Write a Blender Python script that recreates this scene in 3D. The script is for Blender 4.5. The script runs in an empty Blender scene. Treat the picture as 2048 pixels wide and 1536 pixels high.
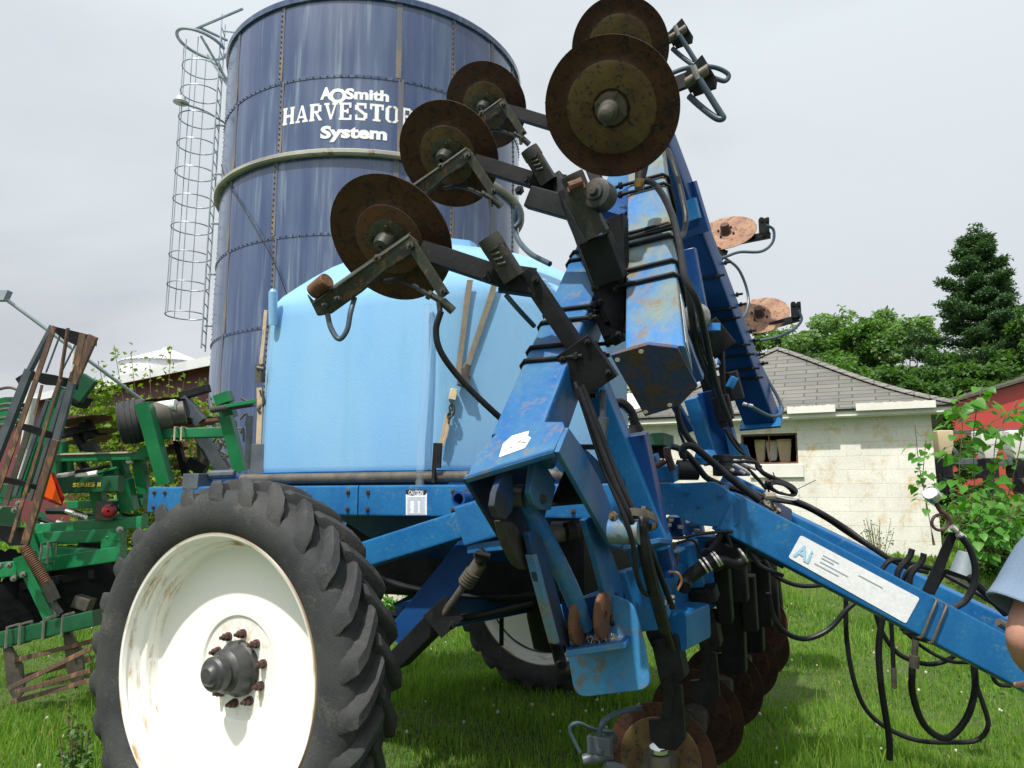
import bpy, bmesh, math, random
import numpy as np
from mathutils import Vector, Matrix
random.seed(7); rng = np.random.default_rng(11)
S = bpy.context.scene
# ---------------------------------------------------------------- camera, sky, sun
FPX = 1500.0; PITCH = math.radians(8.5); CAMH = 1.63
cam_d = bpy.data.cameras.new('camera'); cam = bpy.data.objects.new('camera', cam_d)
S.collection.objects.link(cam); S.camera = cam
cam_d.sensor_width = 36; cam_d.lens = 36*FPX/2048; cam_d.clip_end = 2000; cam_d.clip_start = .05
cam.location = (0, 0, CAMH); cam.rotation_euler = (math.pi/2+PITCH, 0, 0)
SUN = Vector((-.44, -.76, 1.46)).normalized()      # towards the sun
el = math.asin(SUN.z); az = math.atan2(SUN.x, SUN.y)
sd = bpy.data.lights.new('sun', 'SUN'); sd.energy = 4.6; sd.angle = math.radians(1.2); sd.color = (1, .95, .87)
so = bpy.data.objects.new('sun', sd); S.collection.objects.link(so)
so.rotation_euler = (-SUN).to_track_quat('-Z', 'Y').to_euler(); so.location = SUN*50
W = bpy.data.worlds.new('World'); S.world = W; W.use_nodes = True
nt = W.node_tree; nt.nodes.clear()
def N(t, ty, **kw):
    n = t.nodes.new(ty)
    for k, v in kw.items():
        if k in n.inputs: n.inputs[k].default_value = v
        else: setattr(n, k, v)
    return n
sky = N(nt, 'ShaderNodeTexSky', sky_type='NISHITA', sun_disc=False, sun_elevation=el, sun_rotation=az, air_density=1.2, dust_density=3.0)
bg1 = N(nt, 'ShaderNodeBackground', Strength=.09); nt.links.new(sky.outputs[0], bg1.inputs[0])
tc = N(nt, 'ShaderNodeTexCoord'); mp = N(nt, 'ShaderNodeMapping'); mp.inputs['Scale'].default_value = (1, 1, 2.2)
nt.links.new(tc.outputs['Generated'], mp.inputs[0])
nz = N(nt, 'ShaderNodeTexNoise', Scale=1.5, Detail=6.0, Roughness=.5, Distortion=.3); nt.links.new(mp.outputs[0], nz.inputs[0])
cr = N(nt, 'ShaderNodeValToRGB'); nt.links.new(nz.outputs[0], cr.inputs[0])
cr.color_ramp.elements[0].position = .32; cr.color_ramp.elements[0].color = (.72, .77, .82, 1)
cr.color_ramp.elements[1].position = .62; cr.color_ramp.elements[1].color = (.87, .94, .98, 1)
# cloud deck: greyer near the horizon on the left, thinner overhead
sx = N(nt, 'ShaderNodeSeparateXYZ'); nt.links.new(tc.outputs['Generated'], sx.inputs[0])
mr = N(nt, 'ShaderNodeMapRange'); mr.inputs[1].default_value = .0; mr.inputs[2].default_value = .55; mr.inputs[3].default_value = 0; mr.inputs[4].default_value = 1
nt.links.new(sx.outputs[2], mr.inputs[0])
mx = N(nt, 'ShaderNodeMixRGB', blend_type='MIX'); nt.links.new(mr.outputs[0], mx.inputs[0])
cr2 = N(nt, 'ShaderNodeValToRGB'); nt.links.new(nz.outputs[0], cr2.inputs[0])
cr2.color_ramp.elements[0].position = .40; cr2.color_ramp.elements[0].color = (.47, .49, .53, 1)
cr2.color_ramp.elements[1].position = .58; cr2.color_ramp.elements[1].color = (.70, .72, .76, 1)
nt.links.new(cr2.outputs[0], mx.inputs[1]); nt.links.new(cr.outputs[0], mx.inputs[2])
dp = N(nt, 'ShaderNodeVectorMath', operation='DOT_PRODUCT'); nt.links.new(tc.outputs['Generated'], dp.inputs[0]); dp.inputs[1].default_value = tuple(SUN)
mxx = N(nt, 'ShaderNodeMath', operation='MAXIMUM'); nt.links.new(dp.outputs['Value'], mxx.inputs[0]); mxx.inputs[1].default_value = 0
pw = N(nt, 'ShaderNodeMath', operation='POWER'); nt.links.new(mxx.outputs[0], pw.inputs[0]); pw.inputs[1].default_value = 7      # thin haze brightens round the sun
gl = N(nt, 'ShaderNodeMixRGB', blend_type='ADD'); gl.inputs[2].default_value = (1.6, 1.5, 1.35, 1); nt.links.new(pw.outputs[0], gl.inputs[0]); nt.links.new(mx.outputs[0], gl.inputs[1])
bg2 = N(nt, 'ShaderNodeBackground', Strength=1.0); nt.links.new(gl.outputs[0], bg2.inputs[0]); bg2.inputs[1].default_value = .96
ms = N(nt, 'ShaderNodeMixShader'); ms.inputs[0].default_value = .9
nt.links.new(bg1.outputs[0], ms.inputs[1]); nt.links.new(bg2.outputs[0], ms.inputs[2])
wo = N(nt, 'ShaderNodeOutputWorld'); nt.links.new(ms.outputs[0], wo.inputs[0])
S.view_settings.view_transform = 'Standard'; S.view_settings.look = 'None'
S.view_settings.exposure = 0.05; S.view_settings.gamma = 1
# ---------------------------------------------------------------- measuring helpers
CP = Vector((0, 0, CAMH)); CF = Vector((0, math.cos(PITCH), math.sin(PITCH))); CU = Vector((0, -math.sin(PITCH), math.cos(PITCH)))
def ray(u, v): return CF + Vector((1, 0, 0))*((u-1024)/FPX) + CU*((768-v)/FPX)
def P(u, v, d): return CP + ray(u, v)*d                       # point at distance d along the view axis
def PPL(u, v, p, n):
    r = ray(u, v); return CP + r*((p-CP).dot(n)/r.dot(n))
def PD(L, d): return [P(q[0], q[1], q[2] if len(q) > 2 else d) for q in L]
def gz(x, y):
    t = min(1, max(0, (y-6.5)/6.5)); return .55*t*t*(3-2*t)
A26 = math.radians(26)
TV = Vector((math.cos(A26), -math.sin(A26), 0)); SV = Vector((math.sin(A26), math.cos(A26), 0)); ZV = Vector((0, 0, 1))
OW = Vector((-1.307, 3.40, 0))                                # under the near wheel's outer face
def M(a, b, h): return OW + TV*a + SV*b + ZV*h
def PB(u, v, b): return PPL(u, v, M(0, b, 0), SV)
def PA(u, v, a): return PPL(u, v, M(a, 0, 0), TV)
# ---------------------------------------------------------------- materials
def newmat(name):
    m = bpy.data.materials.new(name); m.use_nodes = True; t = m.node_tree
    return m, t, t.nodes['Principled BSDF']
def nmix(t, fac, a, b, mode='MIX'):
    n = t.nodes.new('ShaderNodeMixRGB'); n.blend_type = mode
    for i, x in ((0, fac), (1, a), (2, b)):
        if isinstance(x, bpy.types.NodeSocket): t.links.new(x, n.inputs[i])
        elif i == 0: n.inputs[0].default_value = x
        else: n.inputs[i].default_value = (*x, 1)
    return n.outputs[0]
def nnoise(t, vec, scale, detail=6, rough=.6, dist=0):
    n = N(t, 'ShaderNodeTexNoise', Scale=scale, Detail=float(detail), Roughness=rough, Distortion=dist)
    if vec is not None: t.links.new(vec, n.inputs['Vector'])
    return n.outputs[0]
def nramp(t, fac, p0, p1, c0=(0, 0, 0), c1=(1, 1, 1)):
    n = t.nodes.new('ShaderNodeValToRGB'); t.links.new(fac, n.inputs[0])
    e = n.color_ramp.elements; e[0].position = p0; e[1].position = p1; e[0].color = (*c0, 1); e[1].color = (*c1, 1)
    return n.outputs[0]
def nmath(t, op, a, b=0.0):
    n = t.nodes.new('ShaderNodeMath'); n.operation = op
    for i, x in ((0, a), (1, b)):
        if isinstance(x, bpy.types.NodeSocket): t.links.new(x, n.inputs[i])
        else: n.inputs[i].default_value = x
    return n.outputs[0]
def nvec(t, scale=(1, 1, 1), which='Object', rot=(0, 0, 0)):
    c = t.nodes.new('ShaderNodeTexCoord'); m = t.nodes.new('ShaderNodeMapping'); t.links.new(c.outputs[which], m.inputs[0])
    m.inputs['Scale'].default_value = scale; m.inputs['Rotation'].default_value = rot; return m.outputs[0]
def nbump(t, b, h, strength, dist=.01):
    n = t.nodes.new('ShaderNodeBump'); n.inputs['Strength'].default_value = strength; n.inputs['Distance'].default_value = dist
    t.links.new(h, n.inputs['Height']); t.links.new(n.outputs[0], b.inputs['Normal'])
def worn(name, c1, c2, c3, p2=(.45, .62), p3=(.6, .68), rough=(.35, .7), sc=4, metal=0, bump=.25, vs=(1, 1, 1), fine=60, spec=.5):
    """base colour c1, faded or scuffed areas c2, rust or dirt c3"""
    m, t, b = newmat(name); v = nvec(t, vs)
    a = nnoise(t, v, sc, 8, .6, .4); a2 = nnoise(t, v, sc*2.3, 10, .7, 1.0); a3 = nnoise(t, v, fine, 4, .6)
    col = nmix(t, nramp(t, a, *p2), c1, c2)
    spk = nmath(t, 'ADD', a2, nmath(t, 'MULTIPLY', nmath(t, 'SUBTRACT', a3, .5), .35))
    ru = nramp(t, spk, *p3)
    col = nmix(t, ru, col, c3)
    col = nmix(t, .35, col, nramp(t, a3, .3, .7, (.55, .55, .55), (1, 1, 1)), 'MULTIPLY')
    t.links.new(col, b.inputs['Base Color'])
    t.links.new(nramp(t, ru, 0, 1, (rough[0],)*3, (rough[1],)*3), b.inputs['Roughness'])
    b.inputs['Metallic'].default_value = metal; b.inputs['Specular IOR Level'].default_value = spec
    nbump(t, b, nmath(t, 'ADD', nmath(t, 'MULTIPLY', ru, .5), a3), bump, .004)
    return m
MT = {}
MT['blue'] = worn('blue_paint', (.007, .100, .30), (.018, .155, .37), (.10, .19, .19), (.36, .66), (.58, .76), (.36, .6), 3.0, spec=.35)
MT['blue_worn'] = worn('weathered_blue_paint', (.010, .115, .36), (.055, .175, .31), (.19, .14, .09), (.36, .62), (.54, .72), (.4, .8), 4.0, fine=45, spec=.35)
MT['blue_bleach'] = worn('bleached_blue_paint', (.035, .165, .43), (.14, .235, .27), (.20, .14, .08), (.34, .58), (.50, .66), (.45, .85), 4.5, fine=50, spec=.35)
MT['tip'] = worn('sun_bleached_blue_steel', (.035, .18, .46), (.16, .24, .25), (.21, .15, .085), (.40, .56), (.50, .64), (.45, .85), 3.2, vs=(1, 1, .5), fine=45, spec=.35)
MT['blue_dark'] = worn('deep_blue_paint', (.005, .045, .19), (.012, .075, .24), (.02, .03, .05), (.4, .65), (.62, .7), (.3, .6), 3)
MT['grime_shade'] = worn('grimy_shaded_blue_steel', (.010, .055, .17), (.03, .035, .045), (.07, .045, .028), (.38, .58), (.54, .68), (.5, .85), 5, spec=.25)  # grime plus the shade of the inner hinge faces, put into the colour
MT['blue_foot'] = worn('rust_stained_blue_plate', (.02, .17, .45), (.06, .25, .46), (.17, .14, .09), (.36, .62), (.52, .66), (.4, .8), 5, fine=55, spec=.35)
MT['housing'] = worn('grimy_painted_casting', (.055, .052, .045), (.035, .038, .04), (.11, .065, .03), (.4, .6), (.55, .66), (.5, .85), 9, spec=.3)
MT['castdark'] = worn('greasy_casting', (.035, .032, .028), (.055, .05, .042), (.08, .05, .03), (.4, .6), (.6, .7), (.6, .9), 12, bump=.8, spec=.25)
MT['rustyplate'] = worn('rusted_blue_plate', (.012, .06, .27), (.06, .055, .06), (.13, .065, .032), (.42, .56), (.44, .60), (.6, .9), 2.6, fine=70, bump=.4)
MT['disc'] = worn('rusty_disc_steel', (.050, .018, .012), (.085, .030, .015), (.024, .013, .012), (.35, .65), (.5, .6), (.55, .75), 9, metal=.25)
MT['disc_shade'] = worn('shaded_rusty_disc', (.030, .016, .012), (.05, .024, .015), (.018, .012, .011), (.35, .65), (.5, .6), (.6, .8), 9, spec=.2)  # darker copy of the disc steel, toolbar shade put into its colour
MT['disc_lit'] = worn('sunlit_rust_steel', (.24, .115, .07), (.33, .20, .12), (.16, .075, .045), (.35, .65), (.5, .6), (.5, .7), 9, metal=.2)  # paler copy of the disc rust, sunlight put into its colour
MT['disc_yellow'] = worn('yellow_worn_hub_plate', (.14, .095, .032), (.10, .052, .022), (.025, .030, .026), (.4, .6), (.55, .63), (.6, .8), 9, bump=.5)
MT['disc_red'] = worn('red_rust_hub_plate', (.14, .045, .022), (.10, .05, .025), (.04, .03, .02), (.4, .6), (.55, .63), (.6, .8), 9, bump=.5)
MT['arm'] = worn('black_painted_steel', (.010, .011, .013), (.020, .022, .024), (.07, .042, .022), (.42, .62), (.64, .72), (.55, .85), 6, metal=0, spec=.16)
MT['armgreen'] = worn('grimy_steel', (.05, .06, .045), (.03, .035, .032), (.16, .08, .03), (.4, .6), (.55, .66), (.5, .8), 9, metal=.2)
MT['rust'] = worn('brown_rust', (.17, .075, .035), (.10, .048, .028), (.26, .12, .05), (.4, .6), (.55, .65), (.7, .9), 9, bump=.5)
MT['castgrey'] = worn('weathered_cast_steel', (.13, .115, .095), (.08, .075, .065), (.20, .11, .05), (.4, .6), (.6, .68), (.55, .8), 10, metal=.2)
MT['steel'] = worn('zinc_plated_steel', (.42, .41, .39), (.30, .29, .27), (.18, .11, .06), (.4, .6), (.62, .7), (.3, .6), 10, metal=.75)
MT['hose'] = worn('black_rubber_hose', (.010, .011, .013), (.02, .022, .026), (.04, .04, .036), (.4, .65), (.66, .75), (.42, .7), 6, spec=.25)
MT['hosegrey'] = worn('blue_grey_hose', (.04, .075, .11), (.07, .10, .13), (.06, .06, .06), (.4, .65), (.66, .75), (.4, .7), 6)
MT['tyre'] = worn('dusty_tyre_rubber', (.028, .032, .036), (.058, .060, .060), (.105, .10, .09), (.36, .64), (.54, .82), (.75, .95), 3.4, bump=.5, fine=90, spec=.3)
MT['hub'] = worn('grey_hub_iron', (.045, .048, .052), (.08, .085, .085), (.12, .09, .05), (.4, .6), (.6, .7), (.45, .8), 8, metal=.3)
MT['nut'] = worn('rusty_nut', (.09, .042, .034), (.06, .03, .027), (.15, .07, .04), (.4, .6), (.6, .7), (.6, .8), 20)
MT['green'] = worn('green_paint', (.006, .155, .055), (.015, .22, .08), (.10, .10, .07), (.4, .65), (.68, .76), (.32, .6), 3)
MT['green_dark'] = worn('dark_green_paint', (.005, .07, .03), (.01, .10, .04), (.06, .06, .05), (.4, .65), (.66, .74), (.4, .6), 3)
MT['rustbar'] = worn('rust_brown_bar', (.15, .085, .055), (.09, .06, .05), (.26, .14, .07), (.35, .6), (.52, .62), (.6, .85), 4, vs=(1, 1, .3))
MT['greyblue'] = worn('grey_blue_steel', (.06, .075, .10), (.10, .12, .14), (.10, .07, .05), (.4, .6), (.62, .7), (.4, .7), 4)
MT['white_metal'] = worn('white_painted_metal', (.72, .73, .75), (.62, .63, .66), (.40, .36, .32), (.45, .65), (.70, .8), (.35, .6), 1.2)
MT['red_barn'] = worn('dark_red_siding', (.135, .022, .026), (.10, .018, .024), (.07, .03, .03), (.4, .6), (.66, .75), (.5, .7), .6)
MT['red_paint'] = worn('bright_red_paint', (.50, .06, .05), (.42, .07, .055), (.2, .1, .08), (.4, .6), (.66, .75), (.45, .7), 1.5)
MT['concrete'] = worn('concrete', (.42, .38, .31), (.34, .31, .26), (.26, .23, .18), (.4, .6), (.6, .7), (.8, .95), 1.4)
MT['beige'] = worn('beige_plastic', (.62, .50, .30), (.55, .46, .32), (.4, .32, .2), (.4, .6), (.66, .75), (.5, .7), 4)
MT['cream'] = worn('cream_webbing', (.60, .47, .33), (.50, .40, .28), (.30, .24, .17), (.4, .6), (.6, .7), (.8, .95), 14)
MT['webbing'] = worn('dirty_webbing', (.30, .26, .20), (.23, .21, .17), (.14, .12, .09), (.4, .6), (.6, .7), (.85, .95), 10)
MT['glassy'] = worn('dark_interior', (.02, .02, .02), (.03, .028, .025), (.05, .04, .03), (.4, .6), (.6, .7), (.6, .9), 4)
MT['bark'] = worn('bark', (.085, .062, .045), (.13, .10, .075), (.05, .04, .03), (.4, .6), (.55, .65), (.85, .95), 5, bump=.8, vs=(1, 1, .25))
MT['stem'] = worn('young_stem', (.20, .14, .09), (.13, .11, .06), (.1, .08, .05), (.4, .6), (.6, .7), (.7, .9), 8)
MT['shirt'] = worn('blue_grey_cotton', (.16, .225, .32), (.19, .26, .35), (.14, .19, .27), (.4, .65), (.6, .8), (.85, .95), 3, fine=220, bump=.3, spec=.1)
MT['denim'] = worn('dark_denim', (.03, .045, .09), (.045, .065, .12), (.03, .04, .07), (.4, .65), (.6, .8), (.85, .95), 4, fine=220)
MT['decal'] = worn('white_decal', (.86, .87, .90), (.78, .81, .86), (.60, .66, .74), (.45, .7), (.66, .78), (.35, .6), 6, bump=.05)
MT['letters'] = worn('white_lettering', (.85, .88, .90), (.80, .82, .80), (.62, .48, .25), (.45, .7), (.60, .68), (.4, .6), .9, bump=.05)
MT['chalk'] = worn('chalky_white_paint', (.80, .79, .74), (.72, .71, .66), (.50, .46, .40), (.4, .65), (.66, .8), (.7, .9), 2, bump=.4)
MT['brass'] = worn('dull_brass', (.30, .20, .05), (.22, .15, .05), (.1, .07, .03), (.4, .6), (.6, .7), (.4, .6), 10, metal=.6)
def plain(name, c, rough=.5, metal=0, em=0):
    m, t, b = newmat(name); b.inputs['Base Color'].default_value = (*c, 1); b.inputs['Roughness'].default_value = rough; b.inputs['Metallic'].default_value = metal
    v = nvec(t); nbump(t, b, nnoise(t, v, 40, 4), .1, .003); return m
MT['orange'] = plain('orange_reflective', (.95, .12, .01), .4); MT['reddark'] = plain('red_border', (.35, .02, .02), .4)
MT['redlens'] = plain('red_lens', (.25, .01, .02), .15); MT['black'] = plain('black_ink', (.02, .02, .02), .5)
MT['inkblue'] = plain('faded_blue_ink', (.36, .60, .78), .6); MT['inkgrey'] = plain('faded_grey_ink', (.50, .58, .66), .6)
MT['yellow'] = plain('yellow_ink', (.55, .42, .04), .5); MT['wire'] = plain('copper_wire', (.35, .16, .07), .5); MT['wirewhite'] = plain('white_wire', (.75, .75, .72), .5)
MT['chrome'] = plain('chrome', (.75, .76, .78), .15, .95); MT['hair'] = plain('brown_hair', (.05, .03, .02), .7)
MT['clamp'] = plain('bright_clamp', (.80, .76, .74), .28, .8)
m, t, b = newmat('skin'); v = nvec(t); t.links.new(nmix(t, nramp(t, nnoise(t, v, 14), .35, .65), (.44, .22, .16), (.52, .28, .21)), b.inputs['Base Color'])
b.inputs['Roughness'].default_value = .5; b.inputs['Subsurface Weight'].default_value = .15; b.inputs['Subsurface Radius'].default_value = (.02, .008, .004)
nbump(t, b, nnoise(t, v, 150, 4), .25, .002); MT['skin'] = m
# pale blue poly tank
m, t, b = newmat('pale_blue_poly_tank'); v = nvec(t, (1, 1, .35)); a = nnoise(t, v, 2.0, 5); a2 = nnoise(t, nvec(t, (1, 1, .12)), 5, 6, .6, .5)
col = nmix(t, nramp(t, a, .35, .68), (.20, .43, .71), (.25, .48, .72)); col = nmix(t, nramp(t, a2, .56, .80), col, (.16, .40, .56))
t.links.new(col, b.inputs['Base Color']); b.inputs['Roughness'].default_value = .38
b.inputs['Subsurface Weight'].default_value = .12; b.inputs['Subsurface Radius'].default_value = (.02, .05, .09)
nbump(t, b, nmath(t, 'ADD', nmath(t, 'MULTIPLY', a, 3.0), nnoise(t, nvec(t), 70, 3)), .12, .008); MT['tank'] = m
m, t, b = newmat('clear_sight_tube'); b.inputs['Base Color'].default_value = (.86, .92, .97, 1); b.inputs['Roughness'].default_value = .15; b.inputs['Transmission Weight'].default_value = .92; b.inputs['IOR'].default_value = 1.12
nbump(t, b, nnoise(t, nvec(t), 30), .05, .002); MT['tube'] = m
# white wheel rim with rust stains that run along the well
m, t, b = newmat('white_rim_paint'); v = nvec(t, (1, 1, 1)); a = nnoise(t, nvec(t, (1, 1, .45)), 4.2, 8, .65, .4); fi = nnoise(t, v, 110, 3)
sp = nramp(t, nnoise(t, v, 26, 4, .8), .67, .72)
tco = t.nodes.new('ShaderNodeTexCoord'); sep = t.nodes.new('ShaderNodeSeparateXYZ'); t.links.new(tco.outputs['Object'], sep.inputs[0])
rad = nmath(t, 'SQRT', nmath(t, 'ADD', nmath(t, 'POWER', sep.outputs[0], 2), nmath(t, 'POWER', sep.outputs[2], 2)))
edge = nramp(t, rad, .50, .535); lip = nramp(t, rad, .600, .606)
hubz = nmath(t, 'SUBTRACT', 1.0, nramp(t, rad, .12, .24))
ang = nmath(t, 'ARCTAN2', sep.outputs[2], sep.outputs[0]); pc_ = t.nodes.new('ShaderNodeCombineXYZ'); t.links.new(nmath(t, 'MULTIPLY', ang, 2.2), pc_.inputs[0]); t.links.new(nmath(t, 'MULTIPLY', rad, 26.0), pc_.inputs[1]); t.links.new(nmath(t, 'MULTIPLY', sep.outputs[1], 22.0), pc_.inputs[2])
pn = nnoise(t, pc_.outputs[0], 1.0, 7, .7); stain = nmath(t, 'MULTIPLY', nramp(t, rad, .528, .540), nramp(t, pn, .53, .66)); st2 = nmath(t, 'MULTIPLY', hubz, nramp(t, nnoise(t, v, 13, 6, .7), .52, .62))
col = nmix(t, stain, (.86, .855, .82), (.40, .25, .09)); col = nmix(t, st2, col, (.60, .36, .16)); col = nmix(t, lip, col, (.20, .13, .06)); col = nmix(t, nmath(t, 'MULTIPLY', sp, .35), col, (.35, .26, .14))
t.links.new(col, b.inputs['Base Color']); b.inputs['Roughness'].default_value = .42; nbump(t, b, fi, .12, .003); MT['rim'] = m
# silo steel: glass-fused blue with vertical streaks
m, t, b = newmat('blue_enamel_steel'); v = nvec(t, (1, 1, .05)); a = nnoise(t, v, 3.2, 8, .6, .2); a2 = nnoise(t, v, 9, 6, .6); v3 = nnoise(t, nvec(t, (1, 1, .2)), .7, 3)
col = nmix(t, nramp(t, a, .40, .62), (.028, .054, .145), (.075, .115, .21)); col = nmix(t, nmath(t, 'MULTIPLY', nramp(t, a2, .56, .72), .6), col, (.22, .29, .37))
col = nmix(t, nmath(t, 'MULTIPLY', nramp(t, v3, .5, .62), .45), col, (.038, .055, .16))
t.links.new(col, b.inputs['Base Color']); t.links.new(nramp(t, a2, .3, .7, (.20,)*3, (.36,)*3), b.inputs['Roughness'])
b.inputs['Coat Weight'].default_value = .5; b.inputs['Coat Roughness'].default_value = .16; nbump(t, b, v3, .15, .03); MT['silo'] = m
MT['seam'] = worn('stained_seam', (.10, .11, .16), (.16, .15, .15), (.24, .19, .14), (.4, .6), (.54, .62), (.5, .8), 1.5, vs=(1, 1, .2))
MT['bolt'] = plain('dark_bolt', (.035, .032, .035), .6)
MT['band'] = worn('weathered_band', (.42, .42, .36), (.30, .30, .27), (.16, .08, .045), (.4, .6), (.57, .66), (.6, .8), .8)
MT['galv'] = worn('galvanised_pipe', (.30, .37, .42), (.38, .44, .48), (.12, .09, .07), (.4, .6), (.66, .75), (.4, .6), 2, metal=.4)
# shingles and painted block
def brickmat(name, c1, c2, mc, sw, sh, msize, offset, bump, stains=None, rough=.9, axes='XZ'):
    m, t, b = newmat(name); c = t.nodes.new('ShaderNodeTexCoord'); s = t.nodes.new('ShaderNodeSeparateXYZ'); t.links.new(c.outputs['Object'], s.inputs[0])
    cb = t.nodes.new('ShaderNodeCombineXYZ'); t.links.new(s.outputs['XYZ'.index(axes[0])], cb.inputs[0]); t.links.new(s.outputs['XYZ'.index(axes[1])], cb.inputs[1])
    k = t.nodes.new('ShaderNodeTexBrick'); t.links.new(cb.outputs[0], k.inputs[0]); k.offset = offset
    k.inputs['Color1'].default_value = (*c1, 1); k.inputs['Color2'].default_value = (*c2, 1); k.inputs['Mortar'].default_value = (*mc, 1)
    k.inputs['Scale'].default_value = 1; k.inputs['Brick Width'].default_value = sw; k.inputs['Row Height'].default_value = sh; k.inputs['Mortar Size'].default_value = msize; k.inputs['Mortar Smooth'].default_value = .3
    v = nvec(t); n1 = nnoise(t, v, 2.2, 8, .6); n2 = nnoise(t, v, 30, 5, .7)
    col = nmix(t, .5, k.outputs[0], nramp(t, n1, .3, .7, (.72, .72, .72), (1.1, 1.1, 1.1)), 'MULTIPLY'); col = nmix(t, .5, col, nramp(t, n2, .3, .7, (.65, .65, .65), (1.1, 1.1, 1.1)), 'MULTIPLY')
    if stains:
        low = nramp(t, s.outputs[2], stains[1], stains[2], (1, 1, 1), (0, 0, 0))
        f = nmath(t, 'MULTIPLY', low, nramp(t, nnoise(t, nvec(t, (1, 1, .8)), 1.9, 9, .78, .3), .53, .68)); col = nmix(t, f, col, stains[0])
        ch = nramp(t, nnoise(t, v, 7, 9, .8, .8), .60, .66); col = nmix(t, nmath(t, 'MULTIPLY', ch, .5), col, (.30, .27, .21))
    t.links.new(col, b.inputs['Base Color']); b.inputs['Roughness'].default_value = rough
    nbump(t, b, nmath(t, 'ADD', nmath(t, 'MULTIPLY', k.outputs[1], -1.0), nmath(t, 'MULTIPLY', n2, .3)), bump, .02); return m
MT['block'] = brickmat('painted_block', (.82, .81, .75), (.78, .765, .70), (.68, .66, .59), .56, .25, .006, .5, .35, ((.56, .40, .14), 1.15, 1.75))
MT['shingle'] = brickmat('grey_shingle', (.25, .245, .22), (.19, .19, .175), (.10, .10, .09), .62, .17, .012, .37, .8, None, .95, 'XY')
def ribmat(name, c, c2, period, axis):
    m, t, b = newmat(name); c0 = t.nodes.new('ShaderNodeTexCoord'); s = t.nodes.new('ShaderNodeSeparateXYZ'); t.links.new(c0.outputs['Object'], s.inputs[0])
    w = nmath(t, 'SINE', nmath(t, 'MULTIPLY', s.outputs[axis], 6.283/period)); f = nramp(t, w, .80, .95)
    n1 = nnoise(t, nvec(t, (1, 1, .3)), 1.5, 6)
    col = nmix(t, nmath(t, 'MULTIPLY', f, .6), nmix(t, nramp(t, n1, .35, .7), c, c2), tuple(x*.6 for x in c)); t.links.new(col, b.inputs['Base Color']); b.inputs['Roughness'].default_value = .5
    nbump(t, b, f, .8, .03); return m
MT['ribred'] = ribmat('ribbed_red_siding', (.15, .022, .028), (.11, .018, .025), .25, 0)
MT['ribwhite'] = ribmat('ribbed_white_siding', (.66, .67, .66), (.58, .6, .6), .2, 0)
def leafmat(name, c1, c2, trans=.45, rough=.55):
    m, t, b = newmat(name); g = t.nodes.new('ShaderNodeNewGeometry'); n1 = nnoise(t, nvec(t), 1.3, 3)
    r = nramp(t, g.outputs['Random Per Island'], 0, 1); f = nmath(t, 'ADD', nmath(t, 'MULTIPLY', r, .6), nmath(t, 'MULTIPLY', nramp(t, n1, .35, .65), .4))
    col = nmix(t, f, c1, c2); t.links.new(col, b.inputs['Base Color']); b.inputs['Roughness'].default_value = rough; b.inputs['Specular IOR Level'].default_value = .35
    tr = t.nodes.new('ShaderNodeBsdfTranslucent'); t.links.new(nmix(t, 1, col, (1.4, 1.7, .5), 'MULTIPLY'), tr.inputs[0])
    ad = t.nodes.new('ShaderNodeMixShader'); ad.inputs[0].default_value = trans
    t.links.new(b.outputs[0], ad.inputs[1]); t.links.new(tr.outputs[0], ad.inputs[2]); t.links.new(ad.outputs[0], t.nodes['Material Output'].inputs[0]); return m
MT['grass'] = leafmat('grass_blade', (.075, .18, .018), (.25, .38, .065), .4, .6)
MT['thatch'] = leafmat('dry_grass_blade', (.20, .16, .07), (.32, .26, .12), .2, .8)
MT['clover'] = leafmat('clover_leaf', (.05, .17, .025), (.10, .28, .045), .3, .6)
MT['flower'] = plain('clover_flower', (.50, .50, .42), .9)
MT['leaf_pine'] = leafmat('pine_needle', (.035, .085, .042), (.085, .16, .065), .25)
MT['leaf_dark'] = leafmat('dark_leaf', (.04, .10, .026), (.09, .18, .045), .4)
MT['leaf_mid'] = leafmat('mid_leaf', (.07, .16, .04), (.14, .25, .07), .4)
MT['leaf_hazy'] = leafmat('haze_pale_leaf', (.13, .22, .10), (.20, .30, .14), .4)  # haze over the far trees put into the leaf colour
MT['leaf_bright'] = leafmat('bright_leaf', (.055, .20, .02), (.12, .31, .05), .45, .4)
MT['leaf_yellow'] = leafmat('yellow_green_leaf', (.11, .19, .02), (.22, .31, .04), .4)
m, t, b = newmat('soil_and_thatch'); v = nvec(t, which='Object'); n1 = nnoise(t, v, .6, 6); n2 = nnoise(t, v, 14, 8, .7)
col = nmix(t, nramp(t, n1, .35, .65), (.04, .085, .015), (.085, .13, .03)); col = nmix(t, nramp(t, n2, .5, .7), col, (.10, .085, .04)); t.links.new(col, b.inputs['Base Color'])
b.inputs['Roughness'].default_value = .95; nbump(t, b, n2, .8, .05); MT['ground'] = m
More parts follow.
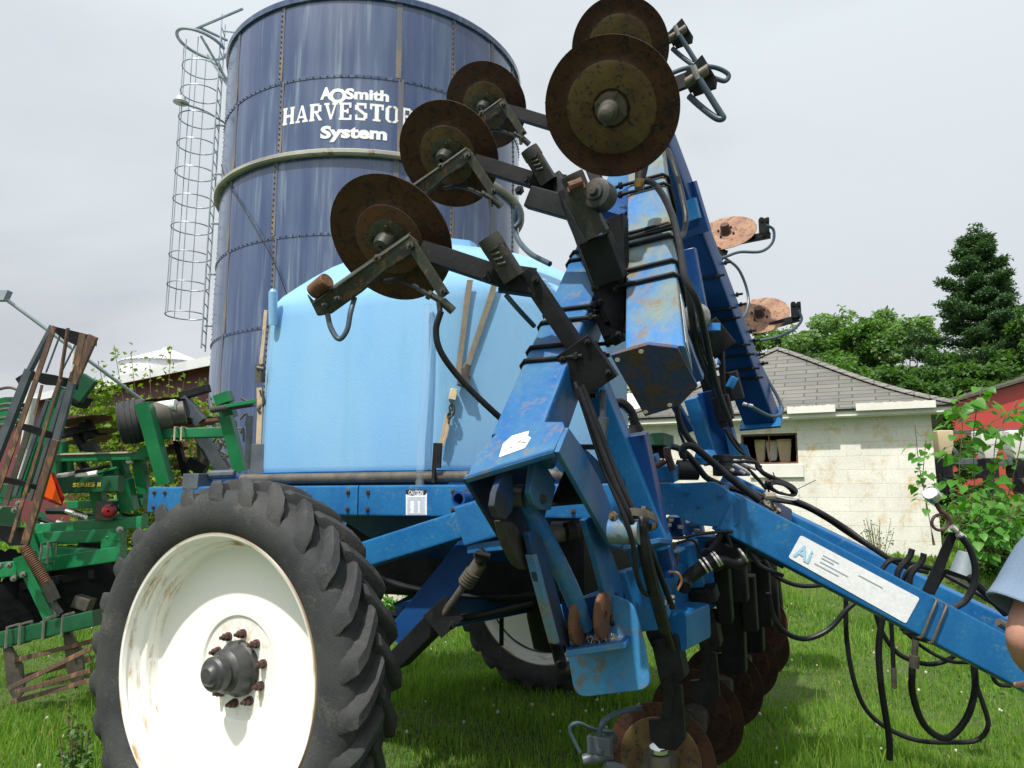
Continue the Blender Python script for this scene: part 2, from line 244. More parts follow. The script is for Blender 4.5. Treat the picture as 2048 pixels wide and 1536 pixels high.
# ---------------------------------------------------------------- mesh builder
SPLIT = {'sheet_seam', 'tie_strap', 'supply_hose', 'post', 'cross_link', 'leg', 'shank', 'drip_hose', 'hydraulic_hose', 'hose_fitting', 'fitting', 'plate_hole', 'hose_clamp', 'hose_bundle', 'blue_box', 'pipe_fitting', 'cable_tie', 'white_wire', 'tine', 'spring_tine', 'bolt_head', 'quick_coupler', 'saddle_pipe', 'pump_body', 'rod_cylinder', 'toolbar_beam', 'spring', 'tank_cap', 'hose_coupler'}
class MB:
    def __init__(s): s.v = []; s.f = []; s.m = []; s.mi = 0; s.wn = False
    def add(s, vs, fs):
        o = len(s.v); s.v += [tuple(x) for x in vs]; s.f += [tuple(o+i for i in f) for f in fs]; s.m += [s.mi]*len(fs); return s
    def sweep(s, rings, cap=True, closed=False):
        n = len(rings[0]); vs = [p for r in rings for p in r]; fs = []
        k = len(rings)
        for i in range(k if closed else k-1):
            for j in range(n):
                fs.append((i*n+j, i*n+(j+1) % n, ((i+1) % k)*n+(j+1) % n, ((i+1) % k)*n+j))
        if cap and not closed: fs += [tuple(range(n))[::-1], tuple((k-1)*n+j for j in range(n))]
        return s.add(vs, fs)
    def beam(s, p0, p1, w, h, up=ZV, r=None, w1=None, h1=None):
        """rounded rectangular bar: w across, h along 'up'"""
        s.wn = True; p0 = Vector(p0); p1 = Vector(p1); d = (p1-p0).normalized(); x = d.cross(Vector(up)).normalized(); y = x.cross(d).normalized()
        w1 = w1 or w; h1 = h1 or h; rings = []
        for p, ww, hh in ((p0, w, h), (p1, w1, h1)):
            rr = min(ww, hh)*.12 if r is None else r; rg = []
            for cx, cy, a0 in ((1, 1, 0), (-1, 1, 90), (-1, -1, 180), (1, -1, 270)):
                for q in (0, 45, 90):
                    a = math.radians(a0+q); rg.append(p + x*(cx*(ww/2-rr)+rr*math.cos(a)) + y*(cy*(hh/2-rr)+rr*math.sin(a)))
            rings.append(rg)
        return s.sweep(rings)
    def box(s, c, x, y, z):
        """box from centre and three half vectors"""
        c = Vector(c); x = Vector(x); y = Vector(y); z = Vector(z)
        vs = [c+x*i+y*j+z*k for i in (-1, 1) for j in (-1, 1) for k in (-1, 1)]
        return s.add(vs, [(0, 1, 3, 2), (4, 6, 7, 5), (0, 4, 5, 1), (2, 3, 7, 6), (0, 2, 6, 4), (1, 5, 7, 3)])
    def plate(s, poly, th):
        n = len(poly); th = Vector(th); poly = [Vector(p) for p in poly]
        fs = [tuple(range(n)), tuple(range(2*n-1, n-1, -1))] + [(i, i+n, (i+1) % n+n, (i+1) % n) for i in range(n)]
        return s.add([*poly, *[p+th for p in poly]], fs)
    def tube(s, pts, r, n=8, smooth=True, cap=True, seg=6):
        pts = [Vector(p) for p in pts]
        if smooth and len(pts) > 2:
            q = [pts[0]*2-pts[1]] + pts + [pts[-1]*2-pts[-2]]; out = []
            for i in range(1, len(q)-2):
                for k in range(seg):
                    u = k/seg; a, b_, c, d = q[i-1], q[i], q[i+1], q[i+2]
                    out.append(.5*((2*b_)+(c-a)*u+(2*a-5*b_+4*c-d)*u*u+(3*b_-a-3*c+d)*u**3))
            pts = out+[pts[-1]]
        rings = []; d = (pts[1]-pts[0]).normalized(); x = d.orthogonal().normalized()
        for i, p in enumerate(pts):
            d = ((pts[min(i+1, len(pts)-1)]-pts[max(i-1, 0)])).normalized(); x = (x-d*x.dot(d)).normalized(); y = d.cross(x)
            rr = r[min(i, len(r)-1)] if isinstance(r, (list, tuple)) else r
            rings.append([p+x*(rr*math.cos(6.2832*k/n))+y*(rr*math.sin(6.2832*k/n)) for k in range(n)])
        return s.sweep(rings, cap)
    def cyl(s, p0, p1, r, r1=None, n=20): return s.tube([p0, p1], [r, r if r1 is None else r1], n, False)
    def lathe(s, o, axis, prof, n=48, closed=False, cap=False):
        """profile of (distance along axis, radius)"""
        o = Vector(o); ax = Vector(axis).normalized(); x = (ZV if abs(ax.z) < .95 else Vector((1, 0, 0))).cross(ax).normalized(); y = ax.cross(x)
        rings = [[o+ax*a+x*(r*math.cos(6.28318*k/n))+y*(r*math.sin(6.28318*k/n)) for k in range(n)] for a, r in prof]
        return s.sweep(rings, cap, closed)
    def bolt(s, p, n, r=.012, h=.012):
        n = Vector(n).normalized(); p = Vector(p); s.cyl(p, p+n*h, r, n=6); s.cyl(p+n*h, p+n*(h*1.9), r*.5, n=8); return s
    def build(s, name, mat, parent=None, bevel=0, sharp=35, keep=False):
        if name in SPLIT:                      # every loose piece becomes a part of its own
            par = list(range(len(s.v)))
            def fd(i):
                while par[i] != i: par[i] = par[par[i]]; i = par[i]
                return i
            for f in s.f:
                a = fd(f[0])
                for k in f[1:]: par[fd(k)] = a
            g = {}
            for f in s.f: g.setdefault(fd(f[0]), []).append(f)
            if len(g) > 1:
                first = None
                for fs in g.values():
                    ids = sorted({i for f in fs for i in f}); mp_ = {i: k for k, i in enumerate(ids)}; q = MB(); q.wn = s.wn; q.add([s.v[i] for i in ids], [[mp_[i] for i in f] for f in fs]); o = q.build(name, mat, parent, bevel, sharp, keep); first = first or o
                return first
        me = bpy.data.meshes.new(name); vs = np.array([tuple(v) for v in s.v], float)
        c = np.zeros(3) if keep else (vs.min(0)+vs.max(0))/2
        me.from_pydata([tuple(v) for v in vs-c], [], s.f); me.update()
        bm = bmesh.new(); bm.from_mesh(me); bmesh.ops.recalc_face_normals(bm, faces=bm.faces); bm.to_mesh(me); bm.free()
        me.shade_smooth(); me.set_sharp_from_angle(angle=math.radians(sharp))
        o = bpy.data.objects.new(name, me); S.collection.objects.link(o)
        for q in (mat if isinstance(mat, (list, tuple)) else [mat]): me.materials.append(MT[q] if isinstance(q, str) else q)
        if isinstance(mat, (list, tuple)): me.polygons.foreach_set('material_index', s.m)
        wl = Vector(c); o['wl'] = tuple(c)
        if parent is not None:
            o.parent = parent; pw = Vector(parent['wl']); o.location = wl-pw
        else: o.location = wl
        if s.wn: o.modifiers.new('flat', 'WEIGHTED_NORMAL').keep_sharp = True
        if bevel:
            bv = o.modifiers.new('edge', 'BEVEL'); bv.width = bevel; bv.segments = 2; bv.limit_method = 'ANGLE'; bv.angle_limit = math.radians(40)
        return o
def root(name, loc, label, cat, group=None):
    o = bpy.data.objects.new(name, None); S.collection.objects.link(o); o.location = loc; o['wl'] = tuple(loc); tag(o, label, cat, group); o.empty_display_size = .1; return o
def tag(o, label, cat, group=None):
    o['label'] = label; o['category'] = cat
    if group: o['group'] = group
    return o
def struct(o, kind='structure'): o['kind'] = kind; return o
def text_verts(txt, size=1.0, bold=0.0, spacing=1.0, shear=0):
    """flat lettering as (verts, faces) from the built-in font"""
    c = bpy.data.curves.new('lettering', 'FONT'); c.body = txt; c.size = size; c.offset = bold; c.space_character = spacing; c.shear = shear; c.resolution_u = 3
    o = bpy.data.objects.new('lettering', c); S.collection.objects.link(o); bpy.context.view_layer.update()
    me = bpy.data.meshes.new_from_object(o.evaluated_get(bpy.context.evaluated_depsgraph_get()))
    vs = np.array([tuple(v.co) for v in me.vertices]); fs = [tuple(p.vertices) for p in me.polygons]
    bpy.data.objects.remove(o); bpy.data.curves.remove(c); bpy.data.meshes.remove(me); return vs, fs
def lay_text(mb, txt, p0, x, y, n, bold=0.0, w=None):
    """text whose lower left corner is p0, y = height vector, x = baseline direction (unit)"""
    vs, fs = text_verts(txt, 1.0, bold); vs[:, 0] -= vs[:, 0].min(); hh = vs[:, 1].max(); y = Vector(y); k = y.length/max(hh, .01); kx = k if w is None else w/vs[:, 0].max()
    mb.add([Vector(p0)+Vector(x)*(a[0]*kx)+y.normalized()*(a[1]*k)+Vector(n)*.0 for a in vs], fs)
# ================================================================ THE SETTING
def ground():
    xs = np.concatenate([np.linspace(-400, -40, 12), np.linspace(-36, 36, 90), np.linspace(40, 400, 12)])
    ys = np.concatenate([np.linspace(-60, 0, 8), np.linspace(.5, 40, 90), np.linspace(45, 700, 16)])
    vs = [(x, y, gz(x, y) + (.02*math.sin(x*1.7+y)+.02*math.sin(y*2.3-x*.8) if 2 < y < 38 and abs(x) < 34 else 0)) for y in ys for x in xs]
    n = len(xs); fs = [(j*n+i, j*n+i+1, (j+1)*n+i+1, (j+1)*n+i) for j in range(len(ys)-1) for i in range(n-1)]
    m = MB(); m.add(vs, fs); struct(m.build('ground', 'ground', keep=True))
ground()
m = MB(); m.plate([(-3.6, 9.2, .26), (-.6, 9.6, .28), (-.3, 11.4, .50), (-3.8, 11.2, .50)], (0, 0, -.5)); struct(m.build('concrete_pad', 'concrete', bevel=.02))
# ---------------------------------------------------------------- leaves and blades in bulk
def leaves_obj(name, pts, size, mat, parent=None, droop=0.3, elong=1.5, upbias=.4, nrm=None):
    """one small folded leaf per point"""
    n = len(pts); pts = np.asarray(pts, float); size = np.broadcast_to(np.asarray(size, float), (n,)) * rng.uniform(.6, 1.3, n)
    nr = rng.normal(size=(n, 3)); nr[:, 2] = np.abs(nr[:, 2])+upbias
    if nrm is not None: nr = nr*.5+np.asarray(nrm)
    nr /= np.linalg.norm(nr, axis=1)[:, None]
    a = rng.normal(size=(n, 3)); a[:, 2] -= droop; a -= nr*(a*nr).sum(1)[:, None]; a /= np.linalg.norm(a, axis=1)[:, None]; c = np.cross(nr, a)
    L = (size*elong)[:, None]; Wd = (size*.5)[:, None]
    v = np.stack([pts, pts+a*L*.45+c*Wd+nr*Wd*.35, pts+a*L-nr*L*.12, pts+a*L*.45-c*Wd+nr*Wd*.35], 1).reshape(-1, 3)
    ctr = v.mean(0); me = bpy.data.meshes.new(name); me.vertices.add(4*n); me.vertices.foreach_set('co', (v-ctr).ravel())
    i = np.arange(n)*4; tri = np.stack([i, i+1, i+2, i, i+2, i+3], 1).ravel()
    me.loops.add(6*n); me.loops.foreach_set('vertex_index', tri); me.polygons.add(2*n); me.polygons.foreach_set('loop_start', np.arange(2*n)*3); me.polygons.foreach_set('loop_total', np.full(2*n, 3))
    me.update(); me.materials.append(MT[mat]); o = bpy.data.objects.new(name, me); S.collection.objects.link(o); o['wl'] = tuple(ctr)
    if parent is not None: o.parent = parent; o.location = Vector(ctr)-Vector(parent['wl'])
    else: o.location = ctr
    return o
def clump(c, r, n):
    d = rng.normal(size=(n, 3)); d /= np.linalg.norm(d, axis=1)[:, None]
    return np.asarray(c)+d*np.asarray(r)*rng.uniform(.55, 1.05, n)[:, None]**.7
def tree(name, label, cat, x, y, h, rad, crown0, nclump, nleaf, lsize, leafm, group=None, ragged=.25, top=None):
    """broadleaf tree: forked trunk, leaf clumps spread through an uneven crown"""
    z0 = gz(x, y); r = root(name, (x, y, z0), label, cat, group)
    tb = MB(); tb.tube([(x, y, z0-.2), (x+.1, y, z0+h*.3), (x-.1*rad, y+.1, z0+h*.6), (x, y, z0+h*.88)], [h*.022, h*.018, h*.011, h*.003], 10)
    P_ = []
    for k in range(nclump):
        t = rng.uniform(0, 1); zz = z0+crown0+(h-crown0)*t; rr = rad*(math.sin(math.pi*(.12+.80*t))**.7)*rng.uniform(.35, 1.0); a = rng.uniform(0, 6.283)
        c = np.array([x+rr*math.cos(a), y+rr*math.sin(a)*.9, zz-(h-crown0)*.02]); cr_ = rad*rng.uniform(.16, .34)
        P_.append(clump(c, (cr_, cr_, cr_*.62), int(nleaf/nclump)))
        if k % 3 == 0: tb.tube([(x, y, z0+h*.25+(zz-z0)*.35), Vector(((x+c[0])/2, (y+c[1])/2, zz-.15*h*.3)), Vector(c)], [h*.007, h*.004, h*.0015], 6)
    for k in range(int(nclump*ragged)):      # wispy shoots that break the outline
        a = rng.uniform(0, 6.283); t = rng.uniform(.3, 1); rr = rad*math.sin(math.pi*(.12+.80*t))**.7*1.08; b0 = np.array([x+rr*math.cos(a), y+rr*math.sin(a), z0+crown0+(h-crown0)*t]); dd = np.array([math.cos(a)*.4, math.sin(a)*.4, .8])*rad*.3
        s_ = rng.uniform(0, 1, 30)[:, None]; P_.append(b0+dd*s_+rng.normal(size=(30, 3))*rad*.03)
    tb.build('trunk', 'bark', r); leaves_obj('crown', np.concatenate(P_), lsize, leafm, r); return r
def gx(u, d): return (u-1024)/FPX*d
# far trees, right
def row(u, d, vtop, wpx, name, label, leafm, nl=5000, ls=.30, c0=.25, group=None, cat='tree'):
    x = gx(u, d); h = (992-vtop)/FPX*d+CAMH-gz(0, d); tree(name, label, cat, x, d*.99, h, wpx/FPX*d/2, h*c0, 56, int(nl*3.2), ls*.58, leafm, group)
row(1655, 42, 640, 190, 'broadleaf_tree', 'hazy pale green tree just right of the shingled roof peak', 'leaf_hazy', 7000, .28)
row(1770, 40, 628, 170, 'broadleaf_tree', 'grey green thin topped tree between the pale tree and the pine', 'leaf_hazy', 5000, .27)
row(1715, 36, 722, 190, 'broadleaf_tree', 'mid green bushy tree low behind the roof slope', 'leaf_mid', 6000, .25, .05)
row(1855, 33, 690, 200, 'broadleaf_tree', 'dark green tree filling the gap left of the pine base', 'leaf_dark', 8000, .25, .05)
row(1960, 30, 725, 190, 'broadleaf_tree', 'dense dark green tree in front of the pine trunk', 'leaf_dark', 8000, .24, .05)
row(2085, 31, 640, 210, 'broadleaf_tree', 'dark green tree cut by the right edge above the red barn', 'leaf_dark', 7000, .25, .1)
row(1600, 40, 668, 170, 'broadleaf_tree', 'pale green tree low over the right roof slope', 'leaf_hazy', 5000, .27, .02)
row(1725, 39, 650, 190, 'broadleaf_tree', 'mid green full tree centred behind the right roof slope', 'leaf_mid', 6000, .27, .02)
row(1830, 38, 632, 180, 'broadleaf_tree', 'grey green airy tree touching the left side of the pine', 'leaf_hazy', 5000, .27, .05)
row(1815, 28, 742, 170, 'broadleaf_tree', 'dark green low tree just above the right eave of the block house', 'leaf_dark', 6000, .22, .02)
row(1885, 20, 818, 90, 'bush', 'dark bush in the gap between block house and red barn', 'leaf_dark', 4000, .16, .05, cat='bush')
row(1525, 44, 640, 120, 'broadleaf_tree', 'small bright green tree showing above the roof peak', 'leaf_mid', 4000, .28, .2)
row(1237, 40, 680, 60, 'broadleaf_tree', 'thin grey green tree seen between the two folded booms', 'leaf_hazy', 900, .2, .2)
def pine(x, y, h, label):
    z0 = gz(x, y); r = root('pine_tree', (x, y, z0), label, 'tree'); tb = MB(); tb.tube([(x, y, z0-.3), (x+.15, y, z0+h*.5), (x+.1, y, z0+h*.98)], [.34, .2, .03], 12); L = []; Nn = []
    z = z0+h*.20
    while z < z0+h*.97:
        t = (z-z0)/h; n = 5 if t < .8 else 4; a0 = rng.uniform(0, 6.28)
        for k in range(n):
            a = a0+6.283*k/n+rng.uniform(-.35, .35); ln = (h*.40*(1-t)**.85+.25)*rng.uniform(.55, 1.15)
            if t > .72: ln *= .8
            d = np.array([math.cos(a), math.sin(a), 0]); up = rng.uniform(.12, .32)+max(0, t-.7)*1.2; s = np.linspace(0, 1, 7)
            pts = [np.array([x, y, z])+d*ln*q+np.array([0, 0, ln*(up*q*q-.05*q)]) for q in s]; tb.tube([Vector(p) for p in pts], [.07*(1-t)+.02, .05*(1-t)+.015, .012], 5, seg=1)
            for q in np.linspace(.30, 1, 9):
                c = np.array([x, y, z])+d*ln*q+np.array([0, 0, ln*(up*q*q-.05*q)]); sp = ln*.20*(1.15-q*.6); side = np.array([-d[1], d[0], 0])
                for w in (-1, 0, 1):
                    cc = c+side*w*sp*rng.uniform(.6, 1.2)+d*rng.uniform(-.15, .15)+np.array([0, 0, .08+rng.uniform(-.10, .16)]); L.append(clump(cc, (.32, .32, .13), 52))
        z += h*.052*rng.uniform(.75, 1.25)
    for k in range(12): L.append(clump((x+rng.uniform(-.3, .3), y+rng.uniform(-.3, .3), z0+h*(.93+.006*k)), (.25, .25, .3), 40))
    tb.build('trunk', 'bark', r); leaves_obj('crown', np.concatenate(L), .075, 'leaf_pine', r, elong=2.4, droop=-.9)
pine(gx(1992, 34), 34, (992-436)/FPX*34+CAMH-.55, 'tall dark pine with upswept limbs above all other trees')
# ---------------------------------------------------------------- silo
SC = Vector((-3.01, 15.71, 0)); SR = 3.15; SVW = Vector((SC.x, SC.y, 0)).normalized(); SLF = Vector((-SVW.y, SVW.x, 0))     # SLF: leftwards
sg = gz(0, 15)
def sh(v, u=731):
    r = ray(u, v); k = (SC.length-SR)/math.hypot(r.x, r.y); return CAMH+r.z*k
def spt(phi, h, R=SR):      # phi: 0 faces the camera, positive to the right
    d = -SVW*math.cos(phi) - SLF*math.sin(phi); return Vector((SC.x+d.x*R, SC.y+d.y*R, h))
def suv(u, v):
    r = ray(u, v); o = Vector((-SC.x, -SC.y)); d = Vector((r.x, r.y)); a = d.dot(d); b_ = 2*o.dot(d); c = o.dot(o)-SR*SR; k = (-b_-math.sqrt(max(0, b_*b_-4*a*c)))/(2*a)
    p = CP+r*k; q = Vector((p.x-SC.x, p.y-SC.y, 0)); return math.atan2(q.dot(-SLF), q.dot(-SVW)), p.z
def arcrow(mb, h, f, n, a0=-3.1416, a1=3.1416):
    for k in range(n): f(mb, a0+(a1-a0)*k/n, h)
silo = root('silo', (SC.x, SC.y, sg), 'tall blue steel silo with white lettering and a caged ladder', 'silo')
hs = [sg, sh(1035), sh(800), sh(645, 731), sh(465), sh(308), sh(150), sh(-8)]
rings = []
prof = []
for i in range(len(hs)-1):
    for q in np.linspace(0, 1, 5)[:-1]: prof.append((hs[i]+(hs[i+1]-hs[i])*q, SR+.012*math.sin(math.pi*q)))
prof.append((hs[-1], SR)); top = hs[-1]
m = MB(); m.lathe((SC.x, SC.y, 0), ZV, prof, 128); m.build('wall', 'silo', silo, sharp=60)
m = MB(); m.lathe((SC.x, SC.y, 0), ZV, [(top-.03, SR+.03), (top+.05, SR+.05), (top+.09, SR+.02), (top+.5, SR*.75), (top+.85, SR*.35), (top+.95, .02)], 96); m.build('roof', 'silo', silo)
m = MB(); m.lathe((SC.x, SC.y, 0), ZV, [(top-.06, SR+.0), (top-.06, SR+.05), (top+.04, SR+.06), (top+.06, SR)], 96); m.build('top_rim', 'silo', silo)
hb = sh(308); m = MB(); m.lathe((SC.x, SC.y, 0), ZV, [(hb-.05, SR-.01), (hb-.06, SR+.09), (hb-.03, SR+.13), (hb+.03, SR+.13), (hb+.06, SR+.09), (hb+.05, SR-.01)], 128); m.build('stiffening_ring', 'band', silo)
seam_phi = [(-34, 1), (27, 0), (6.4, 2), (45, 2), (62, 0), (-59, 2), (85, 0), (-85, 1), (120, 0), (160, 0), (-120, 0), (-160, 0)]
st = MB(); bo = MB()
for a, kind in seam_phi:
    ph = math.radians(a)
    for i in range(len(hs)-1):
        p2 = ph+(math.radians(1.0) if i % 2 else 0); w = .012 if kind != 2 else .016
        if kind == 0 and i % 2 == 0 and a == 27: p2 -= math.radians(.8)
        st.sweep([[spt(p2-w, h, SR+.006), spt(p2+w, h, SR+.006), spt(p2+w, h, SR+.016), spt(p2-w, h, SR+.016)] for h in np.linspace(hs[i]+.01, hs[i+1]-.01, 3)])
        if kind != 2:
            for h in np.arange(hs[i]+.06, hs[i+1], .105): p = spt(p2-.006, h, SR+.012); n = (p-Vector((SC.x, SC.y, h))).normalized(); bo.cyl(p, p+n*.022, .017, .012, 6)
for i, h in enumerate(hs[1:]):
    for k in range(150): p = spt(6.2832*k/150, h-.03, SR+.0); n = (p-Vector((SC.x, SC.y, h-.03))).normalized(); bo.cyl(p, p+n*.028, .017, .012, 6)
st.build('sheet_seam', 'seam', silo); bo.build('seam_bolts', 'bolt', silo)
for h in hs[1:-1]:
    q = MB(); q.lathe((SC.x, SC.y, 0), ZV, [(h-.055, SR), (h-.055, SR+.012), (h, SR+.014), (h, SR)], 128); q.build('sheet_lap', 'silo', silo)
def silo_text(txt, u0, u1, v0, v1, name, bold=.03, serif=False):
    p0, hb0 = suv(u0, v1); p1, _ = suv(u1, v1); _, ht0 = suv(u0, v0); vs, fs = text_verts(txt, 1, bold, 1.12 if serif else 1.0)
    vs[:, 0] -= vs[:, 0].min(); w = vs[:, 0].max(); H = vs[:, 1].max(); base = 0
    m_ = MB(); m_.add([spt(p0+(p1-p0)*a[0]/w, hb0+(ht0-hb0)*a[1]/H, SR+.0150) for a in vs], fs); return m_, (p0, p1, hb0, ht0)
# stencil slab-serif letters for the big word, drawn as strokes on a unit cell
GL = {'H': ([[.0, .0, .34, .1], [.66, 0, 1, .1], [0, .9, .34, 1], [.66, .9, 1, 1], [.06, 0, .28, 1], [.72, 0, .94, 1], [.33, .42, .67, .56]], []),
      'A': ([[0, 0, .3, .1], [.6, 0, 1, .1], [.30, .26, .64, .36]], [[(.07, 0), (.2, 0), (.50, 1), (.38, 1)], [(.46, .92), (.64, 1), (.96, 0), (.70, 0)]]),
      'R': ([[0, 0, .36, .1], [0, .9, .3, 1], [.07, 0, .30, 1], [.35, .88, .72, 1], [.35, .46, .70, .57], [.70, .54, .90, .9]], [[(.46, .46), (.66, .46), (1, 0), (.72, 0)]]),
      'V': ([[0, .9, .36, 1], [.64, .9, 1, 1]], [[(.06, 1), (.31, 1), (.56, .06), (.42, 0)], [(.78, 1), (.92, 1), (.64, .0), (.55, .2)]]),
      'E': ([[0, 0, .92, .1], [0, .9, .88, 1], [.07, 0, .30, 1], [.35, .45, .66, .56], [.82, .0, .92, .28], [.78, .72, .88, 1], [.60, .38, .68, .64]], []),
      'S': ([[.04, .60, .26, .88], [.16, .88, .84, 1], [.76, .70, .86, 1], [.08, 0, .18, .3], [.16, 0, .80, .12], [.72, .12, .94, .42]], [[(.08, .66), (.26, .76), (.92, .36), (.74, .24)]]),
      'T': ([[.0, .88, .42, 1], [.58, .88, 1, 1], [0, .68, .10, 1], [.90, .68, 1, 1], [.38, 0, .62, 1], [.24, 0, .76, .1]], []),
      'O': ([[.02, .2, .24, .8], [.76, .2, .98, .8]], [[(.02, .8), (.24, .8), (.38, .9), (.44, 1), (.26, 1)], [(.98, .8), (.76, .8), (.62, .9), (.56, 1), (.74, 1)], [(.02, .2), (.24, .2), (.38, .1), (.44, 0), (.26, 0)], [(.98, .2), (.76, .2), (.62, .1), (.56, 0), (.74, 0)]])}
p0, hb0 = suv(566, 252); p1, _ = suv(858, 250); _, ht0 = suv(566, 219)
m = MB(); cell = (p1-p0)/10.0; order = 'HARVESTORE'
for i, ch in enumerate(order):
    rects, polys = GL[ch]
    allp = [[(r_[0]-.035, r_[1]-.012), (r_[2]+.035, r_[1]-.012), (r_[2]+.035, r_[3]+.012), (r_[0]-.035, r_[3]+.012)] for r_ in rects]+[[(x_+(.045 if x_ > sum(c_[0] for c_ in pg_)/len(pg_) else -.045), y_) for x_, y_ in pg_] for pg_ in polys]
    for j, pg in enumerate(allp): m.plate([spt(p0+cell*(i+.04+.84*q[0]), hb0+(ht0-hb0)*q[1], SR+.0150+.0003*j) for q in pg], spt(p0, 0, SR-.001)-spt(p0, 0, SR+.0))
m.build('lettering', 'letters', silo)
for txt, u0, u1, v0, v1 in (('System', 641, 774, 253, 277), ('Smith', 690, 778, 177, 198), ('®', 848, 858, 220, 231)):
    m, _ = silo_text(txt, u0, u1, v0, v1, 'lettering', .045); m.build('lettering', 'letters', silo)
m, _ = silo_text('A', 641, 664, 176, 199, 'lettering', .05); m.build('lettering', 'letters', silo)
m, _ = silo_text('O', 658, 693, 178, 206, 'lettering', .04); m.build('lettering', 'letters', silo)
# ladder with safety cage on the silo's left side
lad = MB(); lp = Vector((SC.x, SC.y, 0))+SLF*(SR+.22); h0 = CAMH+(992-700)/FPX*15.2; h1 = CAMH+(992-95)/FPX*15.6
for s_ in (-.19, .19): lad.beam(lp+SVW*s_+ZV*h0, lp+SVW*s_+ZV*(h1+1.0), .05, .025, SLF)
for k in range(40):
    hh = h0+.1+k*.28
    if hh < h1+.8: lad.tube([lp-SVW*.19+ZV*hh, lp+SVW*.19+ZV*hh], .012, 6, False)
for k in range(8): hh = h0+.5+k*1.1; lad.beam(lp+ZV*hh, lp-SLF*.24+ZV*hh, .04, .03)
lado = lad.build('ladder', 'galv', silo)
cage = MB(); cc = lp+SLF*.37
for v_ in (632, 573, 514, 458, 403, 348, 293, 240, 188, 138):
    hh = CAMH+(992-v_)/FPX*15.3*1.0; k = hh
    hh = PPL(400, v_, lp, SVW).z
    cage.tube([cc+SLF*(.40*math.cos(a))+SVW*(.40*math.sin(a))+ZV*hh for a in np.linspace(-2.7, 2.7, 22)], .013, 6, False)
hA = PPL(400, 632, lp, SVW).z; hB = PPL(400, 95, lp, SVW).z
for a in (-1.5, -.75, 0, .75, 1.5): cage.tube([cc+SLF*(.40*math.cos(a))+SVW*(.40*math.sin(a))+ZV*h for h in (hA, hB)], .010, 5, False)
cage.build('safety_cage', 'galv', lado)
gate = MB(); hh = PPL(400, 88, lp, SVW).z; gate.tube([cc+SLF*(.05+.5*math.cos(a))+SVW*(.5*math.sin(a))+ZV*(hh+.12*math.cos(a)) for a in np.linspace(-2.9, 2.9, 24)], .035, 8, False)
gate.tube([cc+SLF*.1-SVW*.45+ZV*(hh+.05), lp-SLF*.5-SVW*.6+ZV*(hh+.55)], .03, 6, False); gate.tube([cc-SVW*.3+ZV*hh, lp-SLF*.2-SVW*.1+ZV*(hh-.9)], .03, 6, False); gate.tube([cc+SVW*.4+ZV*hh, lp-SLF*.2+SVW*.2+ZV*(hh-.9)], .03, 6, False)
gate.tube([cc-SVW*.45+ZV*(hh+.1), lp-SLF*.1+ZV*(hh+.15)], .03, 6, False); gate.build('platform_rail', 'galv', lado)
lam = MB(); a = PPL(450, 246, lp, SVW); b_ = PPL(362, 206, lp-SVW*.4, SVW); lam.tube([a, (a+b_)/2+ZV*.06, b_], .022, 8); lam.build('lamp_arm', 'galv', silo)
lam = MB(); lam.lathe(b_+ZV*.05-SLF*-.0, ZV*-1, [(-.10, .02), (-.08, .09), (.0, .10), (.04, .16), (.05, .15), (.04, .02)], 16); lam.build('yard_lamp', 'white_metal', silo)
m = MB(); pts = []
for u_, v_ in ((448, 330), (458, 362), (500, 430), (545, 510), (575, 585), (600, 660)): ph, h = suv(u_, v_); pts.append(spt(ph, h, SR+.05))
m.tube(pts, .010, 6); m.build('cable', 'hose', silo)
# ---------------------------------------------------------------- left background: barn, bin, auger, bush
def local_root(name, x, y, z, ang, label, cat):
    r = root(name, (x, y, z), label, cat); r.rotation_euler = (0, 0, ang); r['wl'] = (0, 0, 0); return r
bd = Vector((-6.6, 5.3, 0)).normalized(); bang = math.atan2(bd.y, bd.x)       # local +x runs away to the left, local -y... away from camera
b0 = Vector((-8.9, 21.8, 0))-bd*7
barn = local_root('red_barn', b0.x, b0.y, .5, bang, 'long dark red barn with a white metal roof behind the shrub', 'barn')
m = MB(); m.box((20, -5, 2.5), (20, 0, 0), (0, 5, 0), (0, 0, 2.5)); m.build('wall', 'ribred', barn, keep=True)
m = MB(); m.plate([(-.4, .5, 4.95), (40.4, .5, 4.95), (40.4, -5, 6.25), (-.4, -5, 6.25)], (0, 0, .07)); m.plate([(-.4, -10.5, 4.95), (-.4, -5, 6.25), (40.4, -5, 6.25), (40.4, -10.5, 4.95)], (0, 0, .07)); m.build('roof', 'white_metal', barn, keep=True)
m = MB(); m.box((20, .53, 4.9), (20.4, 0, 0), (0, .03, 0), (0, 0, .14)); m.build('eave_trim', 'white_metal', barn, keep=True)
bx, by = gx(323, 48), 48
gb = root('grain_bin', (bx, by, .5), 'white ribbed cone roof of a grain bin behind the barn', 'grain bin')
zt = CAMH+(992-700)/FPX*48; ze = CAMH+(992-728)/FPX*48
m = MB(); m.lathe((bx, by, 0), ZV, [(.5, 2.7), (ze, 2.7)], 48); m.build('wall', 'white_metal', gb)
m = MB()
for k in range(36):
    a0, a1 = 6.2832*k/36, 6.2832*(k+.86)/36; f = lambda a, r_, z: Vector((bx+r_*math.cos(a), by+r_*math.sin(a), z))
    m.plate([f(a0, 2.85, ze-.1), f(a1, 2.85, ze-.1), f(a1, .35, zt), f(a0, .35, zt)], (0, 0, .06))
m.lathe((bx, by, 0), ZV, [(ze-.12, 2.8), (zt, .33), (zt+.08, .38), (zt+.16, .3), (zt+.2, .01)], 48); m.build('roof', 'white_metal', gb, sharp=20)
ag = root('grain_auger', tuple(P(-60, 540, 9)), 'slim grey auger tube sloping down at the left edge of the sky', 'auger')
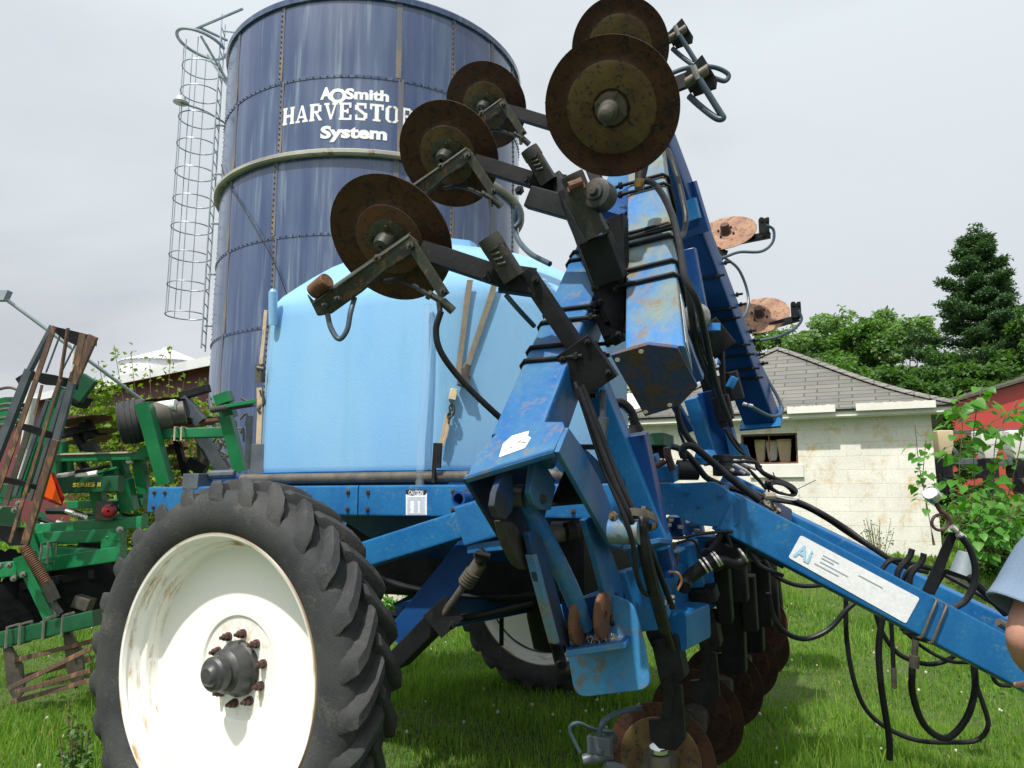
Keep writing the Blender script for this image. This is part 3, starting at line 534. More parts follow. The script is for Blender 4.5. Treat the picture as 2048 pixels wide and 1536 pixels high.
m = MB(); m.tube([P(-70, 545, 9), P(0, 590, 9), P(160, 708, 9.3), P(300, 812, 10)], .022, 10); m.build('tube', 'galv', ag)
m = MB(); m.box(P(8, 592, 9), (.05, 0, 0), (0, .05, 0), (.02, 0, .06)); m.build('clamp', 'galv', ag)
def shoots(base, n, h, spread, lsize, name, label, leafm, nl, cat='bush', main=.62):
    r = root(name, tuple(base), label, cat); st_ = MB(); L = []
    for k in range(n):
        a = rng.uniform(0, 6.283); q = rng.uniform(.1, 1)**.6; hh = h*rng.uniform(.45, 1); p1 = Vector((base[0]+spread*q*math.cos(a), base[1]+spread*q*math.sin(a)*.7, base[2]+hh)); mid = Vector(base).lerp(p1, .5)+Vector((0, 0, -.1*hh)); st_.tube([Vector(base), mid, p1], [.018, .012, .004], 5, seg=3)
        for s_ in rng.uniform(.25, 1, nl): c = mid.lerp(p1, (s_-.5)*2) if s_ > .5 else Vector(base).lerp(mid, s_*2); L.append(np.array(c)+rng.normal(size=3)*spread*.09)
    st_.build('branch', 'stem', r); leaves_obj('foliage', L, lsize, leafm, r); return r
sb = Vector((gx(285, 10.5), 10.5, gz(0, 10.5)))
shoots(sb, 120, 2.45, 1.25, .055, 'shrub', 'yellow green leafy shrub in front of the dark red barn', 'leaf_yellow', 60)
bu = bpy.data.objects['shrub']; st_ = MB(); L = []
for u_, v_ in ((228, 690), (262, 702), (342, 700), (300, 730), (400, 755), (368, 760), (196, 725)):
    p1 = P(u_, v_, 10.4); st_.tube([sb, sb.lerp(p1, .6)+Vector((.1, 0, 0)), p1], [.02, .012, .004], 5)
    for s_ in np.linspace(.55, 1, 26): L += [np.array(sb.lerp(p1, s_))+rng.normal(size=3)*.05 for _ in range(2)]
for k in range(34):
    c = P(rng.uniform(170, 425), rng.uniform(775, 960), 10.6+rng.uniform(-.3, .5)); L += list(clump(c, (.22, .22, .15), 150))
st_.build('branch', 'stem', bu); leaves_obj('foliage', L, .052, 'leaf_yellow', bu)
sb2 = Vector((gx(420, 9.2), 9.2, gz(0, 9.2))); shoots(sb2, 40, 1.3, .7, .07, 'shrub', 'low bright green shrub behind the green tillage frame by the silo', 'leaf_bright', 50)
# ---------------------------------------------------------------- right background: block house, shed, red barn, planter
hx = Vector((-.905, .425, 0)).normalized(); hc = Vector((7.38, 13.15, 0))
hang = math.atan2(-hx.y, -hx.x)                       # local +x points to the right along the front wall
HW = 5.3; HH = 3.22-.35
house = local_root('block_house', hc.x, hc.y, .35, hang, 'small white painted block house with a grey shingled hip roof', 'house')
def hl(u, v, off=0):
    q = PPL(u, v, hc+Vector((0, 0, .35)), Vector((-hx.y, hx.x, 0))) - Vector((hc.x, hc.y, .35)); return q.dot(-hx), q.z
wx0, wz1 = hl(1481, 869); wx1, wz0 = hl(1597, 927)
ww = MB()
def wbox(mb, x0, x1, z0, z1, y0=0, y1=.2): mb.box(((x0+x1)/2, (y0+y1)/2, (z0+z1)/2), ((x1-x0)/2, 0, 0), (0, (y1-y0)/2, 0), (0, 0, (z1-z0)/2))
wbox(ww, -HW, wx0, -.6, HH); wbox(ww, wx1, 0, -.6, HH); wbox(ww, wx0, wx1, -.6, wz0); wbox(ww, wx0, wx1, wz1, HH)
wbox(ww, -.2, 0, -.6, HH, .2, HW); wbox(ww, -HW, -HW+.2, -.6, HH, .2, HW); wbox(ww, -HW+.2, -.2, -.6, HH, HW-.2, HW)
ww.build('wall', 'block', house, keep=True)
m = MB(); wbox(m, -HW+.2, -.2, HH-.05, HH-.02, .2, HW-.2); m.build('ceiling', 'glassy', house, keep=True)
o_ = .36; ap = (-HW/2-.1, HW/2, HH+1.72)
cs = [(-HW-o_, -o_, HH-.02), (o_, -o_, HH-.02), (o_, HW+o_, HH-.02), (-HW-o_, HW+o_, HH-.02)]
m = MB()
for i in range(4):
    a, b_ = Vector(cs[i]), Vector(cs[(i+1) % 4]); t_ = Vector(ap); n = 10
    vs = [a, b_]+[None]*0; L_ = []
    for k in range(n+1):          # slight bell-cast curve at the eave
        q = k/n; sag = -.16*math.sin(math.pi*q)*(1-q); l = a.lerp(t_, q); r_ = b_.lerp(t_, q); L_.append((l+Vector((0, 0, sag)), r_+Vector((0, 0, sag))))
    vs = [p for pr in L_ for p in pr]; m.add(vs, [(2*k, 2*k+1, 2*k+3, 2*k+2) for k in range(n)])
roof = m.build('roof', 'shingle', house, keep=True, sharp=25)
sdm = roof.modifiers.new('thick', 'SOLIDIFY'); sdm.thickness = .05; sdm.offset = -1
m = MB()
for i in range(4):
    a, t_ = Vector(cs[i]), Vector(ap); dh = Vector(((a-t_).x, (a-t_).y, 0)).normalized(); sd_ = Vector((-dh.y, dh.x, 0)); n = 26
    for k in range(n):
        q0, q1 = k/n, (k+1.15)/n; f = lambda q: a.lerp(t_, q)+Vector((0, 0, -.16*math.sin(math.pi*min(q, 1))*(1-min(q, 1))+.035))
        pa, pb = f(q0)+Vector((0, 0, .012)), f(min(q1, 1)); m.plate([pa+sd_*.11-Vector((0, 0, .05)), pa, pb, pb+sd_*.11-Vector((0, 0, .05))], (0, 0, .012)); m.plate([pa, pa-sd_*.11-Vector((0, 0, .05)), pb-sd_*.11-Vector((0, 0, .05)), pb], (0, 0, .012))
m.build('hip_cap', 'shingle', roof, keep=True)
m = MB(); wbox(m, -HW-.3, .3, HH-.16, HH-.03, -.30, -.27); m.build('fascia', 'chalk', house, keep=True)
m = MB(); wbox(m, -HW-.3, .3, HH-.17, HH-.15, -.27, 0); m.build('soffit', 'chalk', house, keep=True)
xa, _ = hl(1578, 820); xb, _ = hl(1672, 820); xc, _ = hl(1712, 815); xd, _ = hl(1868, 812)
for x0, x1 in ((xa, xb), (xc, xd)):
    m = MB(); n = 24; tops = [HH+.035+.02*rng.random() for _ in range(n+1)]
    for k in range(n):
        u0, u1 = x0+(x1-x0)*k/n, x0+(x1-x0)*(k+1)/n; m.plate([(u0, -.385, HH-.085), (u1, -.385, HH-.085), (u1, -.385, tops[k+1]), (u0, -.385, tops[k])], (0, -.012, 0))
    m.build('gutter_flashing', 'chalk', house, keep=True)
wf = MB(); t_ = .035
wbox(wf, wx0, wx0+t_, wz0, wz1, .05, .12); wbox(wf, wx1-t_, wx1, wz0, wz1, .05, .12); wbox(wf, wx0+t_, wx1-t_, wz0, wz0+t_, .05, .12); wbox(wf, wx0+t_, wx1-t_, wz1-t_, wz1, .05, .12); wbox(wf, (wx0+wx1)/2-.01, (wx0+wx1)/2+.01, wz0+t_, wz1-t_, .06, .09)
win = root('window', (0, 0, 0), '', ''); bpy.data.objects.remove(win)
wfo = wf.build('window', 'rust', house, keep=True)
s0, _ = hl(1500, 930); s1, _ = hl(1607, 930); _, z1_ = hl(1560, 929); _, z0_ = hl(1560, 955)
m = MB(); wbox(m, s0, s1, z0_, z1_, -.05, 0); m.build('sill_board', 'chalk', wfo, keep=True, bevel=.006)
m = MB(); wbox(m, -HW+.2, -.2, -.3, .02, .2, HW-.2); m.build('floor_slab', 'concrete', house, keep=True)
def hw_(x, y, z): return Vector((hc.x, hc.y, .35))-hx*x+Vector((-hx.y, hx.x, 0))*-y*(-1 if False else 1)*(-1)*(-1) if False else Vector((hc.x, hc.y, .35))+Vector((math.cos(hang), math.sin(hang), 0))*x+Vector((-math.sin(hang), math.cos(hang), 0))*y+ZV*z
def hopper(c, w, h, label, mat='beige', lidc='beige', group=None):
    r = root('seed_hopper', tuple(c), label, 'hopper', group); X = Vector((math.cos(hang), math.sin(hang), 0)); Y = Vector((-X.y, X.x, 0)); c = Vector(c); m_ = MB()
    rg = []
    for z_, s_ in ((0, .55), (.18*h, .78), (.7*h, .95), (.72*h, 1.0), (h, 1.02)): rg.append([c+X*(w/2*s_*i)+Y*(w/2*s_*j)+ZV*z_ for i, j in ((-1, -1), (1, -1), (1, 1), (-1, 1))])
    m_.sweep(rg); m_.build('bin', mat, r, bevel=.012)
    m_ = MB(); m_.box(c+ZV*(h*1.03), X*w*.54, Y*w*.54, ZV*h*.035); m_.build('lid', lidc, r, bevel=.01)
    return r
hz = wz0+.02
lg = ('tan seed hopper at the right of the block house window', 'pale grey hopper in the middle of the block house window', 'tan seed hopper at the left of the block house window')
sw = wx1-wx0
hopper(hw_(wx0+sw*.74, .48, hz-.02), sw*.25, (wz1-wz0)*.80, lg[0]); hopper(hw_(wx0+sw*.50, .62, hz+.06), sw*.22, (wz1-wz0)*.66, lg[1], 'chalk', 'beige'); hopper(hw_(wx0+sw*.29, .50, hz+.02), sw*.19, (wz1-wz0)*.74, lg[2])
tb = root('work_bench', tuple(hw_((wx0+wx1)/2, .5, 0)), 'dark bench under the hoppers behind the window', 'bench')
m = MB(); X = Vector((math.cos(hang), math.sin(hang), 0)); Y = Vector((-X.y, X.x, 0)); m.box(hw_((wx0+wx1)/2, .55, hz-.05), X*.8, Y*.28, ZV*.03); m.build('top', 'arm', tb)
m = MB()
for i, j in ((-1, -1), (1, -1), (1, 1), (-1, 1)): m.box(hw_((wx0+wx1)/2, .55, (hz-.08)/2)+X*.75*i+Y*.24*j, X*.03, Y*.03, ZV*(hz-.08)/2)
m.build('leg', 'arm', tb)
# white shed, left of the house
shed = local_root('metal_shed', gx(1235, 17.5), 17.5, .5, math.radians(-24), 'white ribbed metal shed left of the block house', 'shed')
m = MB(); m.box((.2, 1.6, 1.15), (1.6, 0, 0), (0, 1.6, 0), (0, 0, 1.35)); m.build('wall', 'ribwhite', shed, keep=True)
m = MB(); m.plate([(-1.6, -.25, 2.42), (2.0, -.25, 2.42), (2.0, 2.2, 3.75), (-1.6, 2.2, 3.75)], (0, 0, .06)); m.plate([(-1.6, 4.2, 2.6), (-1.6, 2.2, 3.75), (2.0, 2.2, 3.75), (2.0, 4.2, 2.6)], (0, 0, .06)); m.build('roof', 'white_metal', shed, keep=True)
# red barn far right
rb = local_root('red_barn', gx(1885, 26), 26, .5, math.radians(-4), 'bright red gabled barn at the right edge behind the sapling', 'barn')
m = MB(); m.plate([(0, 0, -.3), (13, 0, -.3), (13, 0, 4.2), (6.5, 0, 6.1), (0, 0, 4.2)], (0, 9, 0)); m.build('wall', 'red_paint', rb, keep=True)
m = MB(); m.plate([(-.4, -.3, 4.12), (6.5, -.3, 6.16), (6.5, 9.3, 6.16), (-.4, 9.3, 4.12)], (0, 0, .10)); m.plate([(6.5, -.3, 6.16), (13.4, -.3, 4.12), (13.4, 9.3, 4.12), (6.5, 9.3, 6.16)], (0, 0, .10)); m.build('roof', 'castgrey', rb, keep=True)
# planter behind the house
pl = root('row_planter', tuple(P(1980, 1000, 18)), 'planter with cream hoppers and black row units beside the red barn', 'planter')
m = MB(); m.beam(P(1872, 922, 18), P(2190, 927, 17), .16, .16); m.beam(P(1890, 865, 18.4), P(2190, 858, 17.5), .09, .09); m.beam(P(1885, 868, 18.4), P(1925, 922, 18), .07, .07); m.beam(P(2010, 862, 18), P(2060, 925, 17.6), .07, .07); m.build('toolbar_beam', 'greyblue', pl)
for u_, w_ in ((1886, .36), (1975, .42), (2036, .52), (2110, .5)):
    dd = 17.6; c = P(u_, 918, dd); x = Vector((1, -.05, 0)); rg = []
    for v_, s_ in ((0, .6), (.3, .95), (.55, 1), (.66, 1)): rg.append([c+x*(w_/2*s_*i)+Vector((0, .2*s_*j, 0))+ZV*(v_) for i, j in ((-1, -1), (1, -1), (1, 1), (-1, 1))])
    m = MB(); m.sweep(rg); m.build('hopper', 'chalk' if u_ > 1900 else 'beige', pl, bevel=.02)
    m = MB(); m.box(P(u_, 937, 17.5), (w_*.32, 0, 0), (0, .2, 0), (0, 0, .22)); m.beam(P(u_-8, 950, 17.4), P(u_+12, 990, 17.2), .07, .1); m.lathe(P(u_+4, 975, 17.2), (1, .1, 0), [(-.05, .02), (-.05, .2), (0, .23), (.05, .2), (.05, .02)], 20); m.build('row_unit', 'arm', pl, bevel=.01)
# saplings
def leaf_shape(mb, c, d, n, s):
    """broad heart shaped leaf"""
    d = d.normalized(); n = (n-d*n.dot(d)).normalized(); w = d.cross(n)
    pts = [(0, 0), (.28, -.08), (.48, .12), (.46, .42), (.26, .74), (0, 1.05)]
    v = [c]+[c+w*(x*s)+d*(y*s)+n*(abs(x)*s*.22-y*y*s*.18) for x, y in pts[1:-1]]+[c+d*(1.05*s)-n*(.2*s)]+[c-w*(x*s)+d*(y*s)+n*(abs(x)*s*.22-y*y*s*.18) for x, y in pts[-2:0:-1]]
    mid = c+d*(.45*s)-n*(.03*s); k = len(v); mb.add([mid]+v, [(0, i+1, (i+1) % k+1) for i in range(k)])
def sapling(label, stems, lsize, nper, d, name='sapling'):
    p0 = P(stems[0][0][0], stems[0][0][1], d); r = root(name, tuple(p0), label, 'sapling'); st_ = MB(); lf = MB()
    for path in stems:
        pts = PD(path, d); st_.tube(pts, [.022, .014, .006], 6); L = sum((pts[i+1]-pts[i]).length for i in range(len(pts)-1))
        for k in range(nper):
            s_ = rng.uniform(.12, 1)*(len(pts)-1); i = min(int(s_), len(pts)-2); c = pts[i].lerp(pts[i+1], s_-i); a = rng.uniform(0, 6.283); dr = Vector((math.cos(a), math.sin(a), rng.uniform(-.5, .25))); e = c+dr*lsize*rng.uniform(.5, 1.6)
            st_.tube([c, e], .003, 4, False); leaf_shape(lf, e, dr+Vector((0, 0, -.45)), Vector((rng.normal()*.4-.2, rng.normal()*.4-.4, 1)), lsize*rng.uniform(.55, 1.15))
    st_.build('stem', 'stem', r); lf.build('foliage', 'leaf_bright', r); return r
sapling('tall broad leaved sapling at the right corner of the block house', [[(1955, 1120), (1950, 1000), (1948, 860), (1965, 770)], [(1958, 1120), (1985, 1000), (1992, 880), (2035, 800)], [(1955, 1060), (1920, 960), (1925, 850), (1915, 790)], [(1960, 1100), (2010, 1010), (2045, 870), (2060, 800)]], .155, 46, 9.8)
sapling('small thin sapling standing against the white block wall', [[(1868, 1090), (1852, 1000), (1838, 930), (1830, 850)], [(1856, 1030), (1846, 960), (1852, 880)]], .125, 20, 11.9)
sapling('leafy low growth under the tall sapling beside the tongue', [[(1930, 1120), (1925, 1060), (1900, 990)], [(1950, 1130), (1955, 1060), (1965, 1000)], [(1990, 1130), (2010, 1060), (2030, 1010)], [(1940, 1130), (1990, 1080), (2000, 1030)]], .125, 30, 9.5)
row(2000, 11.5, 1000, 260, 'bush', 'low green bush at the foot of the saplings', 'leaf_mid', 5000, .07, .02, cat='bush')
# ================================================================ THE APPLICATOR
AP = root('liquid_applicator', tuple(M(.8, 1.8, 0)), 'blue folding liquid applicator with pale blue tank and rusty coulter discs', 'farm implement')
def ZM(ox, oy, s, L, d): return [P(ox+q[0]*s, oy+q[1]*s, q[2] if len(q) > 2 else d) for q in L]
# wheels -------------------------------------------------------------
def wheel(loc, ang, detail=True):
    w = MB(); prof = [(.012, .585), (-.004, .592), (-.008, .604), (.0, .612), (.012, .612), (.02, .60), (.022, .590), (.04, .578), (.085, .572), (.098, .566), (.104, .552), (.112, .546), (.15, .542), (.19, .536), (.206, .522), (.210, .49), (.206, .40), (.198, .30), (.190, .245), (.192, .232), (.204, .222), (.208, .20), (.208, .08)]
    prof = [(y if y < .03 else .03+(y-.03)*.74, r) for y, r in prof]; w.lathe((0, 0, 0), (0, 1, 0), prof[3:] , 96)
    w.lathe((0, 0, 0), (0, 1, 0), [(.0, .612), (-.008, .604), (-.004, .592), (.012, .584), (.022, .590)], 96)
    w.lathe((0, 0, 0), (0, 1, 0), [(.21, .52), (.25, .56), (.262, .612), (.25, .612), (.235, .59), (.206, .55)], 96)
    w.lathe((0, 0, 0), (0, 1, 0), [(.222, .50), (.222, .08)], 64)
    wo_ = w.build('wheel', 'rim', AP, keep=True, sharp=28)
    wo_.location = Vector(loc)-Vector(AP['wl']); wo_.rotation_euler = (0, 0, ang); wo_['wl'] = (0, 0, 0)
    t = MB(); tp = [(.006, .600), (-.016, .625), (-.032, .665), (-.038, .705), (-.030, .745), (-.012, .772), (.010, .787), (.05, .795), (.127, .800), (.204, .795), (.244, .787), (.266, .772), (.284, .745), (.292, .705), (.286, .665), (.27, .625), (.248, .600)]
    t.lathe((0, 0, 0), (0, 1, 0), tp, 156); rr = random.Random(3)
    for side in (0, 1):
        for k in range(26):
            th0 = math.radians(6.5+13.846*k + (6.9 if side else 0)); L = []
            for q, (y, rb, rt, wd) in enumerate(((-.030, .742, .752, .026), (-.022, .76, .790, .030), (-.006, .78, .826, .034), (.03, .79, .842, .033), (.08, .795, .846, .030), (.128, .80, .846, .028), (.142, .80, .832, .026))):
                th = th0+[0, .012, .035, .085, .165, .245, .262][q]
                if side: y = .254-y
                dth = wd/rt*(1.15+.1*rr.random()); j = rr.uniform(-.0025, .0025)
                def pt(r_, a_): return Vector((r_*math.cos(a_), y, r_*math.sin(a_)))
                L.append([pt(rb-.01, th-dth*1.5), pt(rt-.012, th-dth*1.05), pt(rt+j, th-dth*.75), pt(rt+j, th+dth*.55), pt(rt-.010, th+dth*.95), pt(rb-.01, th+dth*1.5)])
            t.sweep(L)
    t.build('tyre', 'tyre', wo_, keep=True, sharp=30)
    h = MB(); h.lathe((0, 0, 0), (0, 1, 0), [(.17, .122), (.143, .122), (.136, .112), (.110, .104), (.075, .094), (.062, .080), (.056, .068), (.050, .066), (.046, .076), (.012, .074), (.002, .064), (-.004, .047), (-.014, .042), (-.024, .032), (-.028, .004)], 40, cap=True); h.build('hub', 'hub', wo_, keep=True, sharp=25)
    if detail:
        for k in range(10):
            a = 6.2832*(k+.35)/10; c = Vector((.152*math.cos(a), .162, .152*math.sin(a))); n = MB(); n.cyl(c, c-Vector((0, .012, 0)), .020, n=16); n.cyl(c-Vector((0, .012, 0)), c-Vector((0, .034, 0)), .0165, .016, 6); n.cyl(c-Vector((0, .034, 0)), c-Vector((0, .052, 0)), .010, .008, 10); n.build('lug_nut', 'nut', wo_, keep=True)
    return wo_
wheel(M(0, 0, .862), -A26-math.radians(2)); wheel(M(.03, 3.72, .852), math.pi-A26, False)
# tank ---------------------------------------------------------------
def octo(s_, c=(.0, 0)):
    a0, a1, bb0, bb1, ch, r = -1.645, 1.17, 1.15, 3.15, .77, .07; cx, cy = (a0+a1)/2, (bb0+bb1)/2
    V = [(a0+ch, bb0), (a1-ch, bb0), (a1, bb0+ch), (a1, bb1-ch), (a1-ch, bb1), (a0+ch, bb1), (a0, bb1-ch), (a0, bb0+ch)]; out = []
    for i in range(8):
        p, q, n_ = (Vector(V[i-1]), Vector(V[i]), Vector(V[(i+1) % 8])); d0 = (p-q).normalized(); d1 = (n_-q).normalized()
        for t_ in (0, .25, .5, .75, 1): A_ = q+d0*r*(1-t_)**2+d1*r*t_**2; out.append(A_)
        nx = V[(i+1) % 8]; e0 = q+d1*r; e1 = n_-(n_-q).normalized()*r
        for k in range(1, 6): out.append(e0.lerp(e1, k/6))
    return [(cx+(v.x-cx)*s_, cy+(v.y-cy)*s_) for v in out]
tz0 = PB(700, 941, 1.15).z; TC = ((-1.645+1.17)/2, 2.15)
m = MB(); rings = []
for z_, s_ in ((tz0-.02, .985), (tz0, .997), (tz0+.03, 1.0), (tz0+.35, 1.004), (tz0+.75, 1.002), (2.78, 1.0), (2.85, .996), (2.90, .975), (2.95, .94), (3.02, .87), (3.11, .775), (3.20, .67), (3.28, .55), (3.35, .42), (3.40, .27), (3.42, .24), (3.47, .235), (3.475, .2), (3.48, .02)):
    rings.append([M(a, b_, z_) for a, b_ in octo(s_)])
m.sweep(rings); tank = m.build('tank', 'tank', AP, sharp=30)
m = MB(); m.sweep([[M(a, b_, z_) for a, b_ in octo(s_)] for z_, s_ in ((tz0-.045, 1.0), (tz0-.005, 1.012), (tz0+.002, 1.006))]); m.build('tank_base', 'blue', AP)
m = MB(); m.tube([P(546, 650, 4.87), P(546, 584, 4.87)], .028, 14, False); m.tube([P(546, 586, 4.87), P(546, 578, 4.87)], [.028, .014], 14, False); m.build('breather', 'tank', tank)
tb_ = MB(); tb_.tube([PB(857, 610, 1.115), PB(851, 760, 1.10), PB(842, 900, 1.09), PB(840, 968, 1.06)], .0235, 14); tb_.build('sight_tube', 'tube', tank)
m = MB(); m.tube([PB(840, 962, 1.06), PB(840, 975, 1.05)], .026, 10, False); m.build('tube_fitting', 'greyblue', tank)
CHN = (TV-SV).normalized(); CHP = M(.40, 1.15, 0)
def CH(u, v, o=.02): return PPL(u, v, CHP+CHN*o, CHN)
def strip(mb, pts, w, th, n):
    for a, b_ in zip(pts[:-1], pts[1:]): mb.beam(a, b_, w, th, n, r=.0004)
m = MB(); m.plate([CH(934, 560), CH(946, 560), CH(940, 600), CH(931, 670), CH(921, 748), CH(910, 748), CH(920, 670), CH(928, 600)], CHN*.003); m.plate([CH(985, 560), CH(997, 560), CH(988, 594), CH(961, 672), CH(938, 738), CH(928, 734), CH(950, 670), CH(976, 592)], CHN*.003); m.build('tie_strap', 'webbing', tank)
m = MB(); m.beam(CH(934, 730, .045), CH(922, 772, .045), .045, .05, CHN); m.beam(CH(927, 735, .08), CH(935, 765, .08), .03, .012, CHN); m.tube([CH(918, 750, .03), CH(940, 756, .03)], .012, 8, False); m.build('ratchet', 'castgrey', tank, bevel=.003)
m = MB(); m.beam(CH(908, 778, .03), CH(904, 800, .03), .04, .03, CHN); m.build('strap_keeper', 'beige', tank, bevel=.004)
m = MB()
for k in range(5):
    c = CH(903-k*1.5, 808+k*8, .04); m.tube([c+(TV if k % 2 else CHN)*(.011*math.cos(a))+ZV*(.019*math.sin(a)) for a in np.linspace(0, 6.2832, 9)], .0045, 5, False)
m.tube([CH(900, 800, .04), CH(908, 815, .05), CH(905, 830, .05), CH(896, 836, .04)], .008, 6); m.build('chain_hook', 'armgreen', tank)
m = MB(); strip(m, [CH(896, 828, .03), CH(889, 860, .03), CH(882, 893, .03)], .028, .006, CHN); strip(m, [CH(899, 838, .035), CH(893, 870, .035), CH(884, 893, .035)], .012, .012, CHN); m.build('tie_rope', 'cream', tank)
m = MB(); m.beam(PB(876, 886, 1.05), PB(873, 936, 1.05), .055, .012, SV); m.beam(PB(868, 934, 1.05), PB(868, 966, 1.05), .02, .02); m.build('strap_bracket', 'arm', AP, bevel=.003)
m = MB(); strip(m, [P(532, 620, 4.95), P(526, 690, 4.95), P(521, 735, 4.95)], .030, .006, SV); strip(m, [P(519, 775, 4.9), P(520, 830, 4.9), P(516, 925, 4.9)], .045, .008, SV); m.build('tie_strap', 'cream', tank)
m = MB(); m.beam(P(520, 728, 4.9), P(520, 765, 4.9), .055, .04, SV); m.tube([P(514, 735, 4.88), P(527, 738, 4.88)], .014, 8, False); m.tube([P(522, 780, 4.9), P(527, 805, 4.9), P(518, 818, 4.9), P(524, 826, 4.9)], .014, 8); m.build('ratchet', 'castgrey', tank, bevel=.004)
m = MB(); m.box(P(519, 922, 4.88), TV*.06, SV*.02, ZV*.11); m.build('strap_bracket', 'greyblue', AP, bevel=.004)
# frame ---------------------------------------------------------------
def bb(name, mat, p0, p1, w, h, up=ZV, parent=AP, **k):
    m_ = MB(); m_.beam(p0, p1, w, h, up, **k); return m_.build(name, mat, parent)
rt = PB(800, 970, 1.0); rz = (PB(800, 970, 1.0).z+PB(800, 1033, 1.0).z)/2; rh = PB(800, 970, 1.0).z-PB(800, 1033, 1.0).z
aL = (PB(296, 1000, 1.0)-OW).dot(TV); aJ = (PB(716, 1000, 1.0)-OW).dot(TV); aR = (PB(1300, 1000, 1.0)-OW).dot(TV)
bb('frame_rail', 'blue', M(aL, 1.06, rz), M(aJ-.004, 1.06, rz), .12, rh); bb('frame_rail', 'blue', M(aJ+.004, 1.06, rz), M(aR, 1.06, rz), .12, rh)
bb('frame_rail', 'blue', M(aL, 3.1, rz), M(aR, 3.1, rz), .12, rh)
for a in (aL+.1, -.3, .45, 1.25): bb('cross_member', 'blue_dark', M(a, 1.12, rz-.02), M(a, 3.04, rz-.02), .12, rh-.05)
m = MB(); zt_ = rz+rh/2+.045; m.tube([M(-1.0, 1.1, zt_), M(1.5, 1.1, zt_)], .032, 12, False); m.tube([M(-1.0, 3.0, zt_), M(1.3, 3.0, zt_)], .032, 12, False); m.build('saddle_pipe', 'castgrey', AP)
bb('saddle_beam', 'blue_dark', M(-1.4, 1.25, rz+.09), M(1.2, 1.25, rz+.09), .05, .14)
bb('cross_member', 'blue', M(-1.15, 1.02, rz+.02), M(-1.15, 2.4, rz+.02), .25, rh*.8)
m = MB(); m.box(P(395, 963, 4.9), TV*.07, SV*.06, ZV*.05); m.tube([P(420, 950, 4.9), P(470, 948, 4.9)], .03, 10, False); m.build('mounting_bracket', 'greyblue', AP, bevel=.004)
m = MB(); c = PB(928, 998, .93); m.lathe(c, SV, [(-.06, .040), (.1, .040)], 24); m.lathe(c, SV, [(-.06, .040), (-.06, .029), (.0, .028), (.05, .027)], 24); m.build('pipe_end', 'blue_dark', AP)
# caution decal
def decal(name, corners, n, mat='decal', parent=AP, off=.0015, th=.0012):
    m_ = MB(); m_.plate([Vector(p)+n*off for p in corners], n*-th); return m_.build(name, mat, parent)
nF = -SV; q = lambda u, v: PB(u, v, 1.0)
dc = decal('caution_label', [q(812, 979), q(854, 979), q(854, 1030), q(812, 1030)], nF)
m = MB(); m.plate([p+nF*.003 for p in (q(812, 979), q(854, 979), q(854, 985), q(850, 990), q(838, 986), q(826, 991), q(812, 988))], nF*-.001); m.build('label_header', 'black', dc)
m = MB(); lay_text(m, 'CAUTION', q(818, 989)+nF*.0048, TV, ZV*.022, nF, .02, w=.094); m.build('label_text', 'decal', dc)
m = MB(); mm = MB()
for k in range(9):
    v_ = 994+k*4
    for u0, u1 in (((815, 851),) if k < 2 or k > 7 else ((815, 821), (828, 836), (840, 850))): mm.plate([q(u0, v_)+nF*.004, q(u1, v_)+nF*.004, q(u1, v_+1.5)+nF*.004, q(u0, v_+1.5)+nF*.004], nF*-.001)
mm.build('label_text', 'inkgrey', dc)
# axle arm to the near wheel, jack, struts
bb('axle_arm', 'blue', P(726, 1112, 4.0), P(950, 1042, 3.75), .12, .135, ZV); bb('axle_arm', 'blue', P(928, 1052, 3.72), P(1035, 1020, 3.66), .15, .20, ZV)
bb('axle_arm', 'blue', P(940, 1096, 3.7), P(1040, 1085, 3.66), .12, .05, ZV); bb('arm_gusset', 'blue', P(945, 1078, 3.68), P(1035, 1052, 3.64), .02, .03, ZV)
bb('axle_leg', 'blue_dark', P(965, 1075, 3.95), P(800, 1280, 4.0), .10, .16, ZV); bb('axle_leg', 'blue_dark', P(800, 1230, 4.1), P(905, 1190, 4.3), .1, .1, ZV)
m = MB(); m.tube([P(968, 1110, 3.6), P(943, 1146, 3.62)], .030, 14, False); m.tube([P(960, 1126, 3.6), P(930, 1170, 3.62)], .036, 14, False)
for k in range(5): c0 = P(947-k*3.5, 1144+k*5, 3.6); d_ = (P(930, 1170, 3.62)-P(960, 1126, 3.6)).normalized(); m.cyl(c0, c0+d_*.008, .041, n=14)
m.cyl(P(930, 1168, 3.62), P(884, 1232, 3.65), .018, n=12); m.build('hydraulic_cylinder', 'castgrey', AP)
m = MB(); m.tube([P(955, 1120, 3.58), P(972, 1106, 3.58)], .035, 14, False); m.tube([P(950, 1106, 3.55), P(980, 1112, 3.55)], .014, 8, False); m.build('cylinder_clevis', 'arm', AP)
m = MB(); m.beam(P(890, 1226, 3.68), P(800, 1316, 3.85), .10, .10, SV); m.beam(P(868, 1212, 3.64), P(905, 1256, 3.64), .02, .14, ZV); m.bolt(P(905, 1250, 3.6), -SV, .02, .02); m.build('jack_leg', 'arm', AP)
bb('drag_link', 'arm', P(795, 1218, 5.3), P(885, 1170, 5.2), .06, .09); bb('drag_link', 'arm', P(830, 1150, 5.3), P(890, 1215, 5.2), .07, .1)
m = MB(); m.tube([M(0, .25, .862), M(0, 3.45, .862)], .06, 16, False); m.build('axle', 'arm', AP)
bb('cross_member', 'blue_dark', M(.35, 1.1, .98), M(.9, 3.2, 1.0), .16, .16)
bb('cross_member', 'arm', P(900, 1195, 5.0), P(1110, 1118, 5.3), .14, .20)
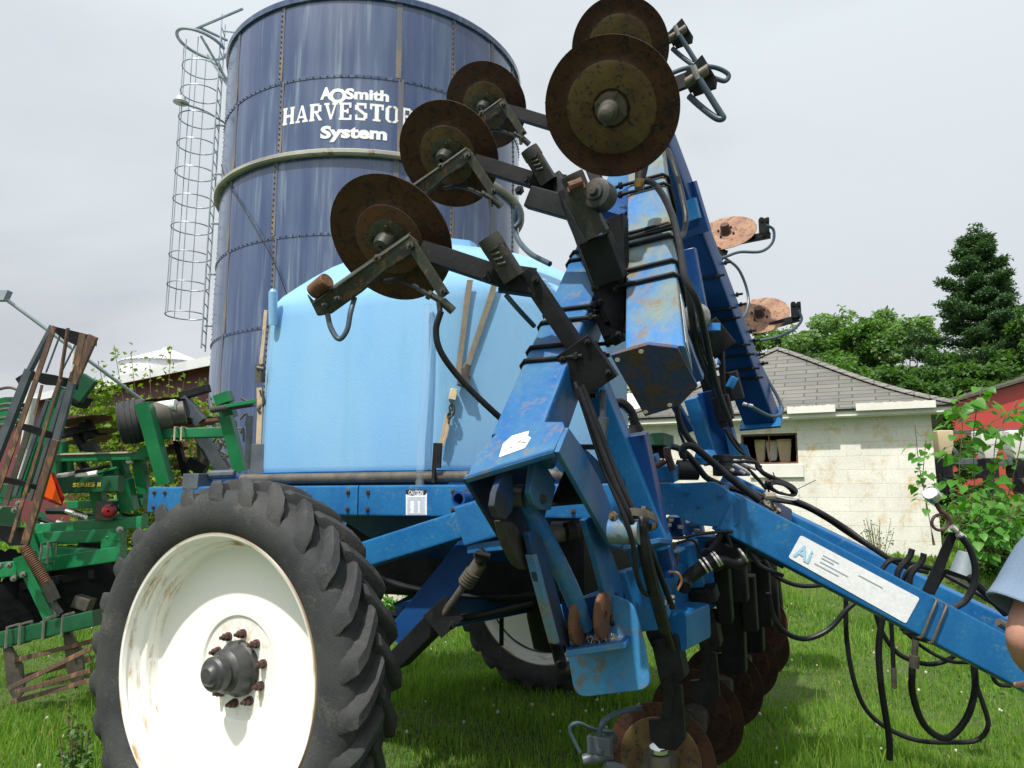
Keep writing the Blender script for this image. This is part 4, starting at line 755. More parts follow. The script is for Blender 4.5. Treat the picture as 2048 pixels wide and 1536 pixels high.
m = MB(); m.plate([M(-.5, 1.5, 1.02), M(1.15, 1.5, 1.02), M(1.15, 1.5, 1.48), M(-.5, 1.5, 1.48)], SV*1.1); m.build('shade_blocker', 'arm', AP, bevel=.04)  # plain box added to block sky light and deepen shade under the tank
m = MB(); m.lathe(M(.85, 1.9, 1.0), ZV, [(-.28, .02), (-.28, .16), (-.1, .2), (.05, .2)], 24, cap=True); m.tube([M(.9, 1.7, .8), M(1.1, 1.4, .7), M(1.3, 1.3, .9), M(1.5, 1.5, 1.1)], .035, 10); m.build('pump_drive', 'arm', AP)
m = MB(); m.tube([M(-.3, 1.3, 1.1), M(.0, 1.2, .98), M(.5, 1.25, .96), M(.9, 1.4, 1.05)], .022, 8); m.tube([M(-.2, 1.35, 1.2), M(.2, 1.2, 1.12), M(.7, 1.3, 1.08), M(1.2, 1.3, 1.15)], .016, 8); m.build('supply_hose', 'hose', AP)
m = MB(); m.tube([P(1005, 1185, 5.3), P(1022, 1207, 5.2), P(1050, 1208, 5.1), P(1075, 1180, 5.1)], .045, 10); m.build('hose', 'hose', AP)
bb('frame_leg', 'arm', P(1003, 1060, 5.0), P(1003, 1290, 5.0), .03, .03)
# plate hopper side under the tank
m = MB(); m.plate([M(-.35, 1.2, rz-.08), M(1.1, 1.2, rz-.08), M(.9, 1.5, rz-.35), M(-.05, 1.5, rz-.35)], SV*.01); m.build('shield_plate', 'blue_dark', AP)
# near wing, lower beam ------------------------------------------------
al = math.radians(48); wv = (SV*math.cos(al)+ZV*math.sin(al)); wn = (-SV*math.sin(al)+ZV*math.cos(al))
B0 = P(1063, 862, 2.58)
BW, BH = .185, .17
def b1(s, t=0, n=0): return B0+wv*s+TV*t+wn*n
m = MB(); m.beam(b1(-.10), b1(1.95), BW, BH, wn, r=.016); wing = m.build('wing_beam', 'blue_worn', AP)
def ubolt(beamf, s, w, h, parent, r=.0085, ext=.10, side=1, name='u_bolt'):
    """square u-bolt round three faces, threaded ends stick out past 'side'"""
    g = r; W_ = w/2+g; H_ = h/2+g; rr = .02; pts = [beamf(s, side*(W_+ext), H_), beamf(s, -side*(W_-rr), H_), beamf(s, -side*W_, H_-rr), beamf(s, -side*W_, -H_+rr), beamf(s, -side*(W_-rr), -H_), beamf(s, side*(W_+ext), -H_)]
    m_ = MB(); m_.tube(pts, r, 8, False); 
    for n_ in (H_, -H_): a_ = beamf(s, side*(W_+ext-.03), n_); m_.cyl(a_, a_+TV*side*.014, r*1.9, n=6)
    return m_.build(name, 'arm', parent)
for s in (.28, .36, .52, .60, .98, 1.05): ubolt(b1, s, BW, BH, wing, ext=.045)
# flared hood at the lower end of the wing
nb = BH/2+.004; hp = lambda u, v, o=0: PPL(u, v, b1(0, 0, nb+o), wn)
m = MB(); m.plate([hp(934, 955), hp(950, 912), hp(1014, 843), hp(1126, 843), hp(1129, 856), hp(1106, 902), hp(1020, 928)], -wn*.020); m.build('hood_plate', 'blue_worn', wing, bevel=.003)
m = MB(); m.beam(hp(932, 958), hp(1107, 905), .02, .022, wn); m.build('hood_edge', 'blue_worn', wing, bevel=.002)
c0 = hp(1108, 903); aHr = (c0-OW).dot(TV); c1 = hp(932, 957); aHl = (c1-OW).dot(TV)
Z2 = lambda L: [(700+.3905*x, 820+.3905*y) for x, y in L]
m = MB(); m.plate([PA(u, v, aHr) for u, v in [(1107, 904), (1127, 855), (1152, 890), (1196, 970), (1240, 1080), (1232, 1098), (1212, 1090)]], TV*.018); m.build('hood_side', 'blue_worn', wing, bevel=.003)
m = MB(); m.plate([PA(u, v, aHl) for u, v in [(932, 958), (1036, 1132), (1052, 1136), (1075, 1090), (1110, 960), (1060, 880), (960, 925)]], TV*-.016); m.build('hood_side', 'grime_shade', wing, bevel=.003)
m = MB(); m.plate([PA(1150, 890, aHl+.01), PA(1150, 890, aHr-.01), PA(1215, 1000, aHr-.01), PA(1100, 1010, aHl+.01)], wn*-.01); m.build('hood_back', 'grime_shade', wing)
# lugs, link, pins
la, lb_ = aHl+.10, aHr-.115
m = MB(); m.plate([PA(u, v, la) for u, v in [(1004, 952), (992, 985), (988, 1012), (995, 1034), (1012, 1040), (1026, 1020), (1028, 985), (1024, 945)]], TV*-.022); m.build('lug', 'grime_shade', wing, bevel=.003)
m = MB(); m.plate([PA(u, v, lb_) for u, v in [(1069, 922), (1060, 985), (1068, 1008), (1084, 1020), (1102, 1020), (1112, 975), (1104, 950), (1086, 920)]], TV*-.022); m.build('lug', 'blue_worn', wing, bevel=.003)
m = MB(); e = P(1046, 992, 2.56); m.tube([e-TV*.085, e+TV*.07], .020, 16, False); m.tube([e-TV*.030, e+TV*.012], .040, 20, False); m.bolt(P(1086, 998, 2.5), -SV, .018, .010); m.cyl(P(1011, 994, 2.54), P(1009, 993, 2.49), .006, n=8); m.build('pivot_pin', 'hub', wing)
m = MB(); m.tube([P(1044, 985, 2.56), P(1060, 1020, 2.58), P(1098, 1092, 2.62), P(1140, 1178, 2.68), P(1172, 1255, 2.74)], [.028]*8+[.034]*14+[.030]*10, 16); m.build('link_arm', 'blue_worn', wing)
m = MB(); m.plate([PA(u, v, la-.01) for u, v in [(1005, 1040), (1028, 1044), (1050, 1075), (1064, 1096), (1054, 1140), (1040, 1130), (1018, 1090)]], TV*-.035); m.build('cast_knuckle', 'castdark', wing, bevel=.006)
# lower, fixed hinge bracket
HB = root('x', (0, 0, 0), '', ''); bpy.data.objects.remove(HB)
arr = aHr-.03; all_ = aHl+.13
m = MB(); m.plate([PA(u, v, arr) for u, v in [(1170, 1040), (1178, 1034), (1190, 1040), (1212, 1075), (1240, 1150), (1262, 1240), (1270, 1280), (1256, 1294), (1230, 1266), (1192, 1118)]], TV*-.022); hbk = m.build('hinge_bracket', 'blue_worn', AP, bevel=.003)
m = MB(); m.plate([PA(u, v, all_) for u, v in [(1057, 1066), (1066, 1060), (1085, 1075), (1112, 1170), (1142, 1292), (1115, 1290), (1074, 1150)]], TV*-.022); m.build('bracket_side', 'grime_shade', hbk, bevel=.003)
m = MB(); m.plate([PA(u, v, all_+.004) for u, v in [(1066, 1110), (1074, 1108), (1120, 1284), (1113, 1288)]], TV*-.030); m.build('bracket_edge', 'blue_bleach', hbk, bevel=.002)
m = MB(); m.tube([P(1068, 1080, 2.66), P(1205, 1046, 2.74)], .030, 20, False); m.build('hinge_pin', 'castgrey', hbk)
m = MB(); m.tube([P(1132, 1063, 2.66), P(1148, 1060, 2.67)], .033, 20, False); m.build('pin_sleeve', 'arm', hbk)
for u_, v_, d_ in ((1157, 1243, 2.70), (1206, 1232, 2.72)):
    m = MB(); m.lathe(P(u_, v_, d_), TV, [(-.011, .02), (-.011, .078), (-.007, .084), (.007, .084), (.011, .078), (.011, .02)], 40, closed=True); m.build('roller_disc', 'rust', hbk, sharp=40)
m = MB(); m.tube([P(1130, 1262, 2.74), P(1225, 1240, 2.77)], .022, 14, False); m.build('roller_pin', 'arm', hbk)
fp = P(1210, 1300, 2.80)
fpp = lambda u, v: PPL(u, v, fp, SV)
def rc(L, k=5):
    """round the corners of a pixel outline: entries (u, v, radius)"""
    out = []; n = len(L)
    for i, e in enumerate(L):
        u, v = e[:2]; r_ = e[2] if len(e) > 2 else 0
        if not r_: out.append((u, v)); continue
        p = Vector((u, v)); a = Vector(L[i-1][:2])-p; b_ = Vector(L[(i+1) % n][:2])-p; a = a.normalized()*r_; b_ = b_.normalized()*r_
        for j in range(k+1): t_ = j/k; q_ = p+a*(1-t_)**2+b_*t_**2; out.append((q_.x, q_.y))
    return out
m = MB(); m.plate([fpp(u, v) for u, v in rc([(1118, 1210, 0), (1135, 1310, 0), (1150, 1396, 28), (1303, 1378, 26), (1288, 1290, 0), (1266, 1206, 22), (1200, 1180, 0)])], SV*.02); m.build('foot_plate', 'blue_foot', AP, bevel=.003)
m = MB(); m.plate([P(1131, 1302, 2.62), P(1252, 1284, 2.66), P(1262, 1268, 2.80), P(1135, 1282, 2.79)], ZV*-.022); m.build('bracket_floor', 'blue_worn', hbk, bevel=.003)
m = MB()
for k in range(60): c = P(rng.uniform(1150, 1245), rng.uniform(1272, 1287), 2.68+rng.uniform(0, .06)); d_ = Vector(rng.normal(size=3)).normalized()*.012; m.tube([c-d_, c+d_], .0022, 4, False)
m.build('straw_debris', 'webbing', hbk)
m = MB(); m.plate([P(1122, 1205, 2.80), P(1235, 1185, 2.84), P(1252, 1262, 2.84), P(1140, 1296, 2.80)], SV*.02); m.build('back_plate', 'blue_dark', AP)
# roller bracket and hose strap on the right of the hood
m = MB(); m.lathe(P(1238, 1062, 2.58), TV, [(-.03, .045), (.075, .045), (.075, .02)], 24, cap=True); m.build('roller', 'blue_bleach', wing)
m = MB(); c = P(1277, 1040, 2.56); m.sweep([[c+TV*(.066*math.cos(a)*k_)+ZV*(.030*math.sin(a)*k_+h_)-SV*(.05*math.sin(a)) for k_, h_ in ((1, -.012), (1, .012), (.93, .012), (.93, -.012))] for a in np.linspace(-2.6, 2.9, 26)]); m.bolt(P(1229, 1033, 2.5), -SV*.8-TV*.3, .017, .012); m.build('hose_clamp_strap', 'castgrey', wing)
# second riser behind the hoses
bb('riser', 'blue', P(1180, 742, 2.98), P(1322, 1092, 3.02), .09, .10, -SV); bb('riser', 'blue_dark', P(1262, 870, 3.0), P(1322, 1150, 3.05), .13, .07, -SV); bb('riser', 'blue', P(1100, 880, 3.3), P(1185, 960, 3.3), .5, .06, ZV)
bb('riser', 'blue', P(1276, 1070, 2.98), P(1316, 1230, 3.02), .10, .06, -SV)
m = MB(); m.plate([P(1245, 1090, 2.75), P(1320, 1075, 2.8), P(1345, 1078, 2.95), P(1268, 1100, 2.95)], ZV*-.02); m.build('riser_shelf', 'blue_worn', AP, bevel=.003)
bb('riser', 'blue_dark', P(1205, 470, 3.2), P(1245, 640, 3.0), .10, .08, -SV); bb('riser', 'blue_dark', P(1220, 440, 3.4), P(1290, 380, 3.6), .12, .08, -SV)
# tip beam, folded back ------------------------------------------------
T0 = P(1308, 702, 2.50); T1 = P(1289, 300, 3.55); wt = (T1-T0).normalized()
tx = TV-wt*TV.dot(wt); tx.normalize(); tn = tx.cross(wt); tn = tn if tn.dot(-SV) > 0 else -tn
TW, TH = .205, .15
def b2(s, t=0, n=0): return T0+wt*s+tx*t+tn*n
m = MB(); m.beam(b2(0, 0, -TH/2), b2(1.72, 0, -TH/2+.0), TW, TH, tn, r=.016, w1=.16, h1=.14); tip = m.build('wing_beam', 'tip', AP)
ep = lambda u, v: PPL(u, v, T0, wt)
pts = [ep(u, v) for u, v in [(1221, 705), (1296, 683), (1355, 690), (1395, 767), (1358, 806), (1290, 827)]]
m = MB(); m.plate(pts, wt*-.016); m.build('end_plate', 'rustyplate', tip, bevel=.002)
m = MB()
for u, v in ((1235, 713), (1282, 696), (1339, 803), (1291, 817)): m.cyl(ep(u, v)-wt*.0155, ep(u, v)-wt*.0185, .0085, n=14)
m.build('plate_hole', 'decal', tip)
def b2c(s, t=0, n=0): return b2(s, t, n-TH/2)
for s in (.40, .49, .66, .75, 1.08, 1.16): ubolt(b2c, s, TW-.025*s, TH, tip, ext=.04, side=-1)
for s in (.70,): 
    m = MB(); m.tube([b2c(s, .11, .088), b2c(s, -.30, .088)], .0085, 8, False); m.tube([b2c(s+.03, .11, .088), b2c(s+.03, -.26, .06)], .0085, 8, False); m.build('u_bolt', 'arm', tip)
sf = PPL(1368, 640, b2(.3, TW/2+.002, 0), tx); fx = lambda u, v: PPL(u, v, b2(.3, TW/2+.003, 0), tx)
m = MB(); m.plate([b2(.03, TW/2+.0015, -.015), b2(.03, TW/2+.0015, -.075), b2(.30, TW/2-.002, -.075), b2(.30, TW/2-.002, -.015)], tx*.001); m.build('reflector_label', 'decal', tip)
m = MB(); m.plate([hp(1024, 872, .001), hp(1058, 862, .001), hp(1056, 872, .001), hp(1062, 876, .001), hp(1050, 896, .001), hp(998, 915, .001), hp(1006, 888, .001)], wn*.001); lb = m.build('white_label', 'decal', wing)
m = MB(); m.tube([hp(1020, 894, .003), hp(1026, 896, .003)], .0012, 4, False); m.tube([hp(1036, 886, .003), hp(1041, 881, .003), hp(1044, 886, .003), hp(1052, 884, .003)], .0016, 4, False); m.build('ink_mark', 'black', lb)
# coulters on the near wing --------------------------------------------
def disc_mesh(mb, c, n, r, edge=.006):
    mb.lathe(c, n, [(.0, r*.16), (.010, r*.20), (.012, r*.52), (.004, r*.58), (.0, r*.64), (.004, r*.80), (.006, r), (.001, r), (-.002, r*.80), (-.006, r*.62), (.004, r*.5), (.002, r*.16)], 64, closed=True)
def near_coulter(off, hubm='disc_red', dscale=1.0, long=None, far=False):
    o = Vector(off); f = lambda u, v, d: P(u, v, d)+o
    c = f(781, 478, 2.86); n = (Vector((-.30, -.64, -.60))).normalized()
    cu = MB(); 
    for d0, d1, w_, h_ in (((842, 500, 2.78), (1022, 560, 2.74), .036, .075), ((1000, 556, 2.74), (1070, 566, 2.74), .06, .10)): cu.beam(f(*d0), f(*d1), w_, h_, ZV)
    e0 = f(1052, 545, 2.74); e1 = f(1165, 712, 2.72) if long is None else long
    cu.beam(e0, e1, .06, .075, -SV); cu.bolt(f(972, 552, 2.70), -SV, .020, .008); cu.bolt(f(1072, 560, 2.69), -SV, .016, .010)
    co = cu.build('coulter', 'arm', AP)
    m_ = MB(); disc_mesh(m_, c, n, .255); m_.build('disc', 'disc', co, sharp=60)
    m_ = MB(); m_.lathe(c, n, [(.01, .142), (.013, .138), (.012, .06)], 40); m_.build('hub_ring', hubm, co)
    m_ = MB(); m_.lathe(c, n, [(.012, .084), (.022, .082), (.026, .070), (.028, .045), (.06, .040), (.085, .030), (.09, .01)], 28)
    x = n.orthogonal().normalized(); y = n.cross(x)
    for k in range(4): p_ = c+x*(.064*math.cos(k*1.57+.5))+y*(.064*math.sin(k*1.57+.5))+n*.024; m_.bolt(p_, n, .013, .010)
    m_.build('hub', 'armgreen', co)
    m_ = MB(); m_.plate([f(*q_) for q_ in ((613, 588, 2.74), (626, 602, 2.74), (700, 552, 2.73), (818, 468, 2.70), (836, 482, 2.70), (832, 502, 2.70), (770, 540, 2.72), (722, 582, 2.74), (660, 626, 2.76), (634, 631, 2.77))], SV*.012); m_.plate([f(626, 603, 2.74), f(818, 469, 2.70), f(822, 463, 2.76), f(632, 594, 2.80)], ZV*-.010); m_.bolt(f(757, 518, 2.70), -SV, .016, .012); m_.bolt(f(653, 612, 2.745), -SV, .013, .012); m_.bolt(f(678, 599, 2.735), -SV, .013, .012); m_.build('scraper_bar', 'armgreen', co, bevel=.002)
    m_ = MB(); m_.tube([f(626, 584, 2.76), f(655, 560, 2.72)], .030, 18, False); m_.build('roller_knob', 'rust', co, bevel=.004)
    m_ = MB(); m_.beam(f(818, 480, 2.68), f(890, 592, 2.66), .040, .012, -SV, r=.002); m_.bolt(f(822, 492, 2.67), -SV, .016, .010); m_.bolt(f(888, 583, 2.65), -SV, .012, .010); m_.build('stay_bar', 'armgreen', co)
    m_ = MB(); m_.tube([f(862, 590, 2.66), f(884, 603, 2.66)], .012, 10, False); m_.tube([f(884, 602, 2.66), f(906, 622, 2.66)], .0165, 12, False); m_.tube([f(878, 604, 2.66), f(880, 622, 2.66)], .010, 10, False); m_.cyl(f(855, 588, 2.66), f(862, 592, 2.66), .017, n=8); m_.build('spray_valve', 'armgreen', co)
    m_ = MB(); m_.tube([f(858, 590, 2.68), f(830, 572, 2.74), f(795, 560, 2.80), f(770, 562, 2.84)], .009, 8); m_.build('supply_hose', 'hose', co)
    m_ = MB(); m_.tube([f(655, 628, 2.76), f(662, 656, 2.75), f(678, 678, 2.74), f(694, 660, 2.74), f(701, 625, 2.75), f(709, 596, 2.78)], .010, 10); m_.build('drip_hose', 'hosegrey', co)
    sp0, sp1 = f(976, 474, 2.66), f(1028, 556, 2.68); dd = (sp1-sp0).normalized(); sx_ = dd.cross(SV).normalized()
    m_ = MB(); m_.lathe(sp0, dd, [(.03, .026), (.0, .028), (.0, .041), (.02, .043), (.05, .043)], 20)
    m_.beam(sp0+dd*.04, sp1, .074, .07, -SV, r=.012)
    m_.build('spring_housing', 'housing', co); m_ = MB()
    k_ = Vector(-SV); cen = sp0.lerp(sp1, .52)-SV*.034; 
    m_.plate([cen+sx_*a_+dd*b_ for a_, b_ in ((-.018, -.045), (.012, -.045), (.018, -.03), (.018, .05), (-.018, .05))], SV*-.003)
    m_.build('housing_slot', 'glassy', co); m_ = MB()
    for j in range(4): m_.tube([cen-SV*.006+sx_*-.014+dd*(-.03+.02*j), cen-SV*.006+sx_*.014+dd*(-.02+.02*j)], .006, 8, False)
    m_.build('spring', 'armgreen', co)
    cl = MB(); e2 = e1+(e1-e0).normalized()*.10; cl.beam(e1-(e1-e0).normalized()*.02, e2+(e1-e0).normalized()*.03, .13, .09, -SV, r=.008)
    cl.beam(e1-(e1-e0).normalized()*.035-SV*.05, e2+(e1-e0).normalized()*.045-SV*.05, .145, .014, -SV, r=.003); hd = (e2-e1).normalized(); hs = hd.cross(SV).normalized()
    for a_, b_ in ((-.055, -.01), (.055, -.01), (-.055, .12), (.055, .12)): cl.bolt(e1+hs*a_+hd*b_-SV*.057, -SV, .013, .010)
    cl.build('clamp_plate', 'arm', co, bevel=.003); return co, c
co1, dc1 = near_coulter((0, 0, 0))
off2 = P(897, 310, 3.58)-P(781, 478, 2.86); near_coulter(off2, 'disc_yellow', long=P(1228, 618, 2.98))
off3 = P(972, 212, 4.5)-P(781, 478, 2.86); near_coulter(off3, 'disc_yellow', long=P(1238, 470, 3.7))
m = MB(); m.tube([P(882, 622, 2.66), P(872, 662, 2.66), P(884, 708, 2.66), P(932, 770, 2.68), P(1010, 844, 2.72), P(1060, 880, 2.78)], .0115, 10); m.build('supply_hose', 'hose', co1)
m = MB(); m.tube([P(1012, 590, 2.72), P(1038, 620, 2.76), P(1068, 652, 2.85)], .0095, 10); m.tube([P(1030, 420, 3.3), P(1032, 470, 3.3), P(1058, 505, 3.2), P(1100, 528, 3.1)], .012, 10); m.tube([P(1034, 410, 3.3), P(1040, 440, 3.3), P(1030, 455, 3.3)], .012, 10); m.build('supply_hose', 'hosegrey', AP)
# big discs on the tip beam
def big_disc(c, n, r, hubm, label=None, stub=True):
    x = n.orthogonal().normalized(); y = n.cross(x); m_ = MB()
    m_.lathe(c, n, [(.0, r*.10), (.004, r*.30), (.014, r*.60), (.006, r*.67), (.0, r*.74), (.006, r*.88), (.012, r), (.007, r), (.0, r*.88), (-.007, r*.72), (.006, r*.58), (-.004, r*.10)], 72, closed=True); d_ = m_.build('coulter', 'disc', AP, sharp=60)
    m_ = MB(); m_.lathe(c, n, [(.0065, r*.28), (.0175, r*.60), (.009, r*.665)], 56); m_.build('disc_face', hubm, d_)
    m_ = MB()
    if stub: m_.lathe(c, n, [(.0, .062), (.02, .060), (.024, .040), (.075, .037), (.08, .030), (.12, .027), (.128, .018), (.13, .002)], 24)
    for k in range(4): p_ = c+x*(.055*math.cos(k*1.57+.3))+y*(.055*math.sin(k*1.57+.3))+n*.008; m_.bolt(p_, n, .012, .012)
    m_.build('hub', 'castgrey' if stub else 'armgreen', d_); return d_
n4 = Vector((-.30, -.68, -.60)).normalized()
d4 = big_disc(P(1223, 216, 2.84), n4, .258, 'disc_yellow'); d5 = big_disc(P(1240, 98, 3.95), n4, .258, 'disc_yellow')
def knife(o, par):
    f = lambda u, v, d=2.9: P(u, v, d)+o; m_ = MB(); m_.beam(f(1300, 190, 3.0), f(1395, 152, 2.92), .02, .062, ZV); m_.build('knife_arm', 'arm', par)
    m_ = MB(); m_.plate([f(1368, 146), f(1404, 108), f(1434, 158), f(1432, 176), f(1425, 178), f(1388, 192)], SV*.012); m_.plate([f(1368, 162, 2.86), f(1418, 130, 2.86), f(1422, 138, 2.86), f(1375, 176, 2.86)], SV*.05); m_.build('knife_bracket', 'arm', par, bevel=.003)
    m_ = MB(); m_.sweep([[f(1372+q_*45, 168-q_*30, 2.86)-SV*(.022*math.sin(a))+ZV*(.022*math.cos(a)) for a in np.linspace(0, 3.14, 8)] for q_ in (0, .3, .7, 1)]); m_.build('knife_guard', 'castgrey', par)
    m_ = MB(); m_.tube([f(1386, 132, 2.84), f(1396, 160, 2.84)], .012, 10, False); m_.build('nozzle', 'steel', par)
    m_ = MB(); m_.tube([f(1398, 158, 2.84), f(1415, 185, 2.84), f(1440, 225, 2.84), f(1446, 236, 2.84), f(1432, 236, 2.85), f(1400, 212, 2.88), f(1378, 192, 2.9)], .0125, 10); m_.build('drip_hose', 'hosegrey', par)
knife(Vector((0, 0, 0)), d4); knife(P(1352, 66, 3.95)-P(1388, 150, 2.9), d5)
m = MB(); m.tube([P(1335, 150, 3.2), P(1375, 136, 3.2), P(1425, 134, 3.2), P(1456, 148, 3.2), P(1450, 162, 3.2), P(1425, 155, 3.2)], .010, 10); m.build('supply_hose', 'hosegrey', AP)
# arm, spring tube and clamp that carry the big disc
m = MB(); m.beam(P(1140, 380, 3.0), P(1232, 640, 2.9), .085, .07, -SV); m.beam(P(1060, 395, 3.1), P(1150, 420, 3.0), .05, .09, ZV); m.bolt(P(1040, 382, 3.05), -SV, .02, .01)
carm = m.build('coulter_arm', 'arm', AP)
m = MB(); m.plate([P(1205, 440, 2.86), P(1246, 425, 2.9), P(1250, 610, 2.86), P(1246, 672, 2.84), P(1235, 678, 2.84), P(1197, 600, 2.84)], SV*.07); 
for u_, v_ in ((1203, 603), (1238, 670), (1190, 578), (1213, 448), (1232, 580)): m.bolt(P(u_, v_, 2.83), -SV, .014, .012)
m.build('clamp_plate', 'arm', carm, bevel=.003)
m = MB(); c0, c1 = P(1142, 348, 2.72), P(1160, 392, 2.74); m.lathe(c0, (c1-c0), [(.03, .030), (.0, .032), (.0, .043), (.01, .045), (.09, .045)], 24); m.lathe(P(1192, 385, 2.68), -SV*1.0-TV*.15, [(-.06, .055), (.0, .055), (.004, .046), (.006, .032), (.014, .030), (.016, .018), (.03, .015), (.031, .001)], 28); m.beam(P(1150, 385, 2.74), P(1195, 470, 2.76), .09, .08, -SV); m.build('spring_housing', 'housing', carm)
m = MB(); m.tube([P(1138, 374, 2.69), P(1164, 364, 2.69)], .018, 10, False); m.beam(P(1135, 382, 2.70), P(1170, 372, 2.70), .02, .02); m.build('rusty_bushing', 'rust', carm)
m = MB(); m.beam(P(1190, 475, 2.80), P(1222, 560, 2.84), .12, .09, -SV); m.build('arm_sleeve', 'arm', carm)
m = MB(); m.tube([P(1285, 318, 3.0), P(1280, 362, 2.96)], [.030, .02], 14, False); m.build('valve', 'arm', AP); m = MB(); m.cyl(P(1280, 362, 2.95), P(1278, 378, 2.94), .024, .018, 8); m.build('valve_cap', 'brass', AP)
# hoses down the tip beam
Z3 = lambda L, d: ZM(1200, 300, .1693, L, d)
m = MB(); m.tube(Z3([(540, 370, 2.95), (620, 390, 2.9), (720, 500, 2.82), (820, 690, 2.7), (890, 900, 2.62), (950, 1200, 2.55), (1000, 1500, 2.5)], 2.7)+[P(1392, 600, 2.5), P(1408, 660, 2.6), P(1430, 760, 2.9), P(1462, 850, 3.3)], .0125, 10); m.tube(Z3([(800, 0, 3.3), (850, 120, 3.2), (930, 380, 3.1), (990, 640, 3.0), (1015, 820, 2.95), (985, 980, 2.9), (930, 1040, 2.85)], 3.0), .0115, 10); m.tube([P(1376, 560, 2.6), P(1385, 640, 2.6), P(1396, 700, 2.7), P(1425, 770, 3.0)], .014, 10)
m.build('supply_hose', 'hose', AP)
# far wing --------------------------------------------------------------
F0 = P(1523, 836, 5.5); F1 = P(1345, 378, 4.7); wf_ = (F1-F0).normalized(); fn = Vector((-.62, -.78, -.10)); fn = (fn-wf_*fn.dot(wf_)).normalized()
def b3(s, t=0, n=0): return F0+wf_*s+fn.cross(wf_)*t+fn*n
m = MB(); m.beam(b3(0), b3(2.35), .235, .15, fn, r=.02); fw = m.build('wing_beam', 'blue_dark', AP)
m = MB(); m.plate([b3(-.015, -.16, .11), b3(-.015, .14, .12), b3(-.015, .16, -.11), b3(-.015, -.14, -.12)], wf_*.02); m.build('end_plate', 'blue', fw, bevel=.003)
def b3c(s, t=0, n=0): return b3(s, t, n)
for s in (.42, .50, .62, .70, .92, 1.0): ubolt(b3c, s, .235, .15, fw, ext=.03, side=-1)
ubolt(b3c, 1.25, .235, .15, fw, ext=.03, side=-1)
bb('wing_hinge', 'blue_dark', P(1362, 372, 4.7), P(1392, 470, 4.75), .2, .05, fn); bb('wing_hinge', 'blue', P(1378, 400, 4.6), P(1388, 440, 4.6), .09, .04, fn)
nf = (-SV*.77+ZV*.64).normalized()
def far_coulter(c, r=.235, armend=None):
    m_ = MB(); m_.lathe(c, nf, [(.0, .02), (.004, r*.5), (-.006, r*.66), (.004, r), (.0, r), (-.010, r*.66), (-.002, r*.5), (-.004, .02)], 56, closed=True); d_ = m_.build('coulter', 'disc_lit', AP, sharp=60)
    m_ = MB(); m_.lathe(c, nf, [(.006, .045), (.01, .040), (.07, .034), (.08, .03), (.081, .002)], 18)
    for k in range(4): x = nf.orthogonal().normalized(); y = nf.cross(x); m_.bolt(c+x*(.07*math.cos(k*1.57))+y*(.07*math.sin(k*1.57))+nf*.004, nf, .010, .010)
    m_.build('hub', 'nut', d_)
    return d_
q1 = far_coulter(P(1452, 466, 5.9)); q2 = far_coulter(P(1519, 631, 6.1)); q3 = far_coulter(P(1392, 575, 6.6), .2)
def far_arm(o, par, dd):
    f = lambda u, v, d=dd: P(u+o[0], v+o[1], d); m_ = MB(); m_.beam(f(1478, 482, dd+.1), f(1538, 470, dd-.1), .05, .05); m_.build('knife_arm', 'arm', par)
    m_ = MB(); m_.box(f(1528, 453, dd-.15), (.035, 0, 0), (0, .02, 0), (0, 0, .06)); m_.box(f(1522, 441, dd-.15), (.012, 0, 0), (0, .02, 0), (0, 0, .02)); m_.box(f(1534, 441, dd-.15), (.012, 0, 0), (0, .02, 0), (0, 0, .02)); m_.build('knife_bracket', 'arm', par, bevel=.004)
    m_ = MB(); m_.tube([f(1533, 450, dd-.2), f(1547, 460, dd-.2), f(1545, 485, dd-.2), f(1522, 503, dd-.2), f(1480, 504, dd-.2), f(1455, 512, dd-.2), f(1440, 517, dd-.2)], .011, 8); m_.build('drip_hose', 'hosegrey', par)
    m_ = MB(); m_.beam(f(1420, 500, dd), f(1450, 512, dd), .1, .06); m_.build('arm_block', 'arm', par)
far_arm((0, 0), q1, 5.8); 
m = MB(); m.tube([P(1433, 512, 5.6), P(1440, 520, 5.6)], .03, 8, False); m.tube([P(1448, 514, 5.6), P(1478, 540, 5.6), P(1496, 590, 5.6), P(1490, 630, 5.5), P(1460, 650, 5.4), P(1420, 656, 5.3)], .011, 8); m.build('supply_hose', 'hosegrey', AP)
m = MB(); m.beam(P(1540, 652, 6.0), P(1598, 636, 5.9), .05, .05); m.build('knife_arm', 'arm', q2)
m = MB(); m.box(P(1592, 622, 5.9), (.035, 0, 0), (0, .02, 0), (0, 0, .06)); m.box(P(1586, 609, 5.9), (.012, 0, 0), (0, .02, 0), (0, 0, .02)); m.box(P(1597, 609, 5.9), (.012, 0, 0), (0, .02, 0), (0, 0, .02)); m.build('knife_bracket', 'arm', q2, bevel=.004)
m = MB(); m.tube([P(1597, 620, 5.85), P(1603, 640, 5.85), P(1585, 660, 5.85), P(1550, 675, 5.8), P(1510, 682, 5.8)], .011, 8); m.build('drip_hose', 'hosegrey', q2)
m = MB(); m.tube([P(1508, 705, 5.4), P(1530, 750, 5.4), P(1558, 800, 5.35), P(1562, 826, 5.3), P(1540, 832, 5.2), P(1500, 812, 5.1), P(1486, 808, 5.1)], .012, 8); m.build('supply_hose', 'hosegrey', AP)
m = MB()
for u_, v_ in ((1486, 807), (1498, 810)): m.cyl(P(u_, v_, 5.05), P(u_+7, v_+2, 5.05), .012, n=8)
m.build('hose_fitting', 'clamp', AP)
